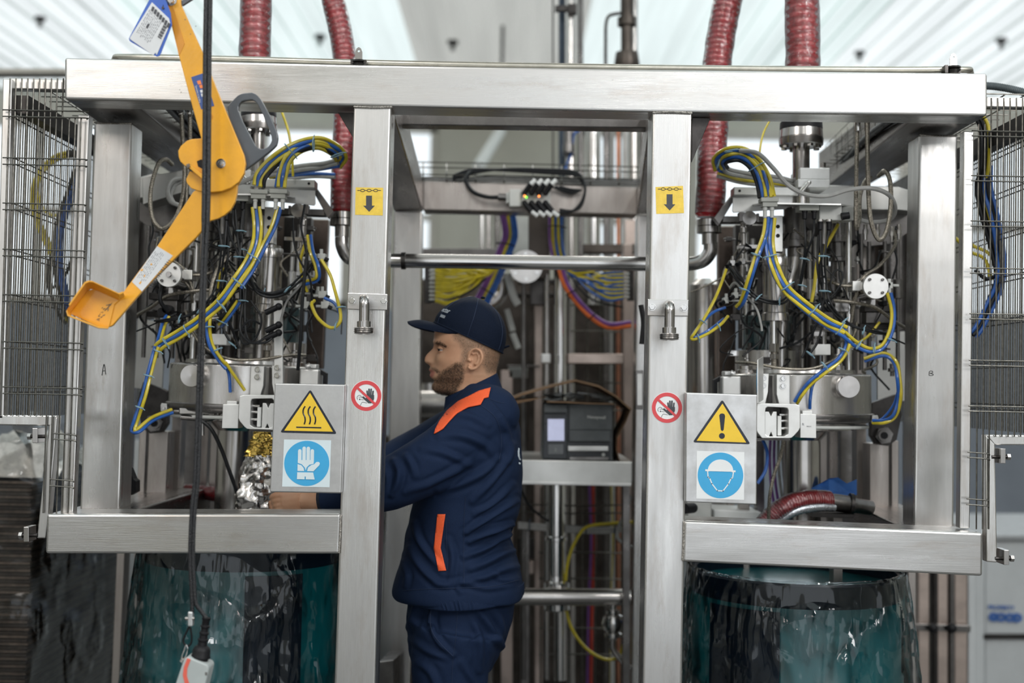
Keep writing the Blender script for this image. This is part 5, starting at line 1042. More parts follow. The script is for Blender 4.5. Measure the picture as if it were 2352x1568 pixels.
# dark backdrop panels added for the dim gap, with columns and tanks
rc = empty('rear_backdrop', P(1220, 1500, 5.3), 'dark steel backdrop panels added behind the gap, with columns and tanks', 'cabinet')
for (a, b, c, d, Y, m, nm) in [(962, 640, 1480, 1000, 5.6, DBR, 'backdrop_panel'), (880, 1000, 1480, 1940, 5.6, DBR, 'backdrop_panel'), (1150, 850, 1178, 1720, 5.0, PNK, 'column'), (1082, 700, 1120, 1720, 5.1, DBR, 'column'), (1120, 640, 1132, 1720, 4.9, MIDS, 'column'),
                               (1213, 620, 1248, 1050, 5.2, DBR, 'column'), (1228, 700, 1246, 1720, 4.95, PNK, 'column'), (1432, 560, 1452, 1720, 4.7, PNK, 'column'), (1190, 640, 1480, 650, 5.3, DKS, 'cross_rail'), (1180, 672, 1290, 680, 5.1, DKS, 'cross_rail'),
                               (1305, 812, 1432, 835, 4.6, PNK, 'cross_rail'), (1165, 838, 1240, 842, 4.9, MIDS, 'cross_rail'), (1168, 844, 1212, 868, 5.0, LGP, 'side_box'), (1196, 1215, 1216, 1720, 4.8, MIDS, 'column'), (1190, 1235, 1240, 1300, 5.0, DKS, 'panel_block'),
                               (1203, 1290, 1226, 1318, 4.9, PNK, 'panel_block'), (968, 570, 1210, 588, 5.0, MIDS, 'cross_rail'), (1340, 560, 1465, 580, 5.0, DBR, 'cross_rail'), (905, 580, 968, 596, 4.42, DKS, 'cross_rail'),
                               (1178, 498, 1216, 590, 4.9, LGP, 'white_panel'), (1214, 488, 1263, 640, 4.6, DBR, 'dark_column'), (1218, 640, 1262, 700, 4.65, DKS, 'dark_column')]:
    g = G(); g.pbox(a, b, c, d, Y, .08 if nm != 'backdrop_panel' else .04); obj(nm, g, m, rc, .003)
g = G(); g.plathe(985, 5.0, [(880, 30), (960, 30)], 24); obj('small_tank', g, TUR, rc)
g = G(); a = P(900, 930, 4.9); b = P(1075, 930, 4.9); g.cyl(a, b, S(34, 4.9), 28); obj('horizontal_tank', g, TUR, rc)
g = G(); g.ptube([(1075, 700, 4.7), (1120, 700, 4.7), (1148, 676, 4.7), (1150, 640, 4.7), (1138, 620, 4.72)], 18, 8, 18); obj('large_elbow', g, TUR, rc)
g = G(); g.ptube([(1165, 630, 4.6), (1180, 680, 4.6), (1190, 700, 4.6)], 9, 5, 10); obj('grey_duct', g, LGP, rc)
for x, y0, y1 in ((1172, 710, 760), (1185, 765, 800)):
    g = G(); g.ptube([(x-8, y0, 4.7), (x+6, y1, 4.7)], 7, 2, 10); obj('grey_duct', g, LGP, rc)
g = G(); g.ppoly([(885, 1130), (945, 1120), (935, 1420), (880, 1500)], 4.6, .01); obj('dull_side_sheet', g, MIDS, rc)
g = G(); hexa(g, [(868, 1520), (905, 1515), (905, 1640), (868, 1640)], 3.9, [(930, 1462), (962, 1462), (962, 1530), (930, 1530)], 4.9); obj('floor_beam', g, MIDS, rc, .003)
# vertical pipes rising through the gap
pr_ = empty('pipe_rack', P(1390, 1500, 5.4), 'rack of vertical steel, copper and dark pipes rising behind the right middle post', 'pipe rack')
for x, r, m, Y, y1 in [(1291, 8, DBL, 5.3, 600), (1311, 10, TUR, 5.25, 1600), (1333, 7, MIDS, 5.5, 600), (1362, 18, POL, 5.6, 700), (1392, 7, MIDS, 5.5, 1600), (1405, 6, LGP, 5.5, 1600), (1420, 5, COP, 5.45, 1600), (1437, 8, LIT, 5.5, 1600), (1456, 9, TUR, 5.4, 900), (1476, 8, MIDS, 5.4, 900), (1270, 2, DKS, 5.4, 600), (1106, 7, POL, 5.4, 600), (1122, 6, TUR, 5.4, 600), (1142, 7, MIDS, 5.4, 600)]:
    g = G(); yt_ = -300 if x in (1291, 1311, 1333, 1270, 1456) else (490 if x < 1200 else 290); g.plathe(x, Y, [(yt_, r), (y1, r)], 14); obj('vertical_pipe', g, m, pr_)
g = G(); g.pbox(1275, 12, 1322, 24, 5.2, .03); g.pbox(1305, 8, 1325, 28, 5.18, .05); obj('pipe_bracket', g, DKS, pr_)
g = G(); g.plathe(1440, 5.2, [(-200, 15), (40, 15), (42, 22), (60, 22), (62, 14), (120, 14), (122, 26), (150, 30), (165, 24), (180, 14), (290, 14)], 20); obj('valve_pipe', g, DBR, pr_)
g = G(); g.ptube([(1425, 30, 5.2), (1400, 36, 5.2), (1392, 55, 5.2), (1391, 100, 5.2), (1391, 170, 5.2)], 4, 6, 10); obj('bent_pipe', g, DKS, pr_)
g = G(); g.pbox(1296, 300, 1320, 355, 5.1, .05); g.plathe(1306, 5.08, [(300, 9), (330, 9), (332, 13), (350, 13)], 12); obj('inline_valve', g, MIDS, pr_)
cable(pr_, 'blue_tube', BLU, [(1335, 296, 5.1), (1318, 310, 5.1), (1312, 350, 5.1), (1304, 372, 5.1), (1298, 392, 5.1)], 3)
# wire cable tray on the rear beam
wt_ = empty('wire_cable_tray', P(1230, 400, 4.3), 'wire cable tray with black and grey cables on the rear cross beam', 'cable tray')
for y, Y in ((374, 4.42), (386, 4.36), (402, 4.28)):
    g = G(); g.ptube([(955, y-2, Y), (1230, y+3, Y), (1492, y+10, Y)], 1.4, 4, 6); obj('tray_wire', g, WIR, wt_)
for k in range(9):
    x = 1026+66*k if k < 8 else 972
    g = G(); g.ptube([(x, 374+(x-960)*.02, 4.42), (x, 402+(x-960)*.02, 4.28), (x, 416+(x-960)*.02, 4.28)], 1.8, 2, 6); obj('tray_wire', g, WIR, wt_)
for i in range(6):
    g = G(); d = i*3.2; g.ptube([(966, 408+d*.7, 4.33), (1060, 410+d, 4.33), (1160, 405+d*.8, 4.34), (1300, 411+d, 4.33), (1490, 417+d*.7, 4.33)], 3, 6, 8); obj('grey_cable' if i % 2 else 'black_cable', g, GRC if i % 2 else BLC, wt_)
for i in range(4):
    g = G(); d = i*3; g.ptube([(1040, 412-d, 4.3), (1085, 398-d, 4.29), (1160, 388+d*.4, 4.29), (1260, 389+d, 4.29), (1320, 394+d, 4.29), (1338, 412+d, 4.29), (1344, 436, 4.26), (1336, 462+d, 4.26), (1316, 484, 4.26), (1285, 490-d, 4.26)], 3, 6, 8); obj('black_cable', g, BLC, wt_)
for dx in (0, 10, 20):
    g = G(); g.ptube([(1330+dx*.3, 436, 4.27), (1310, 434+dx*.5, 4.27), (1285-dx, 428, 4.27)], 2.5, 4, 8); obj('black_cable', g, BLC, wt_)
# input module with angled plugs
io = empty('input_module', P(1215, 455, 4.26), 'grey module with black angled plugs and lit indicators on the rear beam', 'electrical module')
g = G(); g.pbox(1170, 434, 1196, 474, 4.24, .05); obj('module_body', g, LGP, io, .003)
g = G(); g.pbox(1162, 442, 1172, 466, 4.25, .035); g.pbox(1196, 440, 1264, 472, 4.255, .04); obj('module_base', g, LGP, io, .002)
g = G(); g.cyl(P(1144, 452, 4.25), P(1163, 453, 4.25), S(9, 4.25), 14); obj('cable_gland', g, MIDS, io)
cable(io, 'grey_cable', BLC, [(1146, 453, 4.25), (1118, 452, 4.25), (1086, 440, 4.26), (1070, 415, 4.27), (1078, 398, 4.28), (1092, 392, 4.3)], 5)
for k in range(4):
    for s_, y0 in ((-1, 443), (1, 466)):
        x = 1205+k*16; a = P(x, y0, 4.23); b = P(x+(14 if s_ < 0 else 16), y0+s_*20, 4.22); c = P(x+(25 if s_ < 0 else 30), y0+s_*30, 4.22)
        g = G(); g.cyl(a, b, S(6.5, 4.23), 10); g.ball(a, S(7, 4.23), 10); obj('angled_plug', g, BLK, io)
        g = G(); g.cyl(b, c, S(5, 4.23), 8); obj('plug_collar', g, WHP, io)
LO = mat('orange_indicator', (1, .3, .08), .3, emit=(1, .25, .05), estr=3); LG_ = mat('green_indicator', (.2, 1, .1), .3, emit=(.2, 1, .05), estr=2)
for x, y, m in ((1205, 450, LO), (1238, 450.5, LO), (1209, 453, LG_)):
    g = G(); g.ball(P(x, y, 4.22), S(2.4, 4.2), 8); obj('indicator_lamp', g, m, io)
# hose looms between rear beam and pipe
def loom(name, lab, cols, pts, r, sp, kx=6):
    e = empty(name, P(*pts[len(pts)//2]), lab, 'cable loom'); bundle(e, cols, pts, r, sp, kx); return e
l1 = loom('hose_loom', 'purple, yellow and blue loom hanging left of the white panel', 'BBYPP', [(1166, 490, 4.5), (1172, 540, 4.5), (1160, 575, 4.5), (1150, 600, 4.5), (1128, 650, 4.5), (1105, 695, 4.5), (1088, 730, 4.52)], 4, 7)
l2 = loom('hose_loom', 'purple, yellow and blue loom hanging right of the dark column', 'BYBYP', [(1276, 490, 4.5), (1276, 540, 4.5), (1280, 575, 4.5), (1288, 605, 4.5), (1300, 620, 4.5)], 3.8, 6.5)
l3 = loom('cable_loom', 'orange and purple loom curving to the right fitting strip', 'PO', [(1284, 600, 4.4), (1298, 650, 4.4), (1325, 690, 4.4), (1362, 728, 4.4), (1400, 748, 4.4), (1448, 744, 4.42)], 5, 8)
ties(l1, [(1158, 560, 4.49, 1.7, 20), (1118, 668, 4.49, 2.1, 18)], tie=BLK); ties(l2, [(1277, 520, 4.49, 1.6, 18)], tie=BLK); ties(l3, [(1310, 672, 4.39, 1, 12), (1360, 727, 4.39, .8, 12)], tie=BLK)
def fan(x0, x1, ya, yb, col2, lab, sx, tgt):
    e = empty('fitting_strip', P(x0, (ya+yb)/2, 4.4), lab, 'fitting strip')
    g = G(); g.pbox(x0-7, ya-8, x0+7, yb+8, 4.42, .03); obj('strip_body', g, DKS, e, .001)
    n = 9; rn = random.Random(int(x0))
    for i in range(n):
        y = ya+(yb-ya)*i/(n-1)
        g = G(); g.cyl(P(x0+sx*4, y, 4.4), P(x0+sx*20, y, 4.4), S(3.2, 4.4), 10); obj('push_fitting', g, LGP, e)
        for j, c in enumerate(col2):
            m = YEL if c == 'Y' else BLU
            q = [(x0+sx*18, y+j*3, 4.39), (x0+sx*55, y+rn.uniform(-2, 5)+j*4, 4.38), (x0+sx*100, (y+tgt[1])/2+rn.uniform(-6, 16), 4.37+rn.random()*.04), (tgt[0]-sx*rn.uniform(0, 14), tgt[1]+rn.uniform(-6, 14), 4.42), (tgt[0]+sx*26, tgt[1]-22, 4.46)]
            cable(e, 'yellow_hose' if c == 'Y' else 'blue_hose', m, q, 3.2, 6, 7)
    return e
fan(982, 0, 612, 688, 'YY', 'strip of fittings with a fan of yellow hoses, left side of the gap', 1, (1125, 618))
fan(1449, 0, 612, 682, 'YB', 'strip of fittings with a fan of blue and yellow hoses, right side of the gap', -1, (1310, 618))
g = G(); g.ptube([(985, 692, 4.4), (1030, 690, 4.38), (1080, 668, 4.38), (1115, 640, 4.42)], 2.5, 6); e = obj('black_cable', g, BLC, label='thin black cable under the left fan of yellow hoses', cat='cable')
g = G(); g.ptube([(1300, 610, 4.5), (1325, 655, 4.45), (1365, 690, 4.42), (1430, 705, 4.42)], 2.5, 6); obj('black_cable', g, BLC, label='thin black cable under the right fan of blue hoses', cat='cable')
# flange and polished pipes below it
ff = empty('flanged_pipe', P(1212, 700, 4.45), 'round white-lit pipe flange behind the horizontal pipe', 'pipe flange')
g = G(); g.pdisc(1208, 612, 4.42, 38, .03, 48); obj('flange_disc', g, TUR, ff, .001)
for a in range(6): capscrew(ff, 1208+29*math.cos(a*1.047+.5), 612+29*math.sin(a*1.047+.5), 4.42, 4)
g = G(); g.cyl(P(1208, 612, 4.46), P(1208, 612, 4.9), S(20, 4.5), 20); obj('rear_stub', g, MIDS, ff)
vp = empty('polished_column', P(1287, 1000, 4.6), 'polished vertical pipe beside the wire grid above the printer', 'pipe')
g = G(); g.plathe(1287, 4.6, [(600, 15), (1560, 15)], 22); obj('pipe', g, POL, vp)
for x, r, y0 in ((1203, 5, 640), (1256, 6, 630)):
    g = G(); g.plathe(x, 4.6, [(y0, r), (1560, r)], 12); o = obj('thin_pipe', g, TUR if x > 1210 else MIDS, label='thin vertical pipe %s' % ('left of the polished column, nearer the man' if x < 1210 else 'close beside the polished column'), cat='pipe')
g = G(); g.pbox(1243, 812, 1265, 834, 4.5, .05); obj('pipe_block', g, LIT, vp, .004)
# wire grids
def grid(lab, xs_, ys, x0, x1, y0, y1, Y, wob=0):
    e = empty('wire_grid', P((x0+x1)/2, y1, Y), lab, 'wire grid')
    for x in xs_: g = G(); g.ptube([(x, y0, Y), (x-1, (y0+y1)/2, Y), (x-2, y1, Y)], 2.2, 2, 6); obj('grid_wire', g, WIR, e)
    for y in ys: g = G(); g.ptube([(x0, y, Y-.006), ((x0+x1)/2, y+wob, Y-.006), (x1, y+2, Y-.006)], 2.0, 4, 6); obj('grid_wire', g, WIR, e)
grid('tall wire grid beside the polished column above the printer', [1322, 1350, 1380, 1410], [700, 760, 878, 940], 1310, 1425, 640, 1050, 4.7)
grid('wire grid under the printer shelf behind the yellow hose', [1243, 1276, 1310, 1338, 1368, 1400, 1428], [1268, 1328, 1442, 1502], 1238, 1434, 1118, 1600, 4.65)
grid('bent wire basket rails right below the printer shelf', [], [1157, 1175, 1203, 1215], 1190, 1440, 1150, 1220, 4.45, 4)
# shelf, printer, cardboard, foil scraps
sh = empty('printer_shelf', P(1320, 1116, 4.1), 'galvanised steel shelf beam carrying the label printer', 'shelf')
g = G(); g.ppoly([(1150, 1054), (1453, 1060), (1453, 1104), (1449, 1117), (1150, 1110)], 4.1, .02); obj('front_lip', g, BOX, sh, .004)
g = G(); g.prism([P(1150, 1054, 4.11), P(1453, 1060, 4.11), P(1453, 1060, 4.11)+Vector((0, .5, 0)), P(1150, 1054, 4.11)+Vector((0, .5, 0))], (0, 0, -.004)); obj('shelf_plate', g, BOX, sh)
g = G(); g.ppoly([(1150, 1104), (1452, 1110), (1449, 1117), (1150, 1111)], 4.092, .01); obj('rolled_edge', g, LIT, sh, .002)
g = G(); g.pbox(1432, 1116, 1446, 1720, 4.2, .05); obj('shelf_leg', g, MIDS, sh)
PRN = mat('printer_grey', (.085, .095, .10), .45, 0, .12, 40); PRD = mat('printer_dark', (.018, .022, .028), .3, 0, .1, 20)
ptr = empty('label_printer', P(1326, 1057, 4.25), 'dark grey label printer with lilac screen on the steel shelf', 'printer')
YPp = 4.14
g = G(); g.ppoly([(1250, 925), (1408, 927), (1408, 1058), (1246, 1055)], YPp+.012, .32); obj('body', g, PRN, ptr, .004)
g = G(); g.pbox(1249, 928, 1303, 948, YPp, .02); obj('upper_cover', g, PRN, ptr, .003)
g = G(); g.ppoly([(1249, 951), (1303, 951), (1302, 1054), (1247, 1052)], YPp+.002, .02); obj('control_panel', g, PRD, ptr, .002)
g = G(); g.pbox(1258, 962, 1296, 1012, YPp-.001, .004); obj('screen', g, mat('lilac_screen', (.35, .36, .48), .2, emit=(.42, .45, .62), estr=.55), ptr)
g = G(); g.pbox(1259, 1020, 1294, 1043, YPp-.001, .004); kp = obj('key_pad', g, mat('key_grey', (.13, .14, .15), .4), ptr, .001)
text('::', 1276, 1032, YPp-.0025, 9, LGP, ptr)
g = G(); g.pbox(1307, 927, 1407, 988, YPp, .03); g.pbox(1307, 988, 1402, 1014, YPp-.006, .03); obj('media_cover', g, PRN, ptr, .003)
text('Honeywell', 1370, 958, YPp-.0012, 7, LGP, ptr, bold=.0004)
g = G(); g.pbox(1306, 1016, 1402, 1056, YPp+.006, .01); obj('media_slot', g, PRD, ptr)
g = G(); g.pbox(1304, 1024, 1398, 1036, YPp-.012, .03); obj('print_head', g, LIT, ptr, .003)
g = G(); g.pbox(1322, 1027, 1357, 1033, YPp-.0135, .002); obj('white_label', g, WHP, ptr)
g = G(); g.pbox(1308, 1049, 1398, 1056, YPp-.01, .03); obj('tear_bar', g, MIDS, ptr, .001); g = G(); g.pdisc(1386, 1044, YPp-.004, 4, .01, 14); obj('round_button', g, LGP, ptr)
CBD = mat('cardboard', (.22, .135, .075), .8, 0, .2, 20, bump=.2)
cb = empty('cardboard_box', P(1325, 925, 4.2), 'flattened brown cardboard folded like a roof over the printer', 'cardboard')
def sheetpoly(pts, Ya, Yb, th=.005):
    g = G(); A = [P(x, y, Ya) for x, y in pts]; B = [P(x+(1176-x)*(Yb-Ya)/Yb*.0, y, Ya)+Vector((0, Yb-Ya, 0)) for x, y in pts]
    for i in range(len(pts)-1):
        g.add([A[i], A[i+1], B[i+1], B[i], A[i]-ZAX*th, A[i+1]-ZAX*th, B[i+1]-ZAX*th, B[i]-ZAX*th], [(0, 1, 2, 3), (7, 6, 5, 4), (0, 4, 5, 1), (1, 5, 6, 2), (2, 6, 7, 3), (3, 7, 4, 0)])
    return g
obj('left_flap', sheetpoly([(1172, 914), (1200, 903), (1260, 886), (1322, 871)], 4.10, 4.5, .007), CBD, cb)
obj('right_flap', sheetpoly([(1322, 871), (1375, 884), (1415, 907), (1450, 938)], 4.10, 4.5, .007), CBD, cb)
obj('hanging_flap', sheetpoly([(1450, 938), (1438, 968), (1418, 1005), (1416, 1030), (1424, 1058)], 4.12, 4.4, .003), CBD, cb)
obj('base_sheet', sheetpoly([(1256, 921), (1300, 922), (1350, 925), (1410, 926)], 4.10, 4.5, .004), CBD, cb)
g = G(); g.prism([P(1172, 920, 4.12), P(1255, 912, 4.12), P(1172, 930, 4.12)], (0, .38, 0)); obj('inner_flap', g, CBD, cb)
FOI = mat('foil_label_scraps', (.48, .52, .53), .3, .5, .5, 60, bump=1)
rn = random.Random(4)
for i in range(26):
    x = rn.uniform(1240, 1410); top = 884+abs(x-1322)*.28; y = min(919, max(top+12, rn.gauss(908, 7))); a = rn.uniform(-.5, .5); L = rn.uniform(8, 20); hgt = rn.uniform(3, 9); Y = rn.uniform(4.14, 4.3)
    c = P(x, y, Y); g = G(); u = Vector((math.cos(a), rn.uniform(-.3, .3), math.sin(a)*.5))*S(L, Y); v = Vector((0, .4, .6)).normalized()*S(hgt, Y)
    k = [c-u, c-u*.3+v, c+u*.2-v*.4, c+u, c+u*.8+v*1.1, c+v*.3, c-u*.8+v*.9]; g.add(k, [(0, 2, 5, 1), (1, 5, 4), (2, 3, 4, 5), (0, 1, 6)]); sm_ = g
    obj('foil_scrap', g, FOI, label='crumpled silver label scraps piled inside the cardboard roof', cat='label scrap', group='foil scraps above the printer')
# lower pipe, valve, hoses
lp = empty('lower_pipe', P(1320, 1372, 4.3), 'thick horizontal pipe at the man\'s hip with a hanging valve', 'pipe')
g = G(); g.cyl(P(1130, 1369, 4.3), P(1448, 1371, 4.3), S(20, 4.3), 28); obj('pipe', g, TUR, lp)
g = G(); g.plathe(1277, 4.42, [(1112, 22), (1230, 22), (1232, 26), (1240, 26), (1242, 22), (1345, 22)], 24); obj('drop_pipe', g, POL, lp)
g = G(); g.plathe(1279, 4.36, [(1333, 20), (1336, 30), (1345, 30), (1398, 30), (1402, 24)], 28); obj('pipe_union', g, POL, lp)
g = G(); g.plathe(1408, 4.28, [(1388, 8), (1400, 8), (1401, 16), (1408, 16), (1409, 12), (1414, 22), (1430, 27), (1446, 22), (1452, 13), (1454, 20), (1462, 20), (1464, 10), (1470, 8)], 22); obj('ball_valve', g, POL, lp)
g = G(); g.ptube([(1407, 1465, 4.28), (1408, 1490, 4.28), (1424, 1512, 4.28), (1448, 1535, 4.28)], 7, 6, 12); obj('bent_outlet', g, TUR, lp)
g = G(); g.cyl(P(1430, 1430, 4.26), P(1442, 1426, 4.26), .008, 10); obj('valve_handle', g, BLU, lp)
g = G(); g.ptube([(1456, 1198, 4.4), (1400, 1202, 4.4), (1352, 1208, 4.4), (1330, 1228, 4.4), (1310, 1270, 4.4), (1300, 1320, 4.4), (1300, 1390, 4.4), (1312, 1440, 4.4), (1340, 1482, 4.4), (1375, 1508, 4.4), (1405, 1514, 4.4), (1425, 1500, 4.38), (1438, 1455, 4.34)], 3.6, 8); obj('yellow_hose', g, YEL, label='yellow hose looping down in front of the lower wire grid', cat='hose')
for i, (x, m, lab) in enumerate([(1362, COP, 'red vertical cable behind the lower wire grid'), (1354, PUR, 'purple vertical cable behind the lower wire grid'), (1404, YEL, 'thin yellow vertical hose behind the lower wire grid')]):
    g = G(); g.ptube([(x, 1112, 4.75), (x+4, 1250, 4.75), (x-2, 1400, 4.75), (x-5, 1600, 4.75)], 4-i, 6); obj('vertical_cable', g, m if i else mat('red_cable', (.5, .05, .03), .4), label=lab, cat='cable')
g = G()
ge = empty('grey_cable_bundle', P(1320, 1210, 4.4), 'bundle of grey cables tied along the wire basket rails', 'cable bundle')
for i in range(5): cable(ge, 'grey_cable', GRC, [(1190, 1200+i*3, 4.42), (1270, 1206+i*3, 4.42), (1360, 1212+i*3, 4.42), (1432, 1212+i*2, 4.42)], 2.2)
ties(ge, [(1216, 1207, 4.41, 0, 10), (1280, 1212, 4.41, 0, 10), (1346, 1216, 4.41, 0, 10), (1412, 1216, 4.41, 0, 10)], tie=DBL)
cable(ge, 'grey_cable', GRC, [(1450, 1138, 4.3), (1436, 1175, 4.3), (1420, 1215, 4.3), (1422, 1240, 4.3), (1450, 1254, 4.3), (1478, 1258, 4.3)], 4)
cable(ge, 'black_cable', BLC, [(1196, 1120, 4.4), (1215, 1160, 4.4), (1250, 1190, 4.4), (1280, 1204, 4.4)], 3)
g = G(); g.ppoly([(1437, 505), (1480, 505), (1480, 1050), (1437, 1050)], 5.1, .02); obj('pink_sheet', g, PNK, rc)
tb = empty('control_box', P(1465, 940, 3.9), 'narrow glass-fronted box beside the right middle post', 'box')
g = G(); g.pbox(1460, 850, 1478, 940, 3.9, .06); obj('box_body', g, MIDS, tb, .002); g = G(); g.pbox(1464, 858, 1475, 930, 3.898, .002); obj('bright_window', g, LIT, tb)
cable(tb, 'coiled_cable', BLK, [(1472, 700, 3.6), (1478, 740, 3.6), (1474, 790, 3.6)], 6)

sdt = empty('side_tank', P(1625, 900, 4.3), 'blurred steel tank and warm column behind the right middle post', 'tank')
g = G(); g.plathe(1622, 4.3, [(640, 20), (655, 40), (700, 44), (1560, 44)], 28); obj('tank_shell', g, TUR, sdt)
g = G(); g.pbox(1672, 600, 1688, 1800, 4.2, .06); obj('column', g, PNK, sdt, .003)
for sd_, lab, A, B in (('R', 'thick black cables and wire tray along the right side beam', (2085, 262, 3.2), (1912, 408, 4.25)), ('L', 'thick black cables and wire tray along the left side beam', (372, 240, 3.2), (505, 372, 4.25))):
    e = empty('side_cable_run', P(*B), lab, 'cable run')
    a = P(*A); b = P(*B)
    for i in range(4):
        o = Vector(((i % 2)*.022-(.01 if sd_ == 'R' else 0), 0, .012*(i//2)+.01)); g = G(); g.tube(catmull([a+o, a.lerp(b, .35)+o+Vector((.006*(i-1.5), 0, .006)), a.lerp(b, .7)+o, b+o], 5), .010, 10); obj('thick_cable', g, BLC, e)
    sgn = -1 if sd_ == 'R' else 1
    for i in range(12):
        p = a.lerp(b, i/11)+Vector((sgn*.02, 0, 0)); g = G(); g.tube([p, p+Vector((sgn*.005, 0, .11))], .0013, 5); obj('tray_wire', g, WIR, e)
    for k in range(4):
        g = G(); o = Vector((sgn*.022, 0, .02+k*.03)); g.tube([a+o, b+o], .0013, 5); obj('tray_wire', g, WIR, e)
# ================================================================== drums with liners
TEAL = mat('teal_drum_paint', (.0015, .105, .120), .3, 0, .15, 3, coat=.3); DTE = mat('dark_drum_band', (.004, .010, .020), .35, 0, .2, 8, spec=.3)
FILM = bpy.data.materials.new('drum_liner_film'); FILM.use_nodes = True; filmmat(FILM, (.93, .95, .96), .015, .08, 5, 1.0, .006, True)
FILM2 = bpy.data.materials.new('milky_stretch_film'); FILM2.use_nodes = True; filmmat(FILM2, (.86, .84, .82), .01, .14, 3.5, .7, .012, True)
def drum(cx, Yc, ztop, R, lab, labl, seed, dark):
    c = PT(cx, 1400, Yc); c.z = 0
    e = empty('teal_drum', c, lab, 'drum')
    z0 = .12; g = G(); n = 72
    pr = [(z0, R-.006), (z0+.01, R), (z0+.28, R), (z0+.29, R+.007), (z0+.31, R+.007), (z0+.32, R), (z0+.56, R), (z0+.57, R+.007), (z0+.59, R+.007), (z0+.60, R), (ztop-.03, R)]
    g.lathe(c, ZAX, pr, n); obj('shell', g, TEAL, e)
    g = G(); g.lathe(c, ZAX, [(ztop-.06, R+.002), (ztop-.055, R+.005), (ztop-.01, R+.005), (ztop, R+.008), (ztop+.006, R+.004), (ztop+.004, R-.012), (ztop-.04, R-.014)], n, caps=False); obj('rim_band', g, DTE, e)
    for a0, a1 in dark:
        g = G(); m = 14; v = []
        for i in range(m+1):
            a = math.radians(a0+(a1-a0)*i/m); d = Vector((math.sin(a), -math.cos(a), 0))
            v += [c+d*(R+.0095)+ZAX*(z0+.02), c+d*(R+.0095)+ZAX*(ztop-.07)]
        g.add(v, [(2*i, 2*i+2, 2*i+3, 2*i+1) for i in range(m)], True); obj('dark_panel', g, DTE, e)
    g = G(); g.box((c.x-.36, Yc-.36, 0), (c.x+.36, Yc+.36, .12)); obj('stand', g, DKS, e)
    # liner bag folded over the rim and hanging outside
    g = G(); n = 260; m = 90; v = []; zb = .40
    for j in range(m+1):
        t = j/m; z = ztop+.012-t*(ztop-zb)
        for i in range(n):
            a = 2*math.pi*i/n; sn = Vector((math.cos(a)*2.2, math.sin(a)*2.2, seed))
            pleat = noise.noise(Vector((a*9, t*1.2, seed)))*.5+noise.noise(Vector((a*23+t*3, t*2.5, seed+3)))*.25
            w_ = noise.noise(Vector((math.cos(a)*3+seed, math.sin(a)*3, z*5)))
            r1 = R+.013+.035*t**.7*(1+pleat*.9)+.016*abs(pleat)*min(1, t*6)+.018*w_*t+.003*noise.noise(Vector((a*30, z*30, seed)))*min(1, t*8)
            r1 = max(R+.010, r1+.03*t*max(0, math.cos(a-(.1 if seed < 2 else math.pi))))
            v.append(c+Vector((math.cos(a)*r1, math.sin(a)*r1, z+.004*noise.noise(Vector((a*14, 0, seed)))*(1-t))))
    g.add(v, [(j*n+i, j*n+(i+1) % n, (j+1)*n+(i+1) % n, (j+1)*n+i) for j in range(m) for i in range(n)], True)
    l = obj('drum_liner', g, FILM, label=labl, cat='plastic liner')
    g = G(); q = [c+Vector((math.cos(a)*(R+.004), math.sin(a)*(R+.004), ztop+.010+.004*noise.noise(Vector((a*20, 0, seed))))) for a in [2*math.pi*k/150 for k in range(150)]]
    g.tube(q, [.0035+.003*abs(noise.noise(Vector((k*.9, seed, 0)))) for k in range(150)], 6, True); obj('rolled_edge', g, FILM, l)
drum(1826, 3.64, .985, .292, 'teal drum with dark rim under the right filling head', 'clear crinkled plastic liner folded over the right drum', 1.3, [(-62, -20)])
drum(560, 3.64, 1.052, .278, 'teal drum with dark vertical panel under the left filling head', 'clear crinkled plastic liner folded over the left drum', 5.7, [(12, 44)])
# ================================================================== wrapped stack of trays at the far left
TRY = mat('brown_corrugated_tray', (.045, .033, .025), .6, .0, .5, 60); TRY2 = mat('tray_edge_light', (.15, .115, .09), .55, 0, .4, 60)
st = empty('wrapped_tray_stack', (-2.0, 4.4, 0), 'tall wrapped stack of dark brown corrugated trays on a pallet at the far left', 'pallet stack')
xr, yf, yb_ = -1.505, 4.0, 4.95; zt_ = 1.18; k = 0
z = .16
while z < zt_-.011:
    jx = random.uniform(-.003, .003); g = G(); g.box((-2.6, yf+jx, z), (xr+jx, yb_, z+.0075)); obj('tray', g, TRY2 if k % 2 else TRY, st)
    z += .0115; k += 1
g = G(); g.box((-2.59, yf+.012, .16), (xr-.012, yb_-.01, zt_-.012)); obj('tray_core', g, TRY, st)
for i in range(3): g = G(); g.box((-2.6, yf+.4*i, 0), (xr, yf+.4*i+.1, .10)); obj('pallet_runner', g, CBD, st)
g = G(); g.box((-2.6, yf, .10), (xr, yb_, .15)); obj('pallet_deck', g, CBD, st)
g = G(); n = 60; m = 70; v = []
for j in range(m+1):
    z = .12+(1.36-.12)*j/m
    for i in range(n+1):
        s_ = i/n*1.9; bul = .012+.010*noise.noise(Vector((s_*6, z*5, 1)))+.006*noise.noise(Vector((s_*22+z*14, z*25, 4)))
        if z > zt_: bul += (z-zt_)*(-.35+.5*noise.noise(Vector((s_*8, z*9, 2))))
        if s_ < .95: p = Vector((-2.45+s_, yf-bul, z))
        else: p = Vector((xr+bul, yf+(s_-.95), z))
        if z > zt_: p.z += .05*noise.noise(Vector((s_*7, z*4, 9)))
        v.append(p)
g.add(v, [(j*(n+1)+i, j*(n+1)+i+1, (j+1)*(n+1)+i+1, (j+1)*(n+1)+i) for j in range(m) for i in range(n)], True); obj('stretch_film', g, FILM2, st)
g = G(); n = 40; v = []
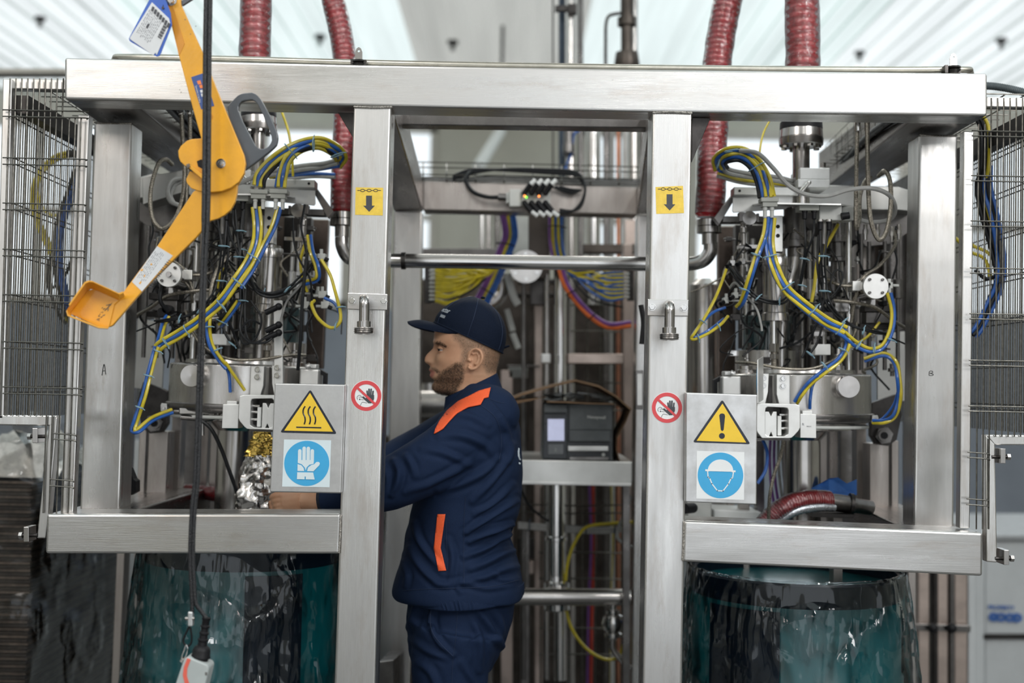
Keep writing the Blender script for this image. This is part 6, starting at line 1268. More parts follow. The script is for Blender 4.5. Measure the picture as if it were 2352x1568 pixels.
for j in range(24):
    for i in range(n):
        x = -2.6+1.12*i/(n-1); y = yf+.05+.5*j/23; v.append((x, y, zt_+.06+.10*abs(noise.noise(Vector((x*7, y*7, 3))))+.05*noise.noise(Vector((x*22, y*22, 5)))-.06*max(0, i-n+4)/4))
MFL = mat('milky_crumpled_film', (.60, .60, .57), .25, 0, .35, 30, bump=1.0, coat=.4)
g.add(v, [(j*n+i, j*n+i+1, (j+1)*n+i+1, (j+1)*n+i) for j in range(23) for i in range(n-1)], True)
vv = []
for i in range(n):
    for k_ in range(5):
        x = -2.6+1.12*i/(n-1); vv.append((x, yf+.03-.02*k_/4+.02*noise.noise(Vector((x*20, k_, 0))), zt_+.10*(4-k_)/4+.06*abs(noise.noise(Vector((x*7, yf*7, 3))))*(4-k_)/4))
g.add(vv, [(i*5+k_, i*5+k_+1, (i+1)*5+k_+1, (i+1)*5+k_) for i in range(n-1) for k_ in range(4)], True)
obj('crumpled_cover', g, MFL, st)
# ================================================================== right background
WCB = mat('white_cabinet_paint', (.50, .52, .53), .45, 0, .08, 5)
wc = empty('white_container', P(2400, 1500, 6.0), 'pale grey container with blue lettering beyond the right guard', 'container')
for (a, b, c_, d) in [(2262, 1240, 2700, 1458), (2262, 1466, 2700, 1860)]:
    g = G(); g.pbox(a, b, c_, d, 6.0, 1.0); obj('container_panel', g, WCB, wc, .01)
g = G(); g.pbox(2255, 1228, 2700, 1241, 5.97, 1.0); obj('top_rail', g, mat('rail_grey', (.35, .36, .37), .4, .3), wc, .005)
g = G(); g.pbox(2258, 1457, 2700, 1467, 5.98, .9); obj('mid_seam', g, DKS, wc)
g = G(); g.pbox(2238, 1235, 2262, 1860, 5.98, .1); obj('corner_post', g, WCB, wc, .005)
BIN = mat('blue_print', (.03, .11, .36), .5)
text('PROPERTY', 2270, 1394, 5.985, 9, BIN, wc, align='LEFT', bold=.001); text('GOOD', 2272, 1417, 5.985, 17, BIN, wc, align='LEFT', bold=.005)
prk = empty('column_rack', P(2165, 1500, 4.9), 'row of steel upright columns with clamps behind the right drum', 'rack')
for x, r, m in ((2122, 14, PNK), (2150, 6, DKS), (2165, 14, PNK), (2188, 6, MIDS), (2208, 16, PNK), (2232, 8, WCB)):
    g = G(); g.pbox(x-r, 1310, x+r, 2000, 4.9+.001*r, .06); obj('upright', g, m, prk, .006)
g = G(); g.pbox(2100, 1432, 2230, 1448, 4.88, .02, yb=4); obj('clamp_rail', g, MIDS, prk, .002)
for x in (2143, 2186): g = G(); g.ball(P(x, 1442, 4.86), .02, 12); obj('clamp_knob', g, BLK, prk)
g = G(); g.pbox(2100, 1305, 2235, 1345, 5.2, .05); obj('top_rail', g, DKS, prk)
# dark panel seen under and behind the left bay
g = G(); g.pbox(250, 1010, 320, 1800, 5.5, .03); obj('grey_locker_side', g, WCB, label='narrow pale panel behind the left drum and the wrapped stack', cat='panel')
sbk = empty('rear_box', P(1660, 1190, 3.95), 'pale control boxes low in the right bay behind the sign board', 'box')
g = G(); g.ppoly([(1580, 1150), (1635, 1152), (1633, 1215), (1580, 1212)], 3.8, .2); obj('left_box', g, LGP, sbk, .004)
g = G(); g.ppoly([(1640, 1170), (1750, 1176), (1720, 1240), (1638, 1236)], 3.85, .2); obj('tray_box', g, WHP, sbk, .004)
g = G(); g.cyl(P(1572, 1168, 3.7), P(1592, 1166, 3.75), S(12, 3.7), 14); obj('black_motor', g, BLK, sbk)
for i in range(9):
    g = G(); x = 1770+i*9; g.ptube([(x, 1000, 3.82), (x-2+i, 1060, 3.8), (x+2+i*1.5, 1120, 3.8), (x+12+i*2, 1180, 3.82), (x+20+i*2, 1240, 3.84)], 3.2, 6); m9 = [PUR, PUR, GRC, GRC, BLC][i % 5]; obj('hanging_cable', g, m9, label=('purple' if m9 is PUR else 'grey' if m9 is GRC else 'black')+' thin cable hanging above the curved red hose, %s in its row' % ['first', 'second', 'third', 'fourth', 'fifth', 'sixth', 'seventh', 'eighth', 'ninth'][i], cat='cable', group='cables hanging in the right bay')
g = G(); g.ptube([(1800, 1010, 3.4), (1792, 1050, 3.4), (1778, 1090, 3.4), (1768, 1140, 3.4), (1765, 1200, 3.42)], 4, 6); obj('steel_hose', g, BRD, label='grey metal hose slanting down behind the right sign board', cat='hose')
g = G(); g.ptube([(1752, 1010, 3.6), (1762, 1040, 3.58), (1758, 1080, 3.56), (1740, 1110, 3.55)], 4, 6); obj('blue_hose', g, BLU, label='blue hose curving behind the edge of the right sign board', cat='hose')
g = G(); g.ptube([(458, 962, 3.42), (485, 985, 3.42), (508, 1030, 3.43), (530, 1090, 3.44), (548, 1140, 3.46), (560, 1180, 3.5)], 4.5, 6); obj('black_hose', g, BLC, label='black cable slanting down behind the pendant cable, left bay', cat='cable')
g = G(); g.ppoly([(296, 1075), (306, 1100), (312, 1105), (312, 1130), (298, 1138), (294, 1120)], 3.5, .04); obj('black_latch', g, BLK, label='small black latch behind the left end post', cat='latch')
g = G(); g.pbox(872, 1020, 882, 1030, 3.4, .02)
# foil bag
FB = mat('crinkled_silver_foil', (.62, .60, .58), .2, 1.0, .3, 12, bump=1.0, bscale=35); GB = mat('gold_foil', (.58, .40, .10), .22, 1.0, .35, 14, bump=1.0, bscale=40)
fb = empty('foil_bag', P(600, 1172, 3.50), 'crinkled silver foil bag with gold top held beside the clamp, left bay', 'bag')
def crumple(y0, y1, prof, m_, name, Y=3.47):
    g = G(); n = 60; m = 60; v = []
    for j in range(m+1):
        t = j/m; y = y0+(y1-y0)*t; k = t*(len(prof)-1); a = int(min(k, len(prof)-2)); f = k-a
        xc = prof[a][0]*(1-f)+prof[a+1][0]*f; w_ = prof[a][1]*(1-f)+prof[a+1][1]*f
        for i in range(n):
            th = 2*math.pi*i/n; d = noise.noise(Vector((math.cos(th)*2.5, math.sin(th)*2.5, t*5)))*.35+noise.noise(Vector((math.cos(th)*6, math.sin(th)*6, t*14)))*.16
            r = S(w_, Y)*(1+d); c = P(xc, y, Y); v.append(c+Vector((math.cos(th)*r, math.sin(th)*r*.55, 0)))
    g.add(v, [(j*n+i, j*n+(i+1) % n, (j+1)*n+(i+1) % n, (j+1)*n+i) for j in range(m) for i in range(n)], True); obj(name, g, m_, fb)
crumple(980, 1048, [(604, 12), (602, 26), (600, 34)], GB, 'gold_top'); crumple(1044, 1240, [(600, 35), (597, 40), (592, 46), (588, 50), (590, 52)], FB, 'silver_body')
# ================================================================== the man
YM = 3.47
man_loc = P(1060, 1400, YM); man_loc.z = 0
man = empty('person', man_loc, 'bearded man in profile, navy cap and orange-trimmed navy jacket, reaching left', 'person')
def seg(vals, t):
    if t <= vals[0][0]: return vals[0][1:]
    for a, b in zip(vals[:-1], vals[1:]):
        if t <= b[0]:
            f = (t-a[0])/(b[0]-a[0]); return tuple(p*(1-f)+q*f for p, q in zip(a[1:], b[1:]))
    return vals[-1][1:]
def smooth(vals, n, k=1):
    """resample a table (t, a, b, ...) with Catmull-Rom over its rows"""
    out = []; m = len(vals)
    for i in range(n+1):
        t = vals[0][0]+(vals[-1][0]-vals[0][0])*i/n
        j = 0
        while j < m-2 and vals[j+1][0] < t: j += 1
        p1, p2 = vals[j], vals[j+1]; p0 = vals[j-1] if j else p1; p3 = vals[j+2] if j+2 < m else p2
        f = (t-p1[0])/(p2[0]-p1[0]); r = [t]
        for c in range(1, len(p1)):
            m1 = (p2[c]-p0[c])/max(1e-6, p2[0]-p0[0])*(p2[0]-p1[0]); m2 = (p3[c]-p1[c])/max(1e-6, p3[0]-p1[0])*(p2[0]-p1[0])
            r.append((2*f**3-3*f*f+1)*p1[c]+(f**3-2*f*f+f)*m1+(-2*f**3+3*f*f)*p2[c]+(f**3-f*f)*m2)
        out.append(tuple(r))
    return out
# profile of the face in photo pixels: y, true front, smooth front without nose and lips, back, half width (m)
HP = [(700, 1060, 1060, 1110, .020), (706, 1032, 1032, 1130, .045), (718, 1012, 1012, 1146, .062), (738, 1001, 1001, 1155, .073), (760, 998, 998, 1159, .0775), (775, 996.5, 997, 1158, .078), (784, 994.5, 997, 1156.5, .0775), (791, 996, 999, 1155, .077),
      (799, 993.5, 1001, 1153.5, .0755), (805, 988, 1001.5, 1152, .075), (811, 981.5, 1001, 1150.5, .0745), (817, 977.3, 1000, 1149, .074), (823, 974.8, 999, 1147, .0735), (829, 974.6, 998, 1146, .073), (834, 978, 997.5, 1145, .072), (838, 985.5, 997, 1143.5, .071),
      (843, 987.8, 996.5, 1142, .0695), (848, 985, 996, 1141, .068), (852, 986.5, 996, 1140.5, .067), (854.5, 991.5, 996, 1140, .066), (857, 988.3, 996, 1140, .0655), (862, 986.9, 996, 1139.5, .065), (867, 989.5, 996, 1139, .0635), (873, 996.5, 997.5, 1139, .062),
      (879, 994.2, 996.5, 1140, .060), (886, 991.3, 994, 1141, .0585), (893, 992.3, 994, 1143, .0575), (898, 997, 997.5, 1144, .057), (902, 1006, 1006, 1146, .0565), (905.5, 1022, 1022, 1147, .056), (909, 1038, 1038, 1149, .056), (916, 1046, 1046, 1152, .057), (930, 1050, 1050, 1158, .060), (960, 1054, 1054, 1168, .070)]
rows = smooth(HP, 210)
g = G(); n = 128; V = []
def fw_(y):   # lateral softness of the profile bumps (m)
    return seg([(700, .03), (790, .012), (800, .0065), (812, .0085), (822, .0120), (831, .0135), (836, .012), (843, .020), (848, .021), (862, .021), (873, .022), (886, .024), (900, .026)], y)[0]
for (y, xf, xs0, xb, hw) in rows:
    ctr = xb*.48+xs0*.52
    for k in range(n):
        th = 2*math.pi*k/n; cth = math.cos(th); sth = math.sin(th)
        ex = 2/2.25; cx = math.copysign(abs(cth)**ex, cth); sy = math.copysign(abs(sth)**ex, sth)
        half = (ctr-xs0) if cx > 0 else (xb-ctr); x = ctr-cx*half; lat = sy*hw
        # jaw: the face narrows toward the chin in front
        if cx > 0 and y > 835:
            f = min(1, (y-835)/50); lat *= 1-.30*f*cx
        if cx > 0: lat *= 1-.10*cx*min(1, max(0, (y-760)/60))
        if cx > 0:
            x += (xf-xs0)*math.exp(-(lat/fw_(y))**2)
            # nostril wing
            x -= 5.5*math.exp(-((abs(lat)-.0135)/.0050)**2-((y-832)/4.5)**2); 
            # eye socket, cheek bone, brow
            x += 9.5*math.exp(-((abs(lat)-.031)/.0165)**2-((y-803)/8.0)**2)+3.0*math.exp(-((abs(lat)-.014)/.006)**2-((y-802)/8)**2)
            x -= 4.0*math.exp(-((abs(lat)-.034)/.020)**2-((y-787)/5.5)**2)
            x -= 3.5*math.exp(-((abs(lat)-.043)/.016)**2-((y-824)/9)**2)
            x += 3.0*math.exp(-((abs(lat)-.026)/.006)**2-((y-854)/4)**2)
        p = P(x, y, YM); V.append((p.x, YM-lat, p.z))
m = len(rows)
g.add(V, [(j*n+i, j*n+(i+1) % n, (j+1)*n+(i+1) % n, (j+1)*n+i) for j in range(m-1) for i in range(n)]+[tuple(range(n)), tuple((m-1)*n+i for i in range(n))], True)
NEAR = YM-.0745
def E(x, y, d=0.0): return P(x, y, NEAR+d) if False else Vector((P(x, y, YM).x, NEAR+d, P(x, y, YM).z))
# ears (near one in detail, far one simple), all merged below
for s_ in (0, 1):
    def EE(x, y, d):
        v = E(x, y, d); 
        if s_: v.y = 2*YM-v.y
        return v
    helix = [(1077, 830, -.002), (1080, 815, -.006), (1086, 806, -.010), (1096, 803, -.014), (1105, 808, -.017), (1109.5, 820, -.018), (1107, 832, -.016), (1100, 842, -.012), (1092, 847, -.009), (1083, 847.5, -.006), (1078, 842, -.003)]
    q = catmull([EE(*p) for p in helix], 5); rr = [.0030+.0012*math.sin(math.pi*i/(len(q)-1)) if i < len(q)*.72 else .0046 for i in range(len(q))]; g.tube(q, rr, 10)
    q = catmull([EE(1087, 816, -.004), EE(1097, 812, -.008), EE(1101, 822, -.010), EE(1098, 833, -.009), EE(1090, 838, -.006)], 5); g.tube(q, .0026, 8)
    g.ball(EE(1082, 829, -.005), .0040, 10, (1, .8, 1.4))
    dish = [EE(x, y, .001) for x, y, _ in helix]; g.prism(dish, (0, .008 if not s_ else -.008, 0)); g.prism([EE(x, y, d+.0085) for x, y, d in helix], (0, .006 if not s_ else -.006, 0))
# hidden torso, legs, arms
def tubeb(pts, rs, n=20, flat=1.0, up=None): g.tube(catmull(pts, 4), [r for r in [seg([(i,)+(v,) for i, v in enumerate(rs)], j/4)[0] for j in range((len(pts)-1)*4+1)]], n, flat=flat, up=up)
def PM(x, y, Y=YM): return P(x, y, Y)
tubeb([PM(1105, 905), PM(1110, 960), PM(1090, 1080), PM(1065, 1200), PM(1060, 1330), PM(1062, 1440)], [.05, .075, .095, .09, .085, .065], 24)
WR = [(1105, 985, 3.37), (1020, 1052, 3.30), (900, 1112, 3.275), (830, 1132, 3.27), (745, 1149, 3.30), (722, 1149, 3.31), (700, 1148, 3.32)]
tubeb([P(*p) for p in WR], [.055, .05, .044, .042, .031, .029, .031])
tubeb([P(1118, 960, 3.62), P(1000, 1040, 3.66), P(860, 1090, 3.62), P(760, 1130, 3.54), P(668, 1160, 3.50)], [.040, .05, .044, .038, .028])
for Yl in (3.37, 3.57):
    tubeb([PM(1060, 1430, Yl), PM(1045, 1600, Yl), PM(1035, 1760, Yl), PM(1040, 1930, Yl), PM(1045, 2090, Yl)], [.050, .056, .045, .042, .034])
    a = PM(1045, 2090, Yl); g.ball(Vector((a.x-.05, Yl, .06)), .05, 16, (2.2, .9, .8))
# left hand: a fist seen from its back, fingers curling away from the camera around the foil
HX = 3.325
palm = [P(722, 1148, HX), P(700, 1147, HX), P(676, 1150, HX-.003), P(652, 1153, HX)]
g.tube(catmull(palm, 5), [.029+.011*min(1, i/8) for i in range(16)], 18, flat=.52, up=(0, 0, 1))
for i, (ky, L) in enumerate(((1136, 1.0), (1147, 1.08), (1158, 1.02), (1169, .86))):
    k = P(650+i*1.5, ky, HX-.006); a = P(633+i*2.5, ky+2, HX-.004); b = P(626+i*3, ky+6, HX+.022*L); c = P(634+i*3, ky+9, HX+.045*L); d = P(650+i*2, ky+9, HX+.052*L)
    g.tube(catmull([P(672, ky+1, HX), k, a, b, c, d], 5), [.0085, .0088, .0089, .0092, .0098, .0102, .0102, .0100, .0098, .0096, .0094, .0092, .0090, .0088, .0088, .0088, .0087, .0086, .0085, .0084, .0083, .0082, .0080, .0076, .0070, .006], 12)
g.tube(catmull([P(698, 1138, HX+.012), P(676, 1130, HX+.026), P(656, 1131, HX+.040), P(640, 1138, HX+.048)], 5), [.013-.0003*i for i in range(16)], 12)
# far hand closed behind the clamp
FX = 3.50; g.ball(P(652, 1163, FX), .036, 16, (1.2, .7, 1))
for i in range(4):
    ky = 1150+i*9; g.tube(catmull([P(640, ky, FX-.015), P(622, ky+2, FX-.01), P(618, ky+4, FX-.035), P(632, ky+5, FX-.045)], 4), [.0085]*13, 10)
g.tube(catmull([P(668, 1150, FX-.02), P(650, 1142, FX-.035), P(635, 1146, FX-.045)], 4), [.010]*9, 10)
# union into one continuous skin
def remesh(g, vox, name, sm=4, fac=.5):
    me = bpy.data.meshes.new(name); me.from_pydata(g.v, [], g.f); me.update()
    bm = bmesh.new(); bm.from_mesh(me); bmesh.ops.remove_doubles(bm, verts=bm.verts, dist=1e-6); bmesh.ops.recalc_face_normals(bm, faces=bm.faces); bm.to_mesh(me); bm.free()
    t = bpy.data.objects.new('tmp', me); C.objects.link(t)
    r = t.modifiers.new('r', 'REMESH'); r.mode = 'VOXEL'; r.voxel_size = vox; r.use_smooth_shade = True
    if sm: s = t.modifiers.new('s', 'SMOOTH'); s.iterations = sm; s.factor = fac
    bpy.context.view_layer.update(); dg = bpy.context.evaluated_depsgraph_get()
    out = bpy.data.meshes.new_from_object(t.evaluated_get(dg)); bpy.data.objects.remove(t); out.name = name; out.polygons.foreach_set('use_smooth', [True]*len(out.polygons)); return out
def coords(me):
    a = np.empty(len(me.vertices)*3); me.vertices.foreach_get('co', a); return a.reshape(-1, 3)
def normals(me):
    a = np.empty(len(me.vertices)*3); me.vertices.foreach_get('normal', a); return a.reshape(-1, 3)
def setco(me, a): me.vertices.foreach_set('co', a.reshape(-1)); me.update()
def pixarr(co):
    d = co-np.array(EYEV); z = d@np.array(Fw); return 1176+FPX*(d@np.array(Rt))/z, 784-FPX*(d@np.array(Up))/z
def inside(px, py, poly):
    r = np.zeros(len(px), bool); n_ = len(poly)
    for i in range(n_):
        x1, y1 = poly[i]; x2, y2 = poly[(i+1) % n_]
        c = ((y1 > py) != (y2 > py)) & (px < (x2-x1)*(py-y1)/((y2-y1) or 1e-9)+x1); r ^= c
    return r
def softpoly(px, py, poly, s):
    """0..1 mask, soft over s pixels at the polygon's edge"""
    d = np.full(len(px), 1e9); n_ = len(poly)
    for i in range(n_):
        a = np.array(poly[i], float); b = np.array(poly[(i+1) % n_], float); ab = b-a
        t = np.clip(((px-a[0])*ab[0]+(py-a[1])*ab[1])/(ab@ab+1e-9), 0, 1); d = np.minimum(d, np.hypot(px-a[0]-t*ab[0], py-a[1]-t*ab[1]))
    ins = inside(px, py, poly); return np.clip(.5+np.where(ins, d, -d)/s, 0, 1)
skin = remesh(g, .0027, 'person_skin', 2, .4)
co = coords(skin); px, py = pixarr(co)
# mirror x-offset so that the far cheek gets the same beard: use straight profile coordinates
BEARD = [(1062, 836), (1066, 850), (1065, 868), (1056, 886), (1046, 902), (1034, 910), (1000, 910), (985, 895), (986, 880), (996, 870), (1004, 867), (1008, 861), (1016, 853), (1034, 841), (1050, 832)]
MOUST = [(986, 841), (1000, 843), (1012, 853), (1010, 860), (1000, 853), (986, 846)]
HAIR = [(1036, 760), (1050, 745), (1170, 780), (1165, 850), (1120, 858), (1110, 838), (1111, 812), (1098, 799), (1082, 805), (1074, 822), (1066, 838), (1059, 832), (1062, 806), (1056, 790), (1044, 780)]
LIPS = [(983, 849), (992, 849), (1003, 855), (998, 861), (990, 868), (984, 866)]
BROW = [(1001, 783), (1011, 784.5), (1022, 791), (1027, 799), (1020, 795.5), (1008, 790.5), (1000, 789)]
hd = (co[:, 2] > P(0, 915, YM).z) & (np.abs(co[:, 1]-YM) < .12)
mb = np.where(hd, np.maximum(softpoly(px, py, BEARD, 9), .55*softpoly(px, py, MOUST, 3)), 0)*np.clip((co[:, 1] < YM+.2), 0, 1)
mh = np.where(hd, softpoly(px, py, HAIR, 12), 0)
ml = np.where(hd, softpoly(px, py, LIPS, 3), 0)*np.clip(1-(np.abs(co[:, 1]-YM)-.020)/.006, 0, 1); mbr = np.where(hd, softpoly(px, py, BROW, 2.5), 0)
ear = np.where(hd & (np.abs(co[:, 1]-YM) > .0755), 1.0, 0)*inside(px, py, [(1072, 850), (1074, 808), (1086, 800), (1104, 800), (1114, 820), (1108, 850), (1085, 856)])
at = skin.color_attributes.new('mask', 'FLOAT_COLOR', 'POINT')
arr = np.stack([np.clip(mb*(1-ml), 0, 1), np.clip(mh*(1-ear), 0, 1), ml, mbr], 1).astype(np.float32); at.data.foreach_set('color', arr.reshape(-1))
SK = bpy.data.materials.new('skin'); SK.use_nodes = True
nt = SK.node_tree; N = nt.nodes; L = nt.links; b = N['Principled BSDF']
tc = N.new('ShaderNodeTexCoord'); ca = N.new('ShaderNodeAttribute'); ca.attribute_name = 'mask'; sp = N.new('ShaderNodeSeparateColor'); L.new(ca.outputs['Color'], sp.inputs[0])
def nse(sc_, det=4):
    n_ = N.new('ShaderNodeTexNoise'); n_.inputs['Scale'].default_value = sc_; n_.inputs['Detail'].default_value = det; L.new(tc.outputs['Object'], n_.inputs[0]); return n_
def mixc(fac, a, bcol):
    m_ = N.new('ShaderNodeMix'); m_.data_type = 'RGBA'
    if hasattr(fac, 'links') or hasattr(fac, 'is_output'): L.new(fac, m_.inputs[0])
    else: m_.inputs[0].default_value = fac
    for i_, c_ in ((6, a), (7, bcol)):
        if isinstance(c_, tuple): m_.inputs[i_].default_value = (*c_, 1)
        else: L.new(c_, m_.inputs[i_])
    return m_.outputs[2]
def rng(src, a, b_, c_=0, d_=1):
    r_ = N.new('ShaderNodeMapRange'); r_.inputs[1].default_value = a; r_.inputs[2].default_value = b_; r_.inputs[3].default_value = c_; r_.inputs[4].default_value = d_; L.new(src, r_.inputs[0]); return r_.outputs[0]
def mul(a, b_):
    m_ = N.new('ShaderNodeMath'); m_.operation = 'MULTIPLY'; L.new(a, m_.inputs[0])
    if isinstance(b_, float): m_.inputs[1].default_value = b_
    else: L.new(b_, m_.inputs[1])
    return m_.outputs[0]
col = mixc(rng(nse(18).outputs['Fac'], .35, .65), (.54, .315, .20), (.47, .25, .15))
hairn = rng(nse(900, 2).outputs['Fac'], .38, .62, .45, 1.0)
col = mixc(mul(mul(sp.outputs[1], hairn), .78), col, (.11, .082, .055))
col = mixc(mul(mul(sp.outputs[0], rng(nse(700, 2).outputs['Fac'], .35, .62, .15, 1.0)), .90), col, (.036, .022, .013))
col = mixc(mul(sp.outputs[2], .8), col, (.36, .12, .10))
L.new(col, b.inputs['Base Color']); b.inputs['Roughness'].default_value = .50; b.inputs['Specular IOR Level'].default_value = .4
b.inputs['Subsurface Weight'].default_value = .12; b.inputs['Subsurface Radius'].default_value = (.010, .004, .002); b.inputs['Subsurface Scale'].default_value = .4
bp = N.new('ShaderNodeBump'); bp.inputs['Strength'].default_value = .25; bp.inputs['Distance'].default_value = .0008; L.new(nse(500, 3).outputs['Fac'], bp.inputs['Height']); L.new(bp.outputs[0], b.inputs['Normal'])
skin.materials.clear(); skin.materials.append(SK)
setco(skin, co-np.array(man_loc)); so = bpy.data.objects.new('body', skin); C.objects.link(so); so.parent = man; WL['body'] = man_loc.copy()
# hair strands: short tapered slivers rooted on the skin
def strands(name, mask, cnt, length, down, lift, hm, seed, wd=.00035):
    rs = np.random.RandomState(seed); nn = normals(skin); idx = np.where(mask > .25)[0]; w_ = mask[idx]; pick = rs.choice(idx, cnt, p=w_/w_.sum()); v = []; f = []
    for i in pick:
        p = Vector(co[i])+Vector(rs.normal(0, .0014, 3)); nr = Vector(nn[i]); d = (Vector(down)+nr*lift+Vector(rs.normal(0, .35, 3))).normalized(); L_ = length*rs.uniform(.5, 1.2)
        s_ = d.cross(nr); s_ = (s_.normalized() if s_.length > 1e-5 else XAX)*wd; m2 = p+d*L_*.55+nr*L_*.12; e_ = p+d*L_-nr*L_*.05+Vector(rs.normal(0, L_*.15, 3)); k = len(v)
        v += [p-s_-nr*.0006, p+s_-nr*.0006, m2+s_, m2-s_, e_]; f += [(k, k+1, k+2, k+3), (k+3, k+2, k+4)]
    g_ = G(); g_.add(v, f, True); return obj(name, g_, hm, man, kind='stuff')
BHR = mat('dark_brown_hair', (.045, .028, .016), .5, 0, .4, 400); SHR = mat('short_faded_hair', (.085, .06, .04), .55, 0, .3, 400)
strands('beard', np.clip(mb, 0, 1)*np.where(px < 1003, .6, 1)*(1-ml)*(co[:, 1] < YM+.09), 9000, .0042, (.25, 0, -.75), .55, BHR, 1, .00022)
strands('hair', np.clip(mh*(1-ear), 0, 1)*(py > 765), 6000, .0028, (.5, 0, -.8), .5, SHR, 2, .0002)
strands('eyebrow', np.clip(mbr, 0, 1), 700, .0062, (.9, 0, -.15), .25, BHR, 3, .00032)
# eyes
EYW = mat('shaded_eye_white', (.42, .38, .36), .15, 0, .05, 10); EYI = mat('dark_iris', (.015, .008, .005), .08)  # eye white greyed so the eyeball reads as shaded
for s_ in (-1, 1):
    c = Vector((P(1017.5, 802.5, YM).x, YM+s_*.0335, P(1017.5, 803.0, YM).z))
    g = G(); g.ball(c, .0114, 24); ey = obj('eye', g, EYW, man)
    d = Vector((-1, -.30, -.10)).normalized(); g = G(); g.lathe(c+d*.0090, d, [(0, .0075), (.0018, .0062), (.0030, .0040), (.0036, .0002)], 20); obj('iris', g, EYI, ey)
    # lids: two shells around the ball, open towards the front
    LIDM = SK
    for nm, a0, a1, rad in (('upper_eyelid', .12, 1.5, .0132), ('lower_eyelid', -1.3, -.42, .0129)):
        g = G(); v = []; mm = 10; kk = 20
        for i in range(mm+1):
            el = a0+(a1-a0)*i/mm
            for k in range(kk+1):
                az = -1.75+3.5*k/kk; droop = .16*(az/1.75)**2*(-1 if a0 > 0 else .6)
                e2 = el+droop*(1-i/mm if a0 > 0 else i/mm); v.append(c+Vector((-math.cos(e2)*math.cos(az), math.cos(e2)*math.sin(az), math.sin(e2)))*rad)
        g.add(v, [(i*(kk+1)+k, i*(kk+1)+k+1, (i+1)*(kk+1)+k+1, (i+1)*(kk+1)+k) for i in range(mm) for k in range(kk)], True); o = obj(nm, g, LIDM, man)
        sd = o.modifiers.new('thick', 'SOLIDIFY'); sd.thickness = .0009
    g = G(); q = [c+Vector((-math.cos(.12-.16*(az/1.75)**2)*math.cos(az), math.cos(.1)*math.sin(az), math.sin(.12-.16*(az/1.75)**2)))*.0136 for az in [-1.5+3*k/16 for k in range(17)]]
    g.tube(q, [.0004+.0007*math.sin(math.pi*k/16) for k in range(17)], 6); obj('eyelashes', g, BHR, man)
# ------------------------------------------------------------------ cap
NAV = mat('navy_cap_cloth', (.0038, .0095, .026), .8, 0, .25, 500, bump=.5, spec=.2)
cv_ = [(0, 997, 741, 1154, 812, .081), (.14, 1003, 724, 1161, 790, .0865), (.32, 1017, 708, 1163, 760, .087), (.52, 1040, 693, 1152, 728, .079), (.70, 1062, 685.5, 1135, 707, .062), (.86, 1083, 682.5, 1115, 693, .036), (1, 1099, 685, 1099.2, 685, .0005)]
CR = smooth(cv_, 40)
def capP(a, v, off=0.0):
    _, xf, yf_, xb, yb2, w_ = seg([(r[0],)+r for r in CR], v) if False else CR[int(round(v*40))] if abs(v*40-round(v*40)) < 1e-6 else tuple(CR[int(v*40)][i]*(1-(v*40) % 1)+CR[min(40, int(v*40)+1)][i]*((v*40) % 1) for i in range(6))
    ca_, sa_ = math.cos(a), math.sin(a); ex = .93; cx = math.copysign(abs(ca_)**ex, ca_)
    t = (1-cx)/2; x = xf+(xb-xf)*t; y = yf_+(yb2-yf_)*t; p = P(x, y, YM); q = Vector((p.x, YM-math.copysign(abs(sa_)**ex, sa_)*w_, p.z))
    if off: c0 = P(1085, 765, YM); q = q+(q-c0).normalized()*off
    return q
g = G(); n = 96; v = []
for j in range(41):
    for i in range(n):
        a = 2*math.pi*i/n; s_ = -.0006*max(0, 1-abs(((a*6/(2*math.pi)+.5) % 1)-.5)/.035)
        v.append(capP(a, j/40, s_-.0012*noise.noise(capP(a, j/40)*25)))
g.add(v, [(j*n+i, j*n+(i+1) % n, (j+1)*n+(i+1) % n, (j+1)*n+i) for j in range(40) for i in range(n)], True)
cap = empty('cap_anchor', (0, 0, 0)) if False else obj('cap', g, NAV, man)
sd = cap.modifiers.new('thick', 'SOLIDIFY'); sd.thickness = .002
g = G(); v = []; ms = 40; mr = 14
for i in range(ms+1):
    s_ = -1+2*i/ms; a = s_*1.35; inn = capP(a, 0, .001); ab = abs(s_)
    ox = 936+(1047-936)*ab**3.0; oy = 737.5+(771-737.5)*ab**1.5; o3 = P(ox, oy, YM); out = Vector((o3.x, YM-s_*.076*(1.0-.05*ab), o3.z))
    for k in range(mr+1):
        t = k/mr; p = inn.lerp(out, t); p.z += .006*math.sin(math.pi*t)*(1-ab); v.append(p)
g.add(v, [(i*(mr+1)+k, i*(mr+1)+k+1, (i+1)*(mr+1)+k+1, (i+1)*(mr+1)+k) for i in range(ms) for k in range(mr)], True); br = obj('cap_peak', g, NAV, cap); sd = br.modifiers.new('thick', 'SOLIDIFY'); sd.thickness = .0035
for k in (1, 2, 3):
    g = G(); g.tube([v[i*(mr+1)+mr-1-k*3]-Vector((0, 0, .0042)) for i in range(4, ms-3)], .0005, 5); obj('peak_stitching', g, mat('navy_thread', (.012, .03, .08), .6), br)
g = G(); q = [capP(2*math.pi*i/72, .01, .0012) for i in range(72)]; g.tube(q, .0022, 6, True); obj('cap_binding', g, NAV, cap)
g = G(); g.ball(capP(0, 1.0)+Vector((.012, 0, .002)), .0065, 14, (1, 1, .55)); obj('cap_button', g, NAV, cap)
for a in (math.pi/6, math.pi/2, 5*math.pi/6):
    g = G(); g.tube([capP(a, t/30, .0006) for t in range(30)], .0006, 5); obj('cap_seam', g, MT['navy_thread'], cap)
g = G(); g.tube([P(1146, 801, YM), P(1158, 798, YM), P(1170, 794, YM)], [.010, .010, .008], 10, flat=.35); obj('cap_strap', g, NAV, cap)
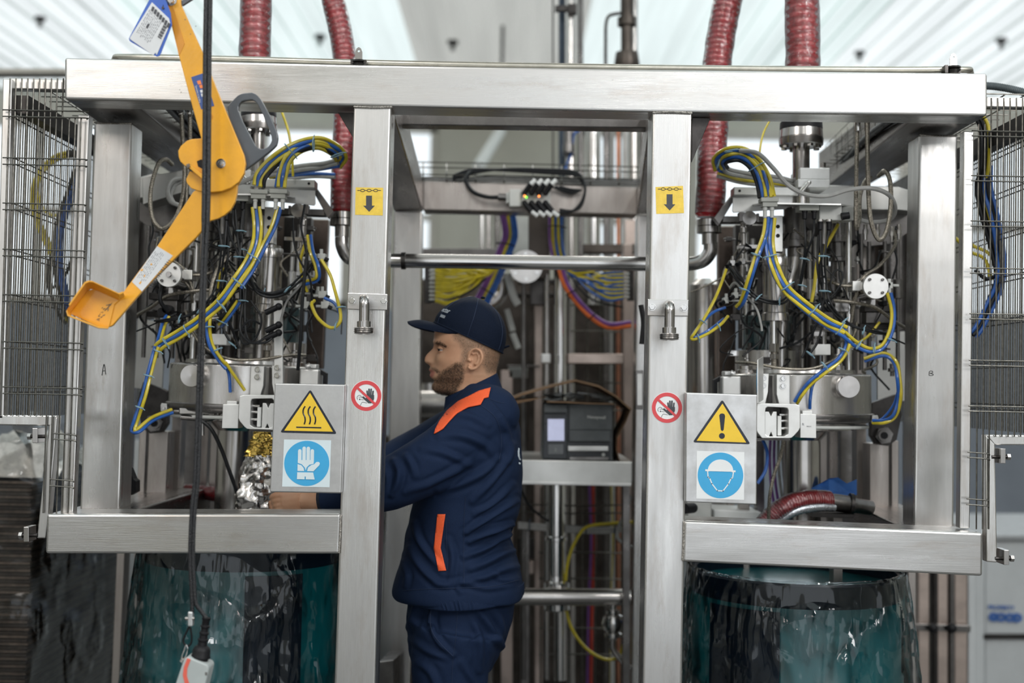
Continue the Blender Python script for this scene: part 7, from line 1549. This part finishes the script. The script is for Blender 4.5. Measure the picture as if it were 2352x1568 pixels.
# white lettering on the front of the cap, laid on its curved surface
CWH = mat('cap_print_white', (.5, .55, .6), .6)
def captext(body, a0, v0, h):
    cu = bpy.data.curves.new('t', 'FONT'); cu.body = body; cu.size = h*1.4; cu.align_x = 'LEFT'; cu.resolution_u = 2; t = bpy.data.objects.new('t', cu); C.objects.link(t); bpy.context.view_layer.update()
    me = bpy.data.meshes.new_from_object(t.evaluated_get(bpy.context.evaluated_depsgraph_get())); bpy.data.objects.remove(t)
    for q in me.vertices: q.co = capP(a0+q.co.x/.085, min(.98, v0+q.co.y/.115), .0022)-man_loc
    me.materials.append(CWH); o = bpy.data.objects.new('cap_lettering', me); C.objects.link(o); o.parent = cap; o['kind'] = 'stuff'
    sd_ = o.modifiers.new('thick', 'SOLIDIFY'); sd_.thickness = .0006
captext('ectar', .42, .24, .0120); captext('IIIIIIIII', .56, .13, .0062)
# ------------------------------------------------------------------ jacket and trousers
JN = mat('navy_workwear', (.0055, .0165, .050), .8, 0, .22, 700, bump=.45, spec=.22)
JO = mat('orange_trim', (.80, .105, .025), .7, 0, .12, 400, bump=.3)
g = G(); n = 64
JT = [(878, 1062, 1148, .062), (892, 1058, 1158, .085), (905, 1050, 1166, .115), (922, 1036, 1176, .155), (945, 1018, 1186, .190), (975, 1000, 1193, .208), (1010, 984, 1197, .215), (1060, 966, 1199, .212), (1110, 956, 1198, .205), (1150, 948, 1196, .196), (1185, 941, 1188, .19), (1208, 937, 1178, .186), (1230, 931, 1171, .184), (1250, 928, 1179, .186), (1280, 921, 1190, .192), (1310, 913, 1197, .196), (1340, 905, 1201, .198), (1358, 902, 1202, .198), (1368, 908, 1200, .194)]
v = []; rws = smooth(JT, 60)
for (y, xf, xb, w_) in rws:
    a = PM(xf, y); b_ = PM(xb, y+ (6 if y < 1340 else 4)); c = (a+b_)/2; h_ = (b_-a)/2
    for k in range(n):
        th = 2*math.pi*k/n; e_ = .85; cc = math.copysign(abs(math.cos(th))**e_, math.cos(th)); ss = math.copysign(abs(math.sin(th))**e_, math.sin(th))
        p = c-h_*cc; v.append((p.x, YM-ss*w_, p.z))
m = len(rws); g.add(v, [(j*n+i, j*n+(i+1) % n, (j+1)*n+(i+1) % n, (j+1)*n+i) for j in range(m-1) for i in range(n)]+[tuple(range(n)), tuple((m-1)*n+i for i in range(n))])
tubeb([P(1128, 950, 3.345), P(1060, 1008, 3.305), P(1000, 1056, 3.290), P(945, 1088, 3.282), (P(893, 1112, 3.278)), P(845, 1130, 3.272), P(790, 1142, 3.285), P(744, 1150, 3.30)], [.074, .078, .079, .074, .069, .058, .046, .036], 28)
tubeb([P(1125, 950, 3.60), P(1040, 1000, 3.64), P(960, 1044, 3.65), P(900, 1068, 3.63), P(830, 1098, 3.59), P(770, 1124, 3.54), P(700, 1150, 3.51)], [.074, .078, .074, .068, .058, .046, .036], 28)
g.ball(P(1118, 950, 3.36), .088, 24, (1, .9, .9)); g.ball(P(1118, 950, 3.585), .088, 24, (1, .9, .9))
jk = remesh(g, .0042, 'jacket', 9, .5)
def folds(me, strokes, near, base_amp, seed, lim=None):
    co = coords(me); nn = normals(me); px, py = pixarr(co); disp = np.zeros(len(co)); nm = (co[:, 1] < near)
    for amp, wd, pts in strokes:
        best = np.full(len(co), 1e9); tt = np.zeros(len(co)); m_ = len(pts)-1
        q = [(p.x, p.y) for p in catmull([Vector((x, y, 0)) for x, y in pts], 5)]; m_ = len(q)-1
        for i in range(m_):
            a = np.array(q[i]); b_ = np.array(q[i+1]); ab = b_-a; t = np.clip(((px-a[0])*ab[0]+(py-a[1])*ab[1])/(ab@ab+1e-9), 0, 1)
            d = np.hypot(px-a[0]-t*ab[0], py-a[1]-t*ab[1]); s_ = np.sign((px-a[0])*ab[1]-(py-a[1])*ab[0]); w_ = d < best; best = np.where(w_, d, best); tt = np.where(w_, (i+t)/m_, tt)
        env = np.sin(np.pi*np.clip(tt, .06, .94))**.6; disp += 1.3*nm*amp*env*(np.exp(-(best/wd)**2)-.55*np.exp(-((best-wd*1.6)/(wd*.8))**2))
    for i in range(len(co)):
        p = Vector(co[i]); disp[i] += base_amp*(noise.noise(Vector((p.x*9+seed, p.y*9, p.z*14)))+.5*noise.noise(Vector((p.x*24, p.y*24+seed, p.z*30))))
    co = co+nn*disp[:, None]; setco(me, co); return co
JF = [(.011, 7, [(1072, 1222), (1110, 1196), (1150, 1170), (1188, 1150)]), (.012, 7, [(1078, 1243), (1120, 1222), (1150, 1212), (1178, 1205)]), (.010, 7, [(1066, 1278), (1110, 1262), (1145, 1240), (1170, 1222)]), (.008, 6, [(1130, 1240), (1155, 1228), (1176, 1228)]),
      (.008, 8, [(1080, 1305), (1120, 1290), (1160, 1270), (1190, 1262)]), (.007, 8, [(1060, 1335), (1110, 1326), (1160, 1306), (1195, 1300)]), (.006, 7, [(1090, 1180), (1130, 1160), (1180, 1112)]), (.007, 8, [(1085, 1150), (1125, 1110), (1165, 1060), (1180, 1020)]),
      (.007, 9, [(1010, 1125), (1060, 1110), (1110, 1085), (1150, 1055)]), (.009, 8, [(905, 1058), (916, 1082), (912, 1110), (900, 1135)]), (.006, 7, [(932, 1046), (945, 1068), (952, 1092)]), (.006, 9, [(1010, 1000), (1060, 1000), (1110, 1020), (1140, 1050)]),
      (.005, 8, [(970, 1030), (1020, 1040), (1080, 1068)]), (.005, 8, [(930, 1130), (990, 1110), (1050, 1080), (1100, 1050)]), (.006, 7, [(950, 1200), (962, 1240), (990, 1280), (1010, 1300)]), (.007, 8, [(940, 1258), (965, 1300), (1000, 1335), (1030, 1345)]),
      (.006, 7, [(1030, 1240), (1040, 1280), (1035, 1330)]), (.005, 6, [(1050, 1345), (1056, 1360)]), (.005, 6, [(925, 1290), (935, 1320), (930, 1345)]), (.005, 8, [(1040, 950), (1080, 955), (1120, 975)]), (.004, 7, [(1000, 1345), (1060, 1338), (1120, 1350), (1180, 1340)]), (.005, 8, [(1150, 960), (1168, 1000), (1172, 1060)]),
      (.004, 6, [(1130, 1310), (1150, 1330), (1190, 1330)]), (.004, 5, [(880, 1070), (890, 1100), (885, 1140)])]
folds(jk, JF, YM, .0030, 3)
def place(me, name, mt, parent=man):
    me.materials.clear(); me.materials.append(mt); c_ = coords(me); bv = BVHTree.FromPolygons([Vector(p) for p in c_.tolist()], [tuple(p.vertices) for p in me.polygons])
    setco(me, c_-np.array(man_loc)); o = bpy.data.objects.new(name, me); C.objects.link(o); o.parent = parent; WL[o.name] = man_loc.copy(); return o, bv
jo, jb = place(jk, 'jacket', JN)
def onsurf(bv, x, y, off=.0015):
    d = (P(x, y, 3.0)-EYEV).normalized(); h = bv.ray_cast(EYEV, d)
    if h[0] is None: return None
    return h[0]-d*off
def decal(bv, poly, name, mt, parent, off=.0014, st=4, th=.0012):
    xs_ = [p[0] for p in poly]; ys_ = [p[1] for p in poly]; bm = bmesh.new(); vs = [bm.verts.new((x, y, 0)) for x, y in poly]; f = bm.faces.new(vs)
    for a, b_, ax in ((min(xs_), max(xs_), 0), (min(ys_), max(ys_), 1)):
        t = a+st
        while t < b_:
            pc_ = Vector((t, 0, 0)) if ax == 0 else Vector((0, t, 0)); nr_ = Vector((1, 0, 0)) if ax == 0 else Vector((0, 1, 0))
            bmesh.ops.bisect_plane(bm, geom=bm.verts[:]+bm.edges[:]+bm.faces[:], plane_co=pc_, plane_no=nr_); t += st
    bmesh.ops.triangulate(bm, faces=bm.faces); bm.verts.index_update(); v = []; last = None
    for q in bm.verts:
        h = onsurf(bv, q.co.x, q.co.y, off); h = h or last or P(q.co.x, q.co.y, YM-.15); last = h; v.append(h)
    g_ = G(); g_.add(v, [tuple(q.index for q in f.verts) for f in bm.faces], True); bm.free(); o = obj(name, g_, mt, parent); s_ = o.modifiers.new('thick', 'SOLIDIFY'); s_.thickness = th; s_.offset = 0; return o
def seam(bv, pts, name, mt, parent, r=.0008, off=.0008):
    q = [onsurf(bv, p.x, p.y, off) for p in catmull([Vector((x, y, 0)) for x, y in pts], 10)]; q = [p for p in q if p]
    g_ = G(); g_.tube(q, r, 5); return obj(name, g_, mt, parent)
# collar standing around the neck
g = G(); v = []; n = 60; m = 10
for j in range(m+1):
    t = j/m
    for i in range(n+1):
        a = -math.pi*.93+2*math.pi*.93*i/n; ca_ = math.cos(a); sa_ = math.sin(a)     # a = 0 at the nape
        fr_t = (1-ca_)/2
        xt = 1142+(1022-1142)*fr_t; yt2 = 856+(912-856)*fr_t**.9; xb2 = 1156+(1018-1156)*fr_t; yb3 = 897+(944-897)*fr_t
        x = xt+(xb2-xt)*t; y = yt2+(yb3-yt2)*t; w_ = (.066+.020*t)*(1-.15*fr_t); p = P(x, y, YM); v.append(Vector((p.x, YM-sa_*w_, p.z)))
g.add(v, [(j*(n+1)+i, j*(n+1)+i+1, (j+1)*(n+1)+i+1, (j+1)*(n+1)+i) for j in range(m) for i in range(n)], True); cl = obj('collar', g, JN, jo); sd = cl.modifiers.new('thick', 'SOLIDIFY'); sd.thickness = .0035
OR = [(1127, 890), (1122, 912), (1112, 914), (1104, 929), (1075, 935), (1050, 948), (1031, 968), (1017, 985), (997, 996), (1000, 985), (1010, 966), (1027, 943), (1053, 921), (1082, 907), (1099, 898)]
decal(jb, OR, 'shoulder_trim', JO, jo, .0050, 4, .003)
decal(jb, [(1005, 1180.5), (1023, 1180.5), (1012, 1258), (1025, 1310), (1007, 1311), (996.5, 1258)], 'pocket_trim', JO, jo, .0024, 4, .002)
THR = mat('navy_seam_cord', (.006, .018, .055), .8)  # raised seam lines close to the jacket's own navy
for pts in ([(1069, 1140), (1066, 1200), (1065, 1270), (1066, 1345)], [(1024, 1195), (1026, 1250), (1028, 1308)], [(1104, 930), (1135, 955), (1148, 985), (1152, 1020), (1146, 1062)], [(925, 1356), (990, 1352), (1060, 1350), (1130, 1346), (1196, 1330)], [(1122, 914), (1140, 922), (1158, 926)]):
    seam(jb, pts, 'jacket_seam', THR, jo)
# hem band with gathers
g = G(); v = []; n = 220; m = 8
for j in range(m+1):
    t = j/m
    for i in range(n):
        a = 2*math.pi*i/n; ca_, sa_ = math.cos(a), math.sin(a); gth = max(0, 1-abs(a-math.pi*.5)/.55) if a < math.pi else 0
        r_ = 1+.010*math.sin(math.pi*t)+gth*.012*math.sin(a*95)*(1-t*.2)-.02*gth+.004*noise.noise(Vector((a*5, t*2, 0))); xf = 903+14*t; xb = 1204-1*t
        x = (xf+xb)/2-(xb-xf)/2*ca_*r_; sag = 16*math.sin(a)**2 if sa_ > 0 else 6; y = 1341+(1-ca_)*-3+26*t+sag; p = P(x, y, YM-.08*sa_*.5); v.append(Vector((p.x, YM-sa_*.200*r_, p.z)))
g.add(v, [(j*n+i, j*n+(i+1) % n, (j+1)*n+(i+1) % n, (j+1)*n+i) for j in range(m) for i in range(n)], True); hb = obj('hem_band', g, JN, jo); sd = hb.modifiers.new('thick', 'SOLIDIFY'); sd.thickness = .004
LGO = mat('pale_back_print', (.55, .62, .68), .6)
decal(jb, [(1191, 1028), (1193.5, 1030), (1193, 1040), (1194.5, 1052), (1197, 1057), (1193, 1056), (1190, 1047), (1189.5, 1036)], 'back_print', LGO, jo, .0016, 3)
decal(jb, [(1192, 1061), (1196, 1063), (1195, 1067), (1192, 1065)], 'back_print', LGO, jo, .0016, 3)
g = G(); g.tube([P(752, 1149, 3.298), P(738, 1151, 3.302)], [.037, .036], 24, flat=.95, up=(0, 0, 1)); cf = obj('cuff', g, mat('dark_knit_cuff', (.006, .010, .022), .85, 0, .2, 400), jo)
# trousers
g = G(); n = 64
TT = [(1330, 945, 1184, .170), (1370, 938, 1184, .172), (1407, 933, 1179, .172), (1440, 933, 1173, .172), (1482, 937, 1158, .168), (1510, 942, 1142, .16), (1540, 948, 1128, .14)]
v = []; rws = smooth(TT, 24)
for (y, xf, xb, w_) in rws:
    a = PM(xf, y); b_ = PM(xb, y); c = (a+b_)/2; h_ = (b_-a)/2
    for k in range(n): th = 2*math.pi*k/n; p = c-h_*math.cos(th); v.append((p.x, YM-math.sin(th)*w_, p.z))
m = len(rws); g.add(v, [(j*n+i, j*n+(i+1) % n, (j+1)*n+(i+1) % n, (j+1)*n+i) for j in range(m-1) for i in range(n)]+[tuple(range(n)), tuple((m-1)*n+i for i in range(n))])
for Yl in (3.385, 3.555):
    tubeb([PM(1050, 1440, Yl), PM(1036, 1520, Yl), PM(1034, 1580, Yl), PM(1028, 1760, Yl), PM(1036, 1930, Yl), PM(1042, 2095, Yl)], [.12, .108, .100, .082, .076, .072], 28)
tr_ = remesh(g, .0055, 'trousers', 7, .5)
folds(tr_, [(.010, 7, [(1000, 1385), (990, 1420), (996, 1452), (1016, 1484), (1040, 1504)]), (.009, 9, [(958, 1385), (950, 1420), (938, 1440)]), (.008, 8, [(1092, 1395), (1120, 1430), (1145, 1470), (1158, 1490)]), (.007, 8, [(1085, 1420), (1102, 1470), (1104, 1540)]), (.006, 8, [(945, 1470), (985, 1495), (1030, 1512)]), (.006, 8, [(1140, 1400), (1152, 1440), (1150, 1480)]), (.006, 9, [(960, 1520), (990, 1545), (1010, 1600)]), (.005, 8, [(1060, 1520), (1085, 1560), (1110, 1600)])], YM, .0028, 8)
to, tb_ = place(tr_, 'trousers', JN)
seam(tb_, [(1052, 1378), (1050, 1420), (1046, 1470), (1040, 1520), (1038, 1568), (1036, 1650)], 'trouser_seam', THR, to)
seam(tb_, [(996, 1383), (988, 1415), (992, 1448), (1010, 1476), (1040, 1506)], 'pocket_seam', THR, to, .0014)
BT = mat('black_boot_leather', (.015, .014, .013), .45)
for Yl in (3.37, 3.57):
    a = PM(1045, 2095, Yl); g = G(); g.tube([Vector((a.x+.01, Yl, .22)), Vector((a.x+.01, Yl, .08))], [.056, .056], 16)
    g.ball(Vector((a.x-.055, Yl, .055)), .056, 18, (2.4, .95, .85)); g.box((a.x-.19, Yl-.05, 0), (a.x+.075, Yl+.05, .028)); obj('boot', g, BT, man, .004)
